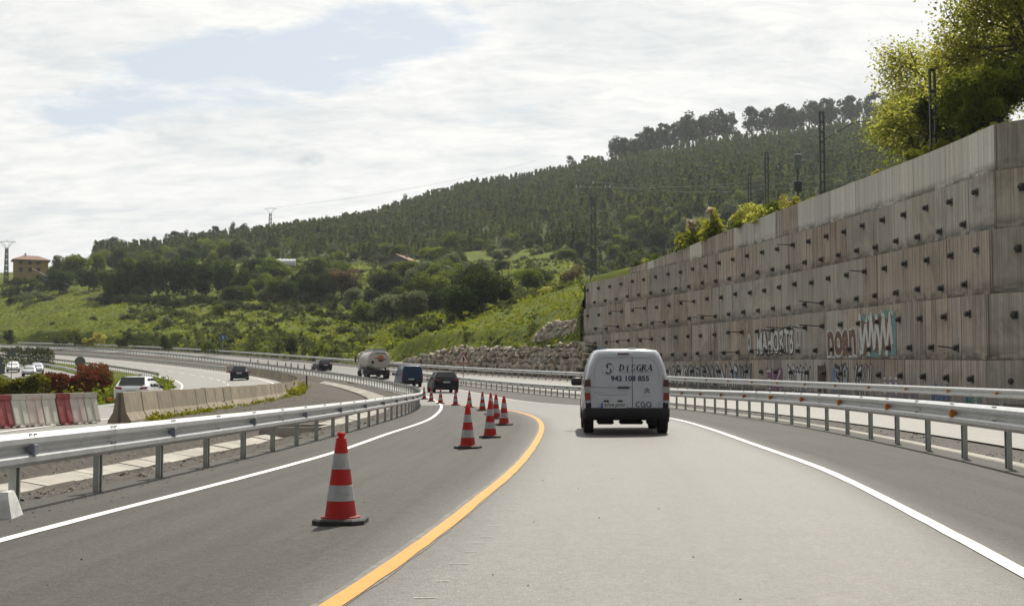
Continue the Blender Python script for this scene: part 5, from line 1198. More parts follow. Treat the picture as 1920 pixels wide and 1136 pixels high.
mb = MB(); P0 = [(-.62, -.20), (.36, -.20), (.36, .20), (-.62, .20)]; V = [(x, y, 0) for x, y in P0] + [(x * .93 - .02, y * .72, .17) for x, y in P0] + [(x * .88 - .02, y * .5, .235) for x, y in P0]
mb.add(V, [(3, 2, 1, 0), (8, 9, 10, 11)] + [(i * 4 + k, i * 4 + (k + 1) % 4, i * 4 + 4 + (k + 1) % 4, i * 4 + 4 + k) for i in range(2) for k in range(4)])
tag(mb.build('concrete_block', M['white_block'], None, loc=(-4.72, 11.35, -.005), rot=(0, 0, .12)), 'low white painted concrete block at the foot of the steel barrier', 'concrete block')

# ------------------------------------------------------------------ signs and marker posts
M['sign_red'] = pmat('sign_red', (.42, .035, .03), .5); M['sign_white'] = pmat('sign_white', (.66, .64, .62), .5); M['sign_blue'] = pmat('sign_blue', (.03, .13, .42), .45); M['sign_back'] = pmat('sign_back_grey', (.16, .18, .20), .5, .4); M['pole'] = pmat('sign_pole_steel', (.34, .35, .35), .5, .5)
def tri(c, s, y, m, mb): h = s * .866; mb.prism([(c[0] - s / 2, c[1] - h / 3), (c[0] + s / 2, c[1] - h / 3), (c[0], c[1] + h * 2 / 3)], y, y + .006, m)
Y = 122.5; x = (864 - 960) / F * Y; x = max(x, float(LNX(Y)) + .5); gzv = road_z(x, Y); root = empty('warning_sign', (x, Y, gzv - .1), -.02, 'triangular red bordered warning sign on a post behind the middle barrier', 'road sign')
zc = unproj(864, 674, Y).z - gzv + .1
mb = MB(); mb.tube([(0, 0, 0), (0, 0, zc + .5)], .04, 8); mb.build('pole', M['pole'], root)
mb = MB(); tri((0, zc), 1.25, -.055, 0, mb); sp = mb.build('sign_plate', M['sign_red'], root); mb = MB(); tri((0, zc), .92, -.062, 0, mb); mb.build('sign_face', M['sign_white'], sp)
mb = MB(); mb.prism([(-.06, zc - .22), (.07, zc - .22), (.07, zc - .02), (.17, zc - .12), (.19, zc - .05), (.07, zc + .14), (.07, zc + .2), (.0, zc + .30), (-.08, zc + .2), (-.06, zc + .1)], -.066, -.062); mb.build('sign_symbol', M['ink_black'], sp)
def ell_d(n=24, r=1.): return [(r * math.cos(2 * math.pi * k / n), r * math.sin(2 * math.pi * k / n)) for k in range(n)]
Y = float(np.interp(418, _pxt[::-1], _yt[::-1])) + 1.; x = (418 - 960) / F * Y; g0 = float(LF.Z(Y)); zc = unproj(418, 633, Y).z - g0; root = empty('direction_sign', (x, Y, g0), .3, 'round blue sign with white arrow on a tall thin pole behind the far barrier', 'road sign')
mb = MB(); mb.tube([(0, 0, 0), (0, 0, zc)], .05, 8); mb.build('pole', M['pole'], root)
mb = MB(); mb.prism([(a, zc + b) for a, b in ell_d(24, .55)], -.07, -.05); sp = mb.build('sign_plate', M['sign_blue'], root); mb = MB(); mb.prism([(-.07, zc - .35), (.07, zc - .35), (.07, zc + .05), (.2, zc - .05), (.2, zc + .1), (0, zc + .35), (-.2, zc + .1), (-.2, zc - .05), (-.07, zc + .05)], -.078, -.072); mb.build('sign_arrow', M['sign_white'], sp)
def back_sign(px, py, Y, shape, size, label, poles=1):
    p = unproj(px, py, Y); g0 = island_z(p.x, Y); zc = p.z - g0; root = empty('road_sign', (p.x, Y, g0), .25, label, 'road sign'); mb = MB()
    for s in ([0] if poles == 1 else [-.3, .3]): mb.tube([(s, .05, 0), (s, .05, zc)], .04, 6)
    mb.build('pole', M['pole'], root); mb = MB()
    if shape == 'o': mb.prism([(a, zc + b) for a, b in ell_d(24, size / 2)], -.02, .0)
    elif shape == 't': tri((0, zc), size, -.02, 0, mb)
    else: mb.box((0, 0, zc), (size, .02, size))
    mb.build('sign_plate', M['sign_back'], root)
back_sign(150, 678, 118, 'o', .95, 'grey back of a round road sign above the red hedge'); back_sign(22, 662, 130, 't', 1.15, 'grey back of a triangular road sign beside the clipped green hedge'); back_sign(-1, 691, 112, 'q', .9, 'dark back of a square road sign by the side road', 2); back_sign(-3, 675, 112.4, 'o', .8, 'dark back of a round sign above the square one')
for px, py, Y, f in ((575, 703, 101, float(LA.Z(101)) + .1), (296, 703, 98, None)):
    p = unproj(px, py, Y); g0 = f if f is not None else island_z(p.x, Y); mb = MB(); mb.box((0, 0, .4), (.12, .05, .8), bev=.02); mb.box((0, -.03, .68), (.1, .01, .1)); tag(mb.build('marker_post', M['blkplastic'], None, loc=(p.x, Y, g0 - .02)), 'slim dark marker post at the tip of the gravel median' if f is not None else 'slim dark marker post in the weeds beside the slip road', 'marker post')

# ------------------------------------------------------------------ side road with oncoming cars
LD = Line([130, 150, 172, 182, 205, 245, 280], [-42, -49, -57.5, -62, -73.5, -97, -118], [0] * 7)
tag(strip('side_road', [(lambda Y, o=o: (LD.off(Y, o), np.array([island_z(float(LD.off(y, o)), y) for y in np.atleast_1d(Y)]) + .09)) for o in (-.4, -3, -6, -9)], M['asphalt2'], ys=np.arange(140, 280, 3.)), 'pale side road with oncoming cars beyond the hedge', kind='structure')
barrier('crash_barrier', LD.X, lambda y: np.array([island_z(float(LD.X(q)), q) for q in np.atleast_1d(y)])[0] if np.ndim(y) == 0 else np.array([island_z(float(LD.X(q)), q) for q in y]), LD.dX, 166, 250, -1, .75, None, 'steel barrier beside the side road, ending near the round sign', 0)
def on_isl(px, Y): p = unproj(px, 700, Y); return Vector((p.x, Y, island_z(p.x, Y) + .095))
for px, Y, mt, lab, H, k in ((28, 194, 'car_white2', 'white car coming along the side road, nearest the road edge', 1.62, 'suv'), (59, 176, 'car_silver', 'silver car with dark front coming along the side road ahead of the others', 1.55, 'suv'), (73, 187, 'car_white', 'white car half hidden behind the silver car on the side road', 1.6, 'suv')):
    p = on_isl(px, Y); h = LD.head(Y) + math.pi; L = 4.3; c_ = car('oncoming_car', p + Vector((-math.sin(h), math.cos(h), 0)) * -L * .5, h - .12, L, 1.8, H, M[mt], lab, k, front=True)

# ------------------------------------------------------------------ houses
M['stucco'] = pmat('ochre_stucco', (.36, .25, .115), .9, var=(.29, .20, .095), vscale=.6); M['tile_roof'] = pmat('clay_roof_tiles', (.235, .145, .095), .9, var=(.17, .105, .07), vscale=1.5); M['pane'] = pmat('dark_window_pane', (.035, .035, .04), .2); M['frame_wood'] = pmat('brown_window_frame', (.09, .055, .035), .7); M['stonewall'] = pmat('rubble_house_wall', (.25, .25, .26), .9, var=(.14, .14, .145), vscale=2.); M['white_wall'] = pmat('whitewashed_wall', (.55, .55, .54), .9)
def house(name, px, base_y, d, W_, D_, H_, roof_h, rz, wallm, label, over=.7, wins=(), chim=None, ridge='x', sink=1.5):
    p = unproj(px, base_y, d); z0 = terrain(px, d); root = empty(name, (p.x, d, min(z0, p.z)), rz, label, 'house'); lift = p.z - min(z0, p.z)
    mb = MB(); mb.box((0, 0, (H_ + lift - sink) / 2), (W_, D_, H_ + lift + sink)); Ht = H_ + lift
    if ridge == 'x': mb.prism([(-1, 0)] * 0 or [(-W_ / 2, Ht), (W_ / 2, Ht), (0, Ht + roof_h - .15)], -D_ / 2, D_ / 2) if False else None
    gab = [(-W_ / 2, Ht - .01), (W_ / 2, Ht - .01), (0, Ht + roof_h - .12)]
    if ridge == 'y': mb.prism(gab, -D_ / 2 + .01, D_ / 2 - .01)
    mb.build('wall', wallm, root)
    o = over
    mb = MB(); t_ = .22
    if ridge == 'y':   # gable end faces the road
        for s in (-1, 1): mb.add([(s * (W_ / 2 + o), y, Ht - roof_h * o / (W_ / 2) + dz) for dz in (0, t_) for y in (-D_ / 2 - o, D_ / 2 + o)] + [(0, y, Ht + roof_h + dz) for dz in (0, t_) for y in (-D_ / 2 - o, D_ / 2 + o)], [(0, 1, 5, 4), (2, 3, 7, 6), (0, 1, 3, 2), (0, 4, 6, 2), (1, 5, 7, 3)])
    else:              # hipped
        b = [(-W_ / 2 - o, -D_ / 2 - o), (W_ / 2 + o, -D_ / 2 - o), (W_ / 2 + o, D_ / 2 + o), (-W_ / 2 - o, D_ / 2 + o)]; rl = W_ * .22
        mb.add([(x, y, Ht - .05) for x, y in b] + [(x, y, Ht + .15) for x, y in b] + [(-rl, 0, Ht + roof_h), (rl, 0, Ht + roof_h)], [(3, 2, 1, 0), (0, 1, 5, 4), (1, 2, 6, 5), (2, 3, 7, 6), (3, 0, 4, 7), (4, 5, 9, 8), (5, 6, 9), (6, 7, 8, 9), (7, 4, 8)])
    rf = mb.build('roof', M['tile_roof'], root)
    if chim: mb = MB(); mb.box((chim[0], chim[1], Ht + roof_h * .8 + .5), (.6, .6, 1.6)); mb.build('chimney', wallm, rf)
    for (side, u, z, w, h) in wins:
        loc = {'f': (u, -D_ / 2 - .03, z + lift), 'r': (W_ / 2 + .03, u, z + lift), 'l': (-W_ / 2 - .03, u, z + lift)}[side]; dim = (w, .12, h) if side == 'f' else (.12, w, h)
        mb = MB(); mb.box(loc, dim); wo = mb.build('window', M['frame_wood'], root)
        k = 1 if side == 'f' else 0; mb = MB(); l2 = list(loc); l2[1 if side == 'f' else 0] += (-.045 if side in 'fl' else .045); d2 = [w - .2, .06, h - .2] if side == 'f' else [.06, w - .2, h - .2]; mb.box(l2, d2); mb.build('pane', M['pane'], wo)
    return root
house('country_house', 57, 513, 505, 12.5, 9.5, 4.9, 2.2, .42, M['stucco'], 'ochre three window country house with tiled hip roof on the hilltop', .9, [('f', u, z, 1.3, h) for z, h in ((1.2, 1.8), (3.8, 1.2)) for u in (-3.8, -.4, 2.6)] + [('r', u, z, 1.6, 1.8) for u in (-2, 2) for z in (2, 4.8)], (-2, 0))
house('stone_cottage', 752, 505, 432, 9, 8, 2.6, 2.0, -.35, M['stonewall'], 'grey stone cottage with a low tiled gable roof among bushes', .6, [('r', u, 1.5, 1.0, 1.3) for u in (-2.4, 0, 2.4)] + [('f', -1.5, 1.4, .9, 1.0)], (1.6, 1), 'y')
house('garden_shed', 670, 521, 418, 4.6, 3.5, 2.0, .35, .15, M['stonewall'], 'small dark shed with pale flat roof on the hillside', .25, [('f', .6, 1., .8, 1.2)], None, 'y')
house('white_outbuilding', 787, 519, 420, 2.2, 2.5, 2.2, .5, -.2, M['white_wall'], 'small whitewashed outbuilding below the stone cottage', .2, [('f', 0, 1.1, .7, .9)], None, 'y')
p = unproj(536, 498, 452); z0 = terrain(536, 452); root = empty('polytunnel', (p.x, 452, min(p.z, z0)), .1, 'white rounded polytunnel between trees on the hillside', 'greenhouse'); lf_ = p.z - min(p.z, z0)
M['poly'] = pmat('polythene_sheet', (.50, .53, .55), .4, var=(.38, .41, .43), vscale=1.)
prof = [(2.2 * math.cos(a), lf_ + 2.3 * math.sin(a)) for a in np.linspace(0, math.pi, 12)]; mb = MB(); mb.add([(x_, y_, z_) for x_ in (-3.4, 3.4) for y_, z_ in prof], [(i, i + 1, i + 13, i + 12) for i in range(11)] + [tuple(range(12)), tuple(range(12, 24))]); mb.build('cover', M['poly'], root, True, sharp=40)
for q in np.linspace(-3.2, 3.2, 6): mb = MB(); mb.tube([(q, y_ * 1.015, lf_ + (z_ - lf_) * 1.015) for y_, z_ in prof], .05, 5); mb.build('hoop', M['pole'], root)

# ------------------------------------------------------------------ pylons, railway masts, wires
M['lattice'] = pmat('weathered_lattice_steel', (.045, .047, .05), .6, .2); M['lattice_far'] = pmat('pale_lattice_steel', (.22, .23, .235), .6, .4); M['insul'] = pmat('glass_insulator', (.55, .57, .58), .2)
def lattice(root, h, w0, w1, mat, r=.05, n=9, name='tower'):
    mb = MB(); C = [(-1, -1), (1, -1), (1, 1), (-1, 1)]
    for a, b in C: mb.tube([(a * w0 / 2, b * w0 / 2, 0), (a * w1 / 2, b * w1 / 2, h)], r * 1.3, 4)
    for i in range(n):
        z0, z1 = h * i / n, h * (i + 1) / n; u0 = (w0 + (w1 - w0) * i / n) / 2; u1 = (w0 + (w1 - w0) * (i + 1) / n) / 2
        for k in range(4):
            a, b = C[k], C[(k + 1) % 4]; mb.tube([(a[0] * u0, a[1] * u0, z0), (b[0] * u1, b[1] * u1, z1)], r, 4, cap=False); mb.tube([(b[0] * u0, b[1] * u0, z0), (a[0] * u1, a[1] * u1, z1)], r, 4, cap=False)
    return mb.build(name, mat, root)
def pylon(px, ytop, ybase, d, w0, head, label, mat='lattice', rz=0.):
    a, b = unproj(px, ytop, d), unproj(px, ybase, d); g0 = min(terrain(px, d), b.z); H_ = a.z - g0; root = empty('power_pylon', (a.x, d, g0), rz, label, 'pylon'); hb = H_ - head
    lattice(root, hb, w0, w0 * .62, M[mat], (.10 if d < 400 else .12), max(6, int(hb / 2.2)))
    mb = MB(); wd = head * .95
    for s in (-1, 1): mb.tube([(s * w0 * .3, 0, hb), (s * wd, 0, H_)], .09, 5); mb.tube([(s * w0 * .1, 0, hb), (s * wd * .55, 0, H_)], .06, 5)
    mb.tube([(-wd * 1.35, 0, H_), (wd * 1.35, 0, H_)], .10, 5); mb.build('crossarm', M[mat], root)
    for s in (-1.3, -.95, 0, .95, 1.3): mb = MB(); mb.lathe([(0, -.35), (.10, -.33), (.13, 0), (.10, .33), (0, .35)], 8, (s * wd, 0, H_ - .4 if s else H_ + .4)); mb.build('insulator', M['insul'], root)
    return Vector((a.x, d, g0 + H_)), wd
P1, wd1 = pylon(1112, 346, 527, 300, 1.5, 3.2, 'tall dark lattice power pylon with white insulators at the end of the concrete wall')
P2, wd2 = pylon(507, 391, 434, 800, 2.0, 3., 'distant lattice pylon on the wooded ridge line', 'lattice_far')
P3, wd3 = pylon(13, 453, 512, 500, 1.3, 2.6, 'pale lattice pylon with forked head beside the ochre house', 'lattice_far')
def wire(pts, label, r=.025, sag=1., mat='lattice'):
    out = []
    for a, b in zip(pts[:-1], pts[1:]):
        a, b = Vector(a), Vector(b)
        for k in range(13): t = k / 12; q = a.lerp(b, t); q.z -= 4 * sag * t * (1 - t); out.append(q)
    mb = MB(); mb.tube([out[0]] + [o for i, o in enumerate(out[1:]) if (o - out[i]).length > .01], r, 4); return tag(mb.build('overhead_wire', M[mat]), label, 'wire', 'overhead wires')
for i, o in enumerate((-1.3, 0, 1.3)):
    wire([P1 + Vector((o * wd1, 0, -.6 if o else .6)), unproj(1430, 338 + 9 * i, 330), unproj(1700, 300 + 12 * i, 350)], 'thin overhead wire running from the dark pylon towards the railway masts', .022, .9, 'insul')
wire([unproj(60, 503, 480), unproj(170, 549, 420), unproj(235, 570, 392)], 'pale service wire slanting down from the ochre house to the field', .05, .6, 'insul'); wire([unproj(78, 520, 478), unproj(160, 553, 420), unproj(222, 572, 392)], 'lower service wire slanting across the dark trees below the house', .035, .6, 'pole')
wire([P2 + Vector((0, 0, .4)), unproj(1010, 300, 950)], 'faint power line rising from the ridge pylon', .06, 4)
p = unproj(704, 466, 440); g0 = terrain(704, 440); root = empty('utility_pole', (p.x, 440, g0), 0, 'wooden utility pole standing left of the stone cottage', 'utility pole'); mb = MB(); mb.tube([(0, 0, -.3), (0, 0, p.z - g0)], [.2, .13], 8); mb.build('pole', M['frame_wood'], root); mb = MB(); mb.box((0, 0, p.z - g0 - .3), (1.2, .12, .12)); mb.build('crossarm', M['frame_wood'], root)
# railway catenary masts behind the wall
def rail_mast(px, ytop, ybot, d, w, arm, label, armz=.62, armdir=1):
    a, b = unproj(px, ytop, d), unproj(px, ybot, d); g0 = min(terrain(px, d), b.z); H_ = a.z - g0; root = empty('railway_mast', (a.x, d, g0 - .1), .15, label, 'railway mast'); mb = MB()
    for s in (-1, 1): mb.box((s * w / 2, 0, H_ / 2), (w * .34, w * .6, H_))
    n = int(H_ / 1.0)
    for i in range(1, n + 1): mb.box((0, 0, H_ * i / n - .06), (w, w * .4, .12))
    mb.build('mast', M['lattice'], root)
    if arm:
        z0 = H_ - (a.z - unproj(px, ytop + (ybot - ytop) * armz, d).z); mb = MB(); mb.tube([(w / 2, 0, z0), (arm * .62, 0, z0 + arm * .34), (arm * .78, 0, z0 + arm * .40), (arm, 0, z0 + arm * .385)], .05, 6); mb.tube([(arm * .84, 0, z0 + arm * .40), (arm * .86, 0, z0 + arm * .48), (arm, 0, z0 + arm * .48)], .035, 5); mb.build('cantilever_arm', M['lattice'], root)
        mb = MB(); mb.lathe([(0, -.2), (.08, -.18), (.08, .18), (0, .2)], 8, (arm * .3, 0, z0 + arm * .17)); mb.build('insulator', M['insul'], root)
    return Vector((a.x, d, g0 + H_))
m1 = rail_mast(1540, 208, 347, 128, .42, 5.0, 'dark railway mast with a raised cantilever arm above the wall', .38)
m2 = rail_mast(1437, 285, 382, 205, .48, 6.5, 'slim railway mast left of the railway signal', .40); m3 = rail_mast(1405, 325, 405, 260, .55, 8.5, 'farthest railway mast, near the pampas grass on the wall', .50)
m4 = rail_mast(1747, 125, 262, 60.5, .24, 4.2, 'railway mast standing in front of the leafy trees', .48); rail_mast(1423, 368, 398, 240, .35, 0, 'short post between the two far railway masts')
d = 118; a, b = unproj(1495, 290, d), unproj(1495, 368, d); g0 = min(terrain(1495, d), b.z); root = empty('railway_signal', (a.x, d, g0 - .1), .1, 'dark boxed railway signal on a post behind the wall', 'railway signal'); H_ = a.z - g0 + .1
mb = MB(); mb.tube([(0, 0, 0), (0, 0, H_ - .2)], .09, 8); mb.build('pole', M['lattice'], root); mb = MB(); mb.box((0, -.12, H_ - .65), (.72, .22, 1.35), bev=.05); mb.build('signal_head', M['sign_back'], root); mb = MB(); mb.box((-.05, -.1, H_ - 2.9 - .1), (.75, .4, 1.0), bev=.04); mb.build('relay_box', M['blkplastic'], root)
for k, (o1, o2) in enumerate(((0, .0), (-.9, -.8), (-2., -1.6))):
    wire([m3 + Vector((3, 0, o1 - .5)), m2 + Vector((3, 0, o1 - .4)), m1 + Vector((3.2, 0, o1 - .4)), m4 + Vector((3.4, 0, o2)), unproj(2200, -60 + 60 * k, 48)], 'railway overhead wire strung between the masts above the wall', .022, .5)
# ------------------------------------------------------------------ vegetation
FOL = {'conifer': foliage('dark_plantation_foliage', (.026, .046, .012), (.102, .134, .027), .28, .32), 'euca': foliage('eucalyptus_foliage', (.026, .036, .022), (.060, .074, .042), .25, .25),
       'broad': foliage('dark_broadleaf_foliage', (.020, .032, .010), (.070, .098, .020), .22, .3), 'bright': foliage('spring_green_foliage', (.060, .088, .014), (.135, .165, .028), .36, .24),
       'olive': foliage('grey_green_foliage', (.075, .095, .045), (.14, .165, .085), .3, .25), 'lime': foliage('backlit_young_foliage', (.15, .165, .035), (.32, .31, .085), .58, .12),
       'bramble': foliage('bramble_foliage', (.030, .042, .014), (.085, .105, .03), .22, .3), 'red': foliage('red_hedge_foliage', (.06, .065, .018), (.20, .05, .032), .3, .1), 'hedge': foliage('green_hedge_foliage', (.075, .075, .014), (.17, .155, .03), .35, .1),
       'tuft': foliage('grass_tuft', (.095, .12, .016), (.20, .205, .036), .38, .2), 'plume': foliage('pampas_plume', (.36, .30, .22), (.52, .46, .36), .3, .1), 'brown': foliage('reddish_brown_foliage', (.09, .07, .035), (.15, .12, .06), .3, .2)}
M['bark'] = pmat('tree_bark', (.085, .07, .055), .95, var=(.05, .042, .035), vscale=6); M['bark_pale'] = pmat('eucalyptus_bark', (.24, .21, .18), .9, var=(.15, .13, .11), vscale=2)
def cards(rg, pos, size, up=.25, asp=1.5):
    """one small leaf-clump quad (bent rhombus) at every position"""
    n = len(pos); nrm = rg.normal(size=(n, 3)); nrm[:, 2] = np.abs(nrm[:, 2]) + up; nrm /= np.linalg.norm(nrm, axis=1)[:, None]
    t = rg.normal(size=(n, 3)); t -= (t * nrm).sum(1)[:, None] * nrm; t /= np.linalg.norm(t, axis=1)[:, None]; b = np.cross(nrm, t)
    s = (size * rg.uniform(.55, 1.35, n))[:, None]; a = t * s * .5 * asp; c = b * s * .5
    return np.stack([pos - a, pos - c * .9 + nrm * s * .08, pos + a, pos + c * .9 + nrm * s * .08], 1)
def crown_pts(rg, n, kind, h, w):
    """leaf positions for a crown of height h and width w (base at z=0) with clumps and gaps"""
    if kind == 'cone':
        z = h * (.08 + .92 * rg.random(n)**1.25); r = w / 2 * (1 - z / h)**.8 * (.75 + .25 * np.sin(z * 9 / h * 6)); a = rg.uniform(0, 6.283, n); q = np.sqrt(rg.uniform(.15, 1, n)); return np.stack([r * q * np.cos(a), r * q * np.sin(a), z], 1)
    if kind == 'euca':
        k = 10; zc = h * (.44 + .50 * rg.random(k)); rr = w / 2 * rg.uniform(.1, .85, k); aa = rg.uniform(0, 6.283, k); C = np.stack([rr * np.cos(aa), rr * np.sin(aa), zc], 1); C[0] = (0, 0, h * .9); R = w * rg.uniform(.14, .30, k)
    else:
        k = 24 if kind != 'shrub' else 14; C = rg.normal(size=(k, 3)); C /= np.linalg.norm(C, axis=1)[:, None]; C *= rg.uniform(.35, .80, k)[:, None]
        if kind == 'shrub': C[:, 2] = np.abs(C[:, 2]) * .9; C = C * (w / 2, w / 2, h * .9)
        else: C = C * (w / 2, w / 2, h * .45); C[:, 2] += h * .52
        R = np.minimum(w, h) * rg.uniform(.13, .25, k)
    i = rg.integers(0, k, n); d = rg.normal(size=(n, 3)); d /= np.linalg.norm(d, axis=1)[:, None]; P = C[i] + d * (R[i] * rg.uniform(.45, 1.05, n)**.6)[:, None]
    P[:, 2] = np.maximum(P[:, 2], .02 * h if kind == 'shrub' else h * .04); return P
def tint_of(rg, P, h): return np.clip(.15 + .5 * rg.random(len(P)) + .25 * np.sin(P[:, 0] * 1.7 / max(h, 1) * 4 + P[:, 2]), 0, 1)
def quads_mesh(name, Q, mat, tint): n = len(Q); return mesh_np(name, Q.reshape(-1, 3), np.arange(n * 4).reshape(n, 4), [mat], attrs={'tint': ('FACE', tint)})
def trunk_mb(rg, h, w, r0, limbs=6, kind='round'):
    mb = MB(); top = h * (.72 if kind != 'euca' else .88); lean = rg.normal(0, .03 * h, 2); pts = [(lean[0] * t * t, lean[1] * t * t, top * t - .25 * (t == 0)) for t in (0, .3, .6, 1)]; mb.tube(pts, [r0, r0 * .75, r0 * .5, r0 * .15], 7)
    for k in range(limbs):
        t = rg.uniform(.3, .8); a = rg.uniform(0, 6.283); b = Vector((lean[0] * t * t, lean[1] * t * t, top * t)); e = b + Vector((math.cos(a) * w * .36, math.sin(a) * w * .36, h * .2 * rg.uniform(.5, 1.2))); m_ = b.lerp(e, .5) + Vector((0, 0, h * .02)); mb.tube([b, m_, e], [r0 * .4, r0 * .25, r0 * .06], 5, cap=False)
    return mb
class Proto:
    def __init__(s, seed, kind, n, card, bark='bark', trunk=True, aspect=.9, asp=1.5):
        rg = np.random.default_rng(seed); h = 1.; w = aspect; P = crown_pts(rg, n, kind, h, w); s.Q = cards(rg, P, card, .25, asp); s.t = tint_of(rg, P, h); s.kind = kind; s.meshes = {}
        s.tm = trunk_mb(rg, h, w, .022 if kind != 'shrub' else .012, 6 if kind != 'cone' else 0, kind).mesh('trunk', M[bark]) if trunk else None
    def mesh(s, mat):
        if mat not in s.meshes: s.meshes[mat] = quads_mesh('crown', s.Q, FOL[mat], s.t)
        return s.meshes[mat]
rgp = np.random.default_rng(77)
PR = {'round': [Proto(100 + i, 'round', 5200, .036) for i in range(5)], 'shrub': [Proto(120 + i, 'shrub', 2200, .052, aspect=1.5) for i in range(5)], 'euca': [Proto(140 + i, 'euca', 900, .036, 'bark_pale', aspect=.42) for i in range(6)], 'cone': [Proto(160 + i, 'cone', 170, .085, aspect=.42) for i in range(6)],
      'tall': [Proto(180 + i, 'round', 4200, .034, aspect=.62) for i in range(4)]}
VN = {'round': 'broadleaf_tree', 'shrub': 'shrub', 'euca': 'eucalyptus_tree', 'cone': 'conifer_tree', 'tall': 'broadleaf_tree'}
def plant(kind, p, h, w, mat, label, group, parts=True, name=None, sink=.02):
    pr = PR[kind][rgp.integers(len(PR[kind]))]; base = {'round': .9, 'shrub': 1.5, 'euca': .42, 'cone': .42, 'tall': .62}[kind]; sc = (w / base, w / base, h); rz = rgp.uniform(0, 6.283)
    if parts and pr.tm is not None:
        r_ = empty(name or VN[kind], Vector(p) - Vector((0, 0, sink * h)), rz, label, 'tree' if kind != 'shrub' else 'shrub', group); r_.scale = sc; link('crown', pr.mesh(mat), r_); link('trunk', pr.tm, r_); return r_
    o = link(name or VN[kind], pr.mesh(mat), None, Vector(p) - Vector((0, 0, sink * h)), (0, 0, rz)); o.scale = sc; return tag(o, label, 'tree' if kind != 'shrub' else 'shrub', group)
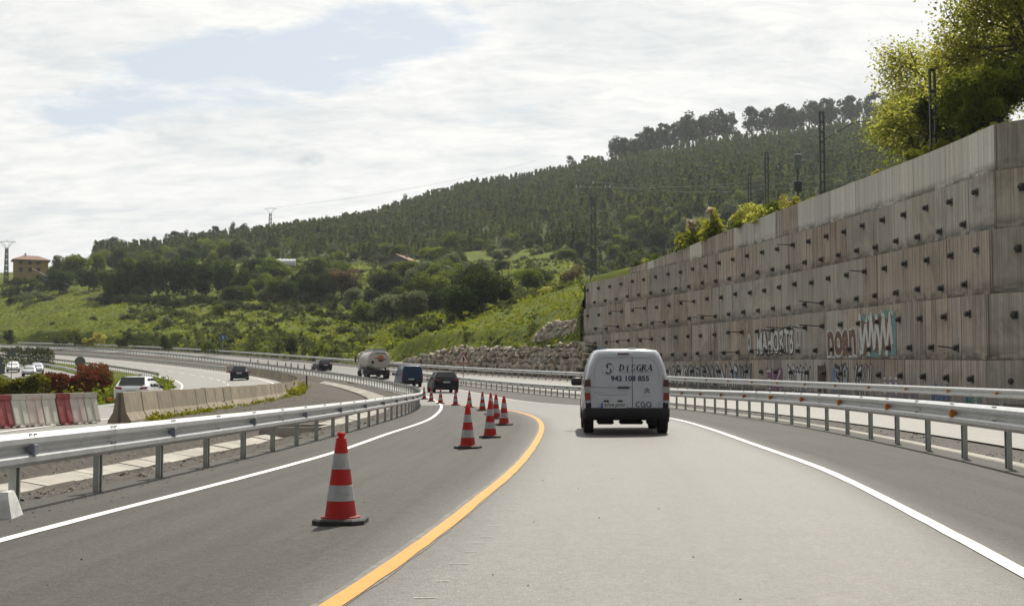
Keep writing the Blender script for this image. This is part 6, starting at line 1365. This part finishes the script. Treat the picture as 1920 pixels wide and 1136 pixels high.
# -- hand-placed mid-ground trees and bushes: (px, top row, base row, width px, distance, kind, foliage, label)
MID = [
 (205, 500, 572, 60, 400, 'round', 'broad', 'dark leafy tree at the left end of the dark row above the field'), (238, 484, 574, 58, 405, 'round', 'broad', 'tall dark tree in the dark row above the field'), (275, 474, 576, 66, 402, 'round', 'broad', 'dark rounded tree with bright top in the row above the field'), (312, 482, 577, 60, 398, 'round', 'broad', 'dark dense tree in the middle of the row above the field'),
 (350, 476, 577, 66, 396, 'round', 'broad', 'broad dark tree in the row above the field'), (385, 484, 576, 54, 390, 'round', 'broad', 'dark tree beside the tallest crowns above the field'), (420, 480, 572, 62, 386, 'round', 'broad', 'large dark tree at the right end of the dark row'), (452, 500, 570, 46, 380, 'round', 'broad', 'dark tree just past the dark row, above the terrace'),
 (140, 470, 540, 66, 470, 'round', 'bright', 'light green tree right of the ochre house'), (104, 474, 520, 40, 480, 'tall', 'olive', 'thin pale tree touching the ochre house'), (165, 492, 556, 56, 440, 'round', 'broad', 'dark tree below the light green one near the house'), (110, 500, 545, 60, 450, 'round', 'broad', 'dark tree below the ochre house'), (60, 515, 548, 50, 460, 'shrub', 'broad', 'dark bushes on the bank under the ochre house'), (20, 520, 552, 60, 455, 'shrub', 'bramble', 'dark bramble mass left of the bank under the house'),
 (68, 536, 565, 88, 425, 'shrub', 'olive', 'long pale bush at the top edge of the field'), (183, 543, 571, 66, 408, 'shrub', 'olive', 'rounded pale bush in front of the dark trees'), (258, 534, 574, 30, 396, 'tall', 'olive', 'thin grey leafless looking bush before the dark trees'), (28, 548, 566, 50, 432, 'shrub', 'bramble', 'low dark bush at the left top edge of the field'),
 (590, 478, 535, 46, 395, 'tall', 'conifer', 'very dark dense evergreen right of the polytunnel'), (640, 500, 572, 72, 352, 'round', 'brown', 'brownish green tree below the small shed'), (520, 488, 535, 56, 410, 'round', 'bright', 'light green tree in front of the polytunnel'), (500, 474, 500, 34, 455, 'shrub', 'bright', 'rounded bright bush left of the polytunnel'), (486, 508, 548, 48, 392, 'round', 'broad', 'dark tree below the bright bush'), (545, 512, 552, 60, 385, 'shrub', 'olive', 'grey green bush below the light green tree'),
 (442, 540, 568, 38, 366, 'shrub', 'broad', 'small dark bush on the terrace edge'), (462, 548, 570, 34, 362, 'shrub', 'olive', 'small pale bush on the terrace edge'), (492, 528, 571, 44, 360, 'shrub', 'olive', 'grey green thicket on the terrace'), (520, 540, 572, 52, 355, 'shrub', 'brown', 'brown tinted thicket on the terrace'), (575, 530, 573, 60, 348, 'shrub', 'olive', 'large pale silvery bush on the terrace'), (614, 545, 574, 40, 345, 'shrub', 'olive', 'small pale bush right of the silvery bush'),
 (668, 538, 580, 60, 330, 'round', 'olive', 'rounded silvery tree below the shed'), (712, 505, 570, 66, 372, 'round', 'bright', 'light green tree below the stone cottage'), (745, 490, 545, 52, 415, 'round', 'bright', 'light green tree hiding part of the stone cottage'), (735, 548, 612, 90, 262, 'round', 'olive', 'large grey green tree above the grass bank'), (778, 538, 612, 84, 250, 'round', 'olive', 'wide grey green tree beside the darkest tree'), (700, 565, 605, 50, 280, 'shrub', 'olive', 'pale bush left of the large grey green tree'),
 (862, 530, 618, 84, 192, 'round', 'broad', 'dark tree low on the grass bank'), (905, 490, 604, 92, 196, 'round', 'broad', 'large dark tree on the grass bank'), (938, 510, 590, 62, 198, 'round', 'broad', 'dark rounded tree at the right side of the large dark tree'), (885, 488, 560, 70, 240, 'round', 'broad', 'tree with brighter crown behind the large dark tree'), (835, 500, 545, 44, 340, 'round', 'bright', 'pale upright tree right of the stone cottage'), (990, 498, 556, 66, 262, 'round', 'bright', 'rounded green tree above the upper grass bank'), (1018, 504, 550, 44, 268, 'round', 'broad', 'green tree beside the rounded one above the bank'),
 (1036, 532, 562, 60, 190, 'shrub', 'lime', 'bright bramble mound on top of the grass bank'), (1075, 482, 535, 60, 262, 'shrub', 'brown', 'reddish brown thicket left of the dark pylon'), (1100, 500, 540, 50, 240, 'shrub', 'bright', 'green bush at the foot of the dark pylon'), (1160, 488, 530, 70, 200, 'shrub', 'broad', 'dark green thicket behind the lowest end of the concrete wall'),
 (812, 600, 622, 50, 172, 'shrub', 'bramble', 'dark bramble patch on the grass bank'), (775, 612, 630, 46, 176, 'shrub', 'bramble', 'low bramble patch on the grass bank near the rock wall'), (545, 625, 664, 28, 205, 'tall', 'broad', 'small upright tree above the far barrier'), (600, 628, 664, 44, 196, 'shrub', 'bright', 'light green shrub just above the far barrier'),
 (15, 612, 640, 22, 352, 'tall', 'broad', 'small lone dark tree in the field by the far barrier'), (140, 602, 642, 70, 296, 'shrub', 'bright', 'light yellowish tree at the foot of the field'), (180, 612, 645, 56, 288, 'shrub', 'lime', 'yellow green shrub at the foot of the field'), (112, 615, 640, 50, 300, 'shrub', 'bramble', 'dark shrub beside the yellowish tree in the field'), (312, 583, 622, 36, 300, 'shrub', 'olive', 'pale round topped bush on the terraced slope'), (408, 568, 602, 30, 318, 'tall', 'bright', 'young green tree on the terraced slope'), (390, 628, 655, 40, 236, 'shrub', 'bright', 'bright shrub near the round blue sign'), (240, 610, 645, 50, 268, 'shrub', 'bramble', 'dark shrub by the far barrier below the terraces'), (316, 612, 650, 46, 252, 'shrub', 'bramble', 'very dark shrub by the far barrier')]
for (px, yt, yb, wp, d, kind, mat, lab) in MID:
    p = land(px, d); top = unproj(px, yt, d).z; h = max(1.5, top - p.z); w = wp * d / F
    plant(kind, p, h, w * 1.05, mat, lab, None)
# -- trees filling the slope between the terraces and the plantation
def zone(n, pxr, dr, fn, seed, reject=None):
    r = np.random.default_rng(seed); out = []
    for _ in range(n * 6):
        px = r.uniform(*pxr); d = math.sqrt(r.uniform(dr[0]**2, dr[1]**2))
        if reject and reject(px, d, r): continue
        out.append((px, d)); fn(px, d, r)
        if len(out) >= n: break
    return out
def clear(px, d, r):
    if abs(px - 54) < 50 and 440 < d < 520: return True
    if abs(px - 752) < 46 and 385 < d < 436: return True
    if (abs(px - 670) < 26 or abs(px - 787) < 18 or abs(px - 536) < 26) and 385 < d < 455: return True
    return False
def slope_bush(px, d, r):
    mat = r.choice(['broad', 'bright', 'olive', 'bramble', 'olive', 'bright']); h = r.uniform(1.8, 4.5); plant('shrub' if r.random() < .6 else 'round', land(px, d), h, h * r.uniform(1.0, 1.7), mat, {'broad': 'dark green bush on the slope below the plantation', 'bright': 'light green bush on the slope below the plantation', 'olive': 'grey green bush on the slope below the plantation', 'bramble': 'dusky bramble bush on the slope below the plantation'}[mat], 'bushes on the slope below the plantation', False)
zone(150, (450, 1200), (380, 520), slope_bush, 1, clear)
def edge_tree(px, d, r):
    mat = r.choice(['bright', 'broad', 'olive']); h = r.uniform(6, 10); plant('round', land(px, d), h, h * r.uniform(.7, 1.), mat, {'bright': 'light green tree on the hill behind the dark row', 'broad': 'dark tree on the hill behind the dark row', 'olive': 'grey green tree on the hill behind the dark row'}[mat], 'trees on the hill behind the dark row', False)
zone(70, (170, 520), (430, 620), edge_tree, 2, clear)
def belt_tree(px, d, r):
    mat = r.choice(['bright', 'broad', 'olive', 'bright', 'broad']); h = r.uniform(4.5, 8.5); plant('round', land(px, d), h, h * r.uniform(.85, 1.25), mat, {'bright': 'light green rounded tree in the belt above the terraces', 'broad': 'dark rounded tree in the belt above the terraces', 'olive': 'grey green rounded tree in the belt above the terraces'}[mat], 'rounded trees in the belt above the terraces', False)
zone(62, (430, 860), (345, 425), belt_tree, 12, lambda px, d, r: clear(px, d, r) or (d > 366 and (640 < px < 805 or 505 < px < 565))); zone(20, (690, 850), (235, 330), belt_tree, 13, clear)
def terr_bush(px, d, r):
    h = r.uniform(.9, 2.4); mat = r.choice(['bramble', 'bramble', 'broad', 'bright', 'olive']); plant('shrub', land(px, d), h, h * r.uniform(1.4, 2.6), mat, {'bramble': 'dark bramble clump on the terraced slope above the far barrier', 'broad': 'dark green clump on the terraced slope above the far barrier', 'bright': 'light green clump on the terraced slope above the far barrier', 'olive': 'grey green clump on the terraced slope above the far barrier'}[mat], 'clumps on the terraced slope', False, name='bramble_clump')
zone(120, (90, 700), (205, 372), terr_bush, 3, lambda px, d, r: d < TD[int(np.searchsorted(TPX, px)), 0] + 6 or (px < 235 and r.random() < .93))
for k in range(44):
    r_ = np.random.default_rng(700 + k); px = 192 + k * 6.2; h = r_.uniform(2.5, 4.5); plant('shrub', land(px, 396 - .12 * (px - 200) + r_.uniform(-4, 3)), h, h * 1.5, 'broad', 'dark undergrowth at the foot of the dark tree row', 'undergrowth of the dark tree row', False, name='undergrowth_bush')
for px, d in ((40, 492), (58, 490), (76, 490), (92, 488), (22, 496)): plant('shrub', land(px, d), 4.2, 8, 'bright' if px % 4 else 'broad', 'bush hiding the foot of the ochre house', 'bushes at the foot of the ochre house', False)
# dark thicket along the terrace step
def hedge_clump(px, d, r): h = r.uniform(1.4, 2.6); plant('shrub', land(px, d), h, h * 2.2, 'bramble', 'dark bramble hedge along the terrace step', 'hedge along the terrace step', False, name='terrace_hedge')
for k in range(40):
    px = 405 + k * 7.3; r_ = np.random.default_rng(900 + k); hedge_clump(px, float(np.interp(px, [400, 450, 600, 700], [345, 338, 302, 285])) + r_.uniform(-3, 2), r_)
# -- plantation and eucalyptus: 300 + individuals, the mass behind as one stuff object
hill = []
r = np.random.default_rng(21)
RIDGE = lambda px: float(np.interp(px, [0, 150, 300, 450, 600, 700, 800, 900, 1000, 1100, 1300, 1640, 1860], [600, 690, 800, 820, 840, 860, 890, 920, 940, 945, 960, 1000, 1010]))
LOW_ = lambda px: float(np.interp(px, [170, 300, 450, 600, 800, 950, 1100, 1200, 1900], [640, 600, 560, 500, 500, 480, 430, 320, 320]))
while len(hill) < 7600:
    px = r.uniform(175, 1900); lo, hi = LOW(px), RIDGE(px) + 15; d = math.sqrt(r.uniform(lo**2, hi**2))
    if px < 470 and r.random() < .55: continue
    if px > 1130 and d > RIDGE(px) - 42: continue
    den = float(NZ(px / 60 + 20, d / 40)); fr = (d - lo) / (hi - lo)
    if fr < .35 and den < .42 - fr * .3 and r.random() < .8: continue
    hill.append((px, d, fr, den))
def hill_spec(px, d, fr, den, r):
    if px < 800: h = r.uniform(6, 11); 
    else: h = r.uniform(7, 12)
    if fr < .30: h *= .72
    mat = 'conifer' if (fr > .55 or r.random() < .55) else ('bright' if r.random() < .33 else ('broad' if r.random() < .6 else 'olive'))
    return h, mat
order = sorted(range(len(hill)), key=lambda i: hill[i][1]); LABH = {'conifer': 'young dark plantation tree on the hillside', 'bright': 'light green young tree among the plantation', 'broad': 'dark broadleaf tree among the plantation', 'olive': 'grey green young tree among the plantation'}
big = []; mass = {k: ([], []) for k in LABH}; cnt = {k: 0 for k in LABH}
for n_, i in enumerate(order):
    px, d, fr, den = hill[i]; h, mat = hill_spec(px, d, fr, den, r); kd = 'cone' if mat == 'conifer' else ('cone' if r.random() < .25 else 'shrub')
    p = land(px, d); w = h * (r.uniform(.42, .75) if kd == 'cone' else r.uniform(.8, 1.1))
    if cnt[mat] < (200 if mat == 'conifer' else 60) and r.random() < .5: cnt[mat] += 1; plant('cone' if kd == 'cone' else 'round', p, h, w, mat, LABH[mat], 'young trees of the hillside plantation', False, name='plantation_tree'); continue
    base = PR['cone'][r.integers(6)] if kd == 'cone' else None
    if base is None: pr = PR['shrub'][r.integers(5)]; idx = r.integers(0, len(pr.Q), 150); Q = pr.Q[idx].copy(); c_ = Q.mean(1, keepdims=True); Q = c_ + (Q - c_) * 1.7; tt = pr.t[idx]; sw, sh = w / 1.5, h
    else: idx = r.integers(0, len(base.Q), 130); Q = base.Q[idx].copy(); c_ = Q.mean(1, keepdims=True); Q = c_ + (Q - c_) * 1.05; tt = base.t[idx]; sw, sh = w / .42, h
    a = r.uniform(0, 6.283); ca, sa = math.cos(a), math.sin(a); X = Q[..., 0] * sw; Yq = Q[..., 1] * sw
    mass[mat][0].append(np.stack([X * ca - Yq * sa + p.x, X * sa + Yq * ca + p.y, Q[..., 2] * sh + p.z - .2], -1).reshape(-1, 4, 3)); mass[mat][1].append(np.clip(tt * .6 + r.uniform(0, .45), 0, 1))
for k, (qs, ts) in mass.items():
    if qs: tag(link('hillside_wood', quads_mesh('hillside_wood', np.concatenate(qs), FOL[k], np.concatenate(ts))), {'conifer': 'dark young plantation covering the hillside', 'bright': 'light green scrub through the plantation', 'broad': 'dark broadleaf scrub through the plantation', 'olive': 'grey green scrub through the plantation'}[k], 'wood', kind='stuff')
# eucalyptus along the ridge, trunks against the sky
for k in range(160):
    px = float(r.uniform(1135, 1900)) if k < 130 else float(r.uniform(180, 460)); d = RIDGE(px) + r.uniform(-34, 8)
    if k < 130: h = r.uniform(19, 31) * float(np.interp(px, [1135, 1200, 1300, 1900], [.75, .85, 1, 1.05]))
    else: h = r.uniform(8, 14)
    plant('euca', land(px, d), h, h * r.uniform(.36, .58), 'euca', 'tall eucalyptus with bare trunk on the skyline above the plantation' if k < 130 else 'small eucalyptus on the low skyline behind the dark tree row', 'eucalyptus trees on the skyline', True)
for px, yt, yb in ((1072, 292, 312), (1098, 290, 312), (760, 364, 392), (742, 376, 394), (724, 384, 400), (320, 432, 470), (346, 432, 468), (362, 442, 470), (200, 448, 480), (186, 458, 482), (215, 452, 480), (1148, 265, 305), (1165, 272, 305)):
    d = RIDGE(px) - 4; p = land(px, d); h = max(9, unproj(px, yt, d).z - p.z); plant('euca', p, h, h * .42, 'euca', 'eucalyptus standing clear of the others on the skyline', 'lone eucalyptus trees on the skyline')

# -- near trees on top of the wall: limbs and many small leaves
def big_tree(seed, p, h, w, n, leaf, mat, label, sparse=.5, wide=1.):
    rg = np.random.default_rng(seed); n = int(n * 1.9); root = empty('broadleaf_tree', p, 0, label, 'tree'); root.scale = (wide, wide, 1); mb = MB(); tips = []
    def grow(b, dr, L, r0, lev):
        e = b + dr * L; m_ = b.lerp(e, .5) + Vector(rg.normal(0, L * .05, 3)); mb.tube([b, m_, e], [r0, r0 * .8, r0 * .55], 6 if lev < 2 else 4, cap=False)
        if lev >= 2: tips.extend([b.lerp(e, t) for t in (.35, .7, 1.)])
        if lev >= 4: return
        for k in range(3 if lev else 5):
            ax = Vector(rg.normal(0, 1, 3)); nd_ = (dr + ax * (.55 if lev else .75)).normalized(); nd_.z += .12; nd_.x *= w / h * 1.3; nd_.normalize(); grow(b.lerp(e, rg.uniform(.45, 1.)), nd_, L * rg.uniform(.58, .8), r0 * .55, lev + 1)
    grow(Vector((0, 0, -.4)), Vector((rg.normal(0, .08), rg.normal(0, .08), 1)).normalized(), h * .34, h * .022, 0); mb.build('trunk', M['bark'], root)
    T = np.array([t[:] for t in tips]); i = rg.integers(0, len(T), n); P = T[i] + rg.normal(0, h * .032, (n, 3)); P = P[P[:, 2] > .3]
    z = P[:, 2]; keep = rg.random(len(P)) < np.where(z > h * .72, sparse, 1); P = P[keep]
    link('crown', quads_mesh('crown', cards(rg, P, leaf, .2, 1.4), FOL[mat], tint_of(rg, P, h)), root)
for (px, d, h, w, n, mat, lab, sp, sd_) in ((1725, 80, 10.5, 11.0, 7500, 'lime', 'spreading young leaved tree over the wall with sparse twigs against the sky', .45, 1), (1850, 72, 13.5, 9, 10500, 'lime', 'tall sunlit tree above the highest part of the wall', .8, 2), (1915, 66, 14, 8, 10000, 'lime', 'tall bright tree at the very corner of the wall', .9, 3), (1790, 86, 11.5, 8, 6500, 'bright', 'thin crowned tree between the two tall trees', .35, 4), (1690, 92, 5.5, 6.5, 9000, 'lime', 'low bushy tree leaning over the wall edge', 1., 5), (1812, 66, 6, 6.5, 9000, 'broad', 'dark ivy covered tree below the tall sunlit one', 1., 6), (1960, 60, 13, 8, 14000, 'lime', 'tree beyond the corner of the wall', 1., 7), (1880, 58, 6, 6, 9000, 'bright', 'dense low tree behind the wall corner', 1., 9), (1570, 150, 6.5, 4.5, 5000, 'bright', 'light green tree right of the dark railway mast', 1., 8)):
    big_tree(sd_, land(px, d), h, w, n, .12 if d < 120 else .2, mat, lab, sp, 1.35 if px in (1725, 1690) else 1.1)
# shrubs and grasses spilling over the top of the wall
rr = np.random.default_rng(31)
for k in range(62):
    if k < 24: px, h, mat = float(rr.uniform(1345, 1500)), rr.uniform(.9, 2.2), rr.choice(['lime', 'bright', 'bright', 'olive'])
    elif k < 34: px, h, mat = float(rr.uniform(1180, 1345)), rr.uniform(.6, 1.8), rr.choice(['bright', 'olive', 'lime'])
    else: px, h, mat = float(rr.uniform(1500, 1900)), rr.uniform(.3, .8), rr.choice(['tuft', 'lime', 'tuft'])
    ds = TD[int(np.searchsorted(TPX, px)), 0]; d = ds + rr.uniform(.5, 7) * (1 if px > 1500 else 1.6); lab = {'lime': 'yellow green', 'bright': 'green', 'olive': 'grey green', 'tuft': 'pale grassy'}[mat]
    plant('shrub', land(px, d), h, h * rr.uniform(1.2, 2.), mat, f'{lab} shrub behind the wall top ' + ('near the railway signal' if k < 24 else ('near the pampas grass' if k < 34 else 'below the tall trees')), 'shrubs along the top of the wall', False, name='wall_top_shrub')
for px, d_, h in ((1302, 1.2, 2.1), (1296, 2., 1.7), (1338, 1.5, 2.4), (1342, 3., 1.8), (1288, 1., 1.2)):
    ds = TD[int(np.searchsorted(TPX, px)), 0]; p = land(px, ds + d_); root = empty('pampas_grass', p, 0, 'pale pampas grass plumes rising over the wall top', 'grass clump', 'pampas grass over the wall'); rg = np.random.default_rng(int(px)); Q = []
    for s in range(5): a = rg.uniform(0, 6.28); ln = rg.uniform(.05, .22); t = rg.random(60); base = np.stack([np.cos(a) * ln * t * h, np.sin(a) * ln * t * h, h * (.55 + .45 * t)], 1); Q.append(cards(rg, base + rg.normal(0, .05, (60, 3)), .16, .1, 2))
    Q = np.concatenate(Q); link('plume', quads_mesh('plume', Q, FOL['plume'], rg.random(len(Q))), root); b = rg.normal(0, .35, (260, 3)); b[:, 2] = np.abs(b[:, 2]) * h * .9; link('leaf_clump', quads_mesh('leaf_clump', cards(rg, b, .3, .0, 2.5), FOL['tuft'], rg.random(260)), root)
# -- clipped hedges by the slip road
def hedge(name, pts, h, w, mat, n, label, leaf=.10, seed=5):
    rg = np.random.default_rng(seed); P = np.array(pts, float); L = np.concatenate([[0], np.cumsum(np.hypot(*np.diff(P, axis=0).T))]); s = rg.uniform(0, L[-1], n); x = np.interp(s, L, P[:, 0]); y = np.interp(s, L, P[:, 1]); u = rg.uniform(-1, 1, n); v = rg.random(n); e = rg.random(n) < .75
    u = np.where(e & (rg.random(n) < .5), np.sign(u) * rg.uniform(.8, 1.05, n), u); v = np.where(e & (np.abs(u) < .8), rg.uniform(.85, 1.06, n), v); hh = h * (1 + .12 * np.sin(s * 1.9) + .07 * np.sin(s * 4.7)); z0 = np.array([island_z(a, b) for a, b in zip(x, y)])
    Q = np.stack([x + rg.normal(0, .06, n), y + u * w / 2, z0 + .1 + v * hh], 1); root = empty(name, (P[0, 0], P[0, 1], z0.min()), 0, label, 'hedge'); link('foliage', quads_mesh('foliage', cards(rg, Q, leaf, .2, 1.5), FOL[mat], rg.random(n)), root, world=True)
    mb = MB()
    for q in np.arange(.3, L[-1], .8): a, b = float(np.interp(q, L, P[:, 0])), float(np.interp(q, L, P[:, 1])); mb.tube([(a, b, island_z(a, b) - .1), (a + .1, b, island_z(a, b) + h * .8)], [.05, .02], 5)
    mb.build('stem', M['bark'], root, world=True)
gx = lambda px, Y: (px - 960) / F * Y
hedge('hedge', [(gx(88, 80), 80), (gx(150, 83), 83), (gx(206, 88), 88)], 1.55, 1.7, 'red', 9000, 'red leaved hedge beside the slip road', .12); hedge('hedge', [(gx(150, 104), 104), (gx(204, 96), 96)], 2.0, 1.8, 'red', 5000, 'taller end of red hedge behind the round sign', .12, 6)
hedge('hedge', [(gx(-60, 76), 76), (gx(20, 77), 77), (gx(86, 79), 79)], 1.5, 1.9, 'hedge', 9000, 'olive green hedge next to the red one', .12, 7); hedge('hedge', [(gx(4, 226), 226), (gx(60, 222), 222), (gx(98, 216), 216)], 2.7, 3.0, 'bramble', 7000, 'dark clipped hedge behind the oncoming cars', .16, 8)
# -- weeds beside the slip road, tufts at the barrier feet, and rough ground cover
def tufts(name, pts, hs, mat, label, seed, per=16, leaf=.5):
    rg = np.random.default_rng(seed); Q = []
    for p, h in zip(pts, hs): b = np.array(p) + rg.normal(0, 1, (per, 3)) * (h * .38, h * .38, 0); b[:, 2] += np.abs(rg.normal(0, .42, per)) * h; Q.append(cards(rg, b, h * leaf, -.1, 2.))
    Q = np.concatenate(Q); return tag(link(name, quads_mesh(name, Q, FOL[mat], rg.random(len(Q)))), label, 'ground cover', kind='stuff')
rg = np.random.default_rng(41); pts = []; hs = []
for k in range(420): y = rg.uniform(78, 118); x = float(LA.off(y, -10.3 - rg.exponential(1.2))); pts.append((x, y, island_z(x, y))); hs.append(rg.uniform(.3, 1.0))
tufts('roadside_weeds', pts, hs, 'bright', 'leafy weeds along the grass side of the slip road', 1, 26, .26)
pts = []; hs = []
for k in range(260): y = 35 + 70 * rg.random()**1.3; x = float(LA.off(y, .36 + rg.exponential(.12))); pts.append((x, y, float(LA.Z(y)) - .02)); hs.append(rg.uniform(.08, .22) + (.3 * rg.random() if y > 74 else 0))
tufts('barrier_foot_weeds', pts, hs, 'tuft', 'weeds growing along the foot of the concrete barrier', 2, 18, .34)
pts = []; hs = []
for k in range(2600): px = rg.uniform(-20, 320); Y = rg.uniform(70, 150); x = gx(px, Y); pts.append((x, Y, island_z(x, Y))); hs.append(rg.uniform(.12, .32))
pts = [(p, h) for p, h in zip(pts, hs) if p[0] < float(LA.off(p[1], -10.6))]; tufts('island_grass', [p for p, h in pts], [h for p, h in pts], 'tuft', 'long grass on the island beside the slip road', 3, 10, .55)
pts = []; hs = []; mats = []
for k in range(3500):
    px = rg.uniform(-30, 235); d = TD[int(np.searchsorted(TPX, px)), 0] + 2 + rg.random() * 140; pts.append(land(px, d)[:]); hs.append(rg.uniform(.2, .45)); mats.append(rg.choice([.2, .2, .2, .45]))
for k in range(17000):
    px = rg.uniform(-40, 1090); i_ = int(np.searchsorted(TPX, px)); ds = TD[i_, 0]; d = ds + 1 + rg.random()**1.4 * 300
    if d > 520 or (px < 200 and rg.random() < .5): continue
    pts.append(land(px, d)[:]); bank = px > 640 and d < 185 or px < 230; hs.append(rg.uniform(.14, .34) if bank else rg.uniform(.2, .7)); mats.append(NZ(px / 25, d / 14) + rg.normal(0, .1) - (.32 if bank else 0.))
for k, lo, hi in (('tuft', -9, .46), ('bright', .46, .57), ('bramble', .57, 9)):
    sel = [i for i, m in enumerate(mats) if lo <= m < hi]; tufts('slope_ground_cover', [pts[i] for i in sel], [hs[i] * (1.5 if k == 'bramble' else 1) for i in sel], k, {'tuft': 'tussocky grass over the banks and terraces', 'bright': 'fresh green ground cover over the banks and terraces', 'bramble': 'dark low bramble over the banks and terraces'}[k], 50 + len(k), 9, .6)
# ------------------------------------------------------------------ thin air haze over the valley
hz = bpy.data.materials.new('valley_haze'); hz.use_nodes = True; ht = NT(hz.node_tree); ht.n.clear(); ho = ht.new('ShaderNodeOutputMaterial'); hv = ht.new('ShaderNodeVolumePrincipled')
hv.inputs['Color'].default_value = (.88, .94, 1, 1); hv.inputs['Density'].default_value = .00010; hv.inputs['Anisotropy'].default_value = .3; ht.l.new(hv.outputs[0], ho.inputs['Volume'])
mb = MB(); mb.box((0, 6000, 145), (22000, 18500, 310)); tag(mb.build('haze', hz), 'thin pale haze in the valley air', kind='stuff')
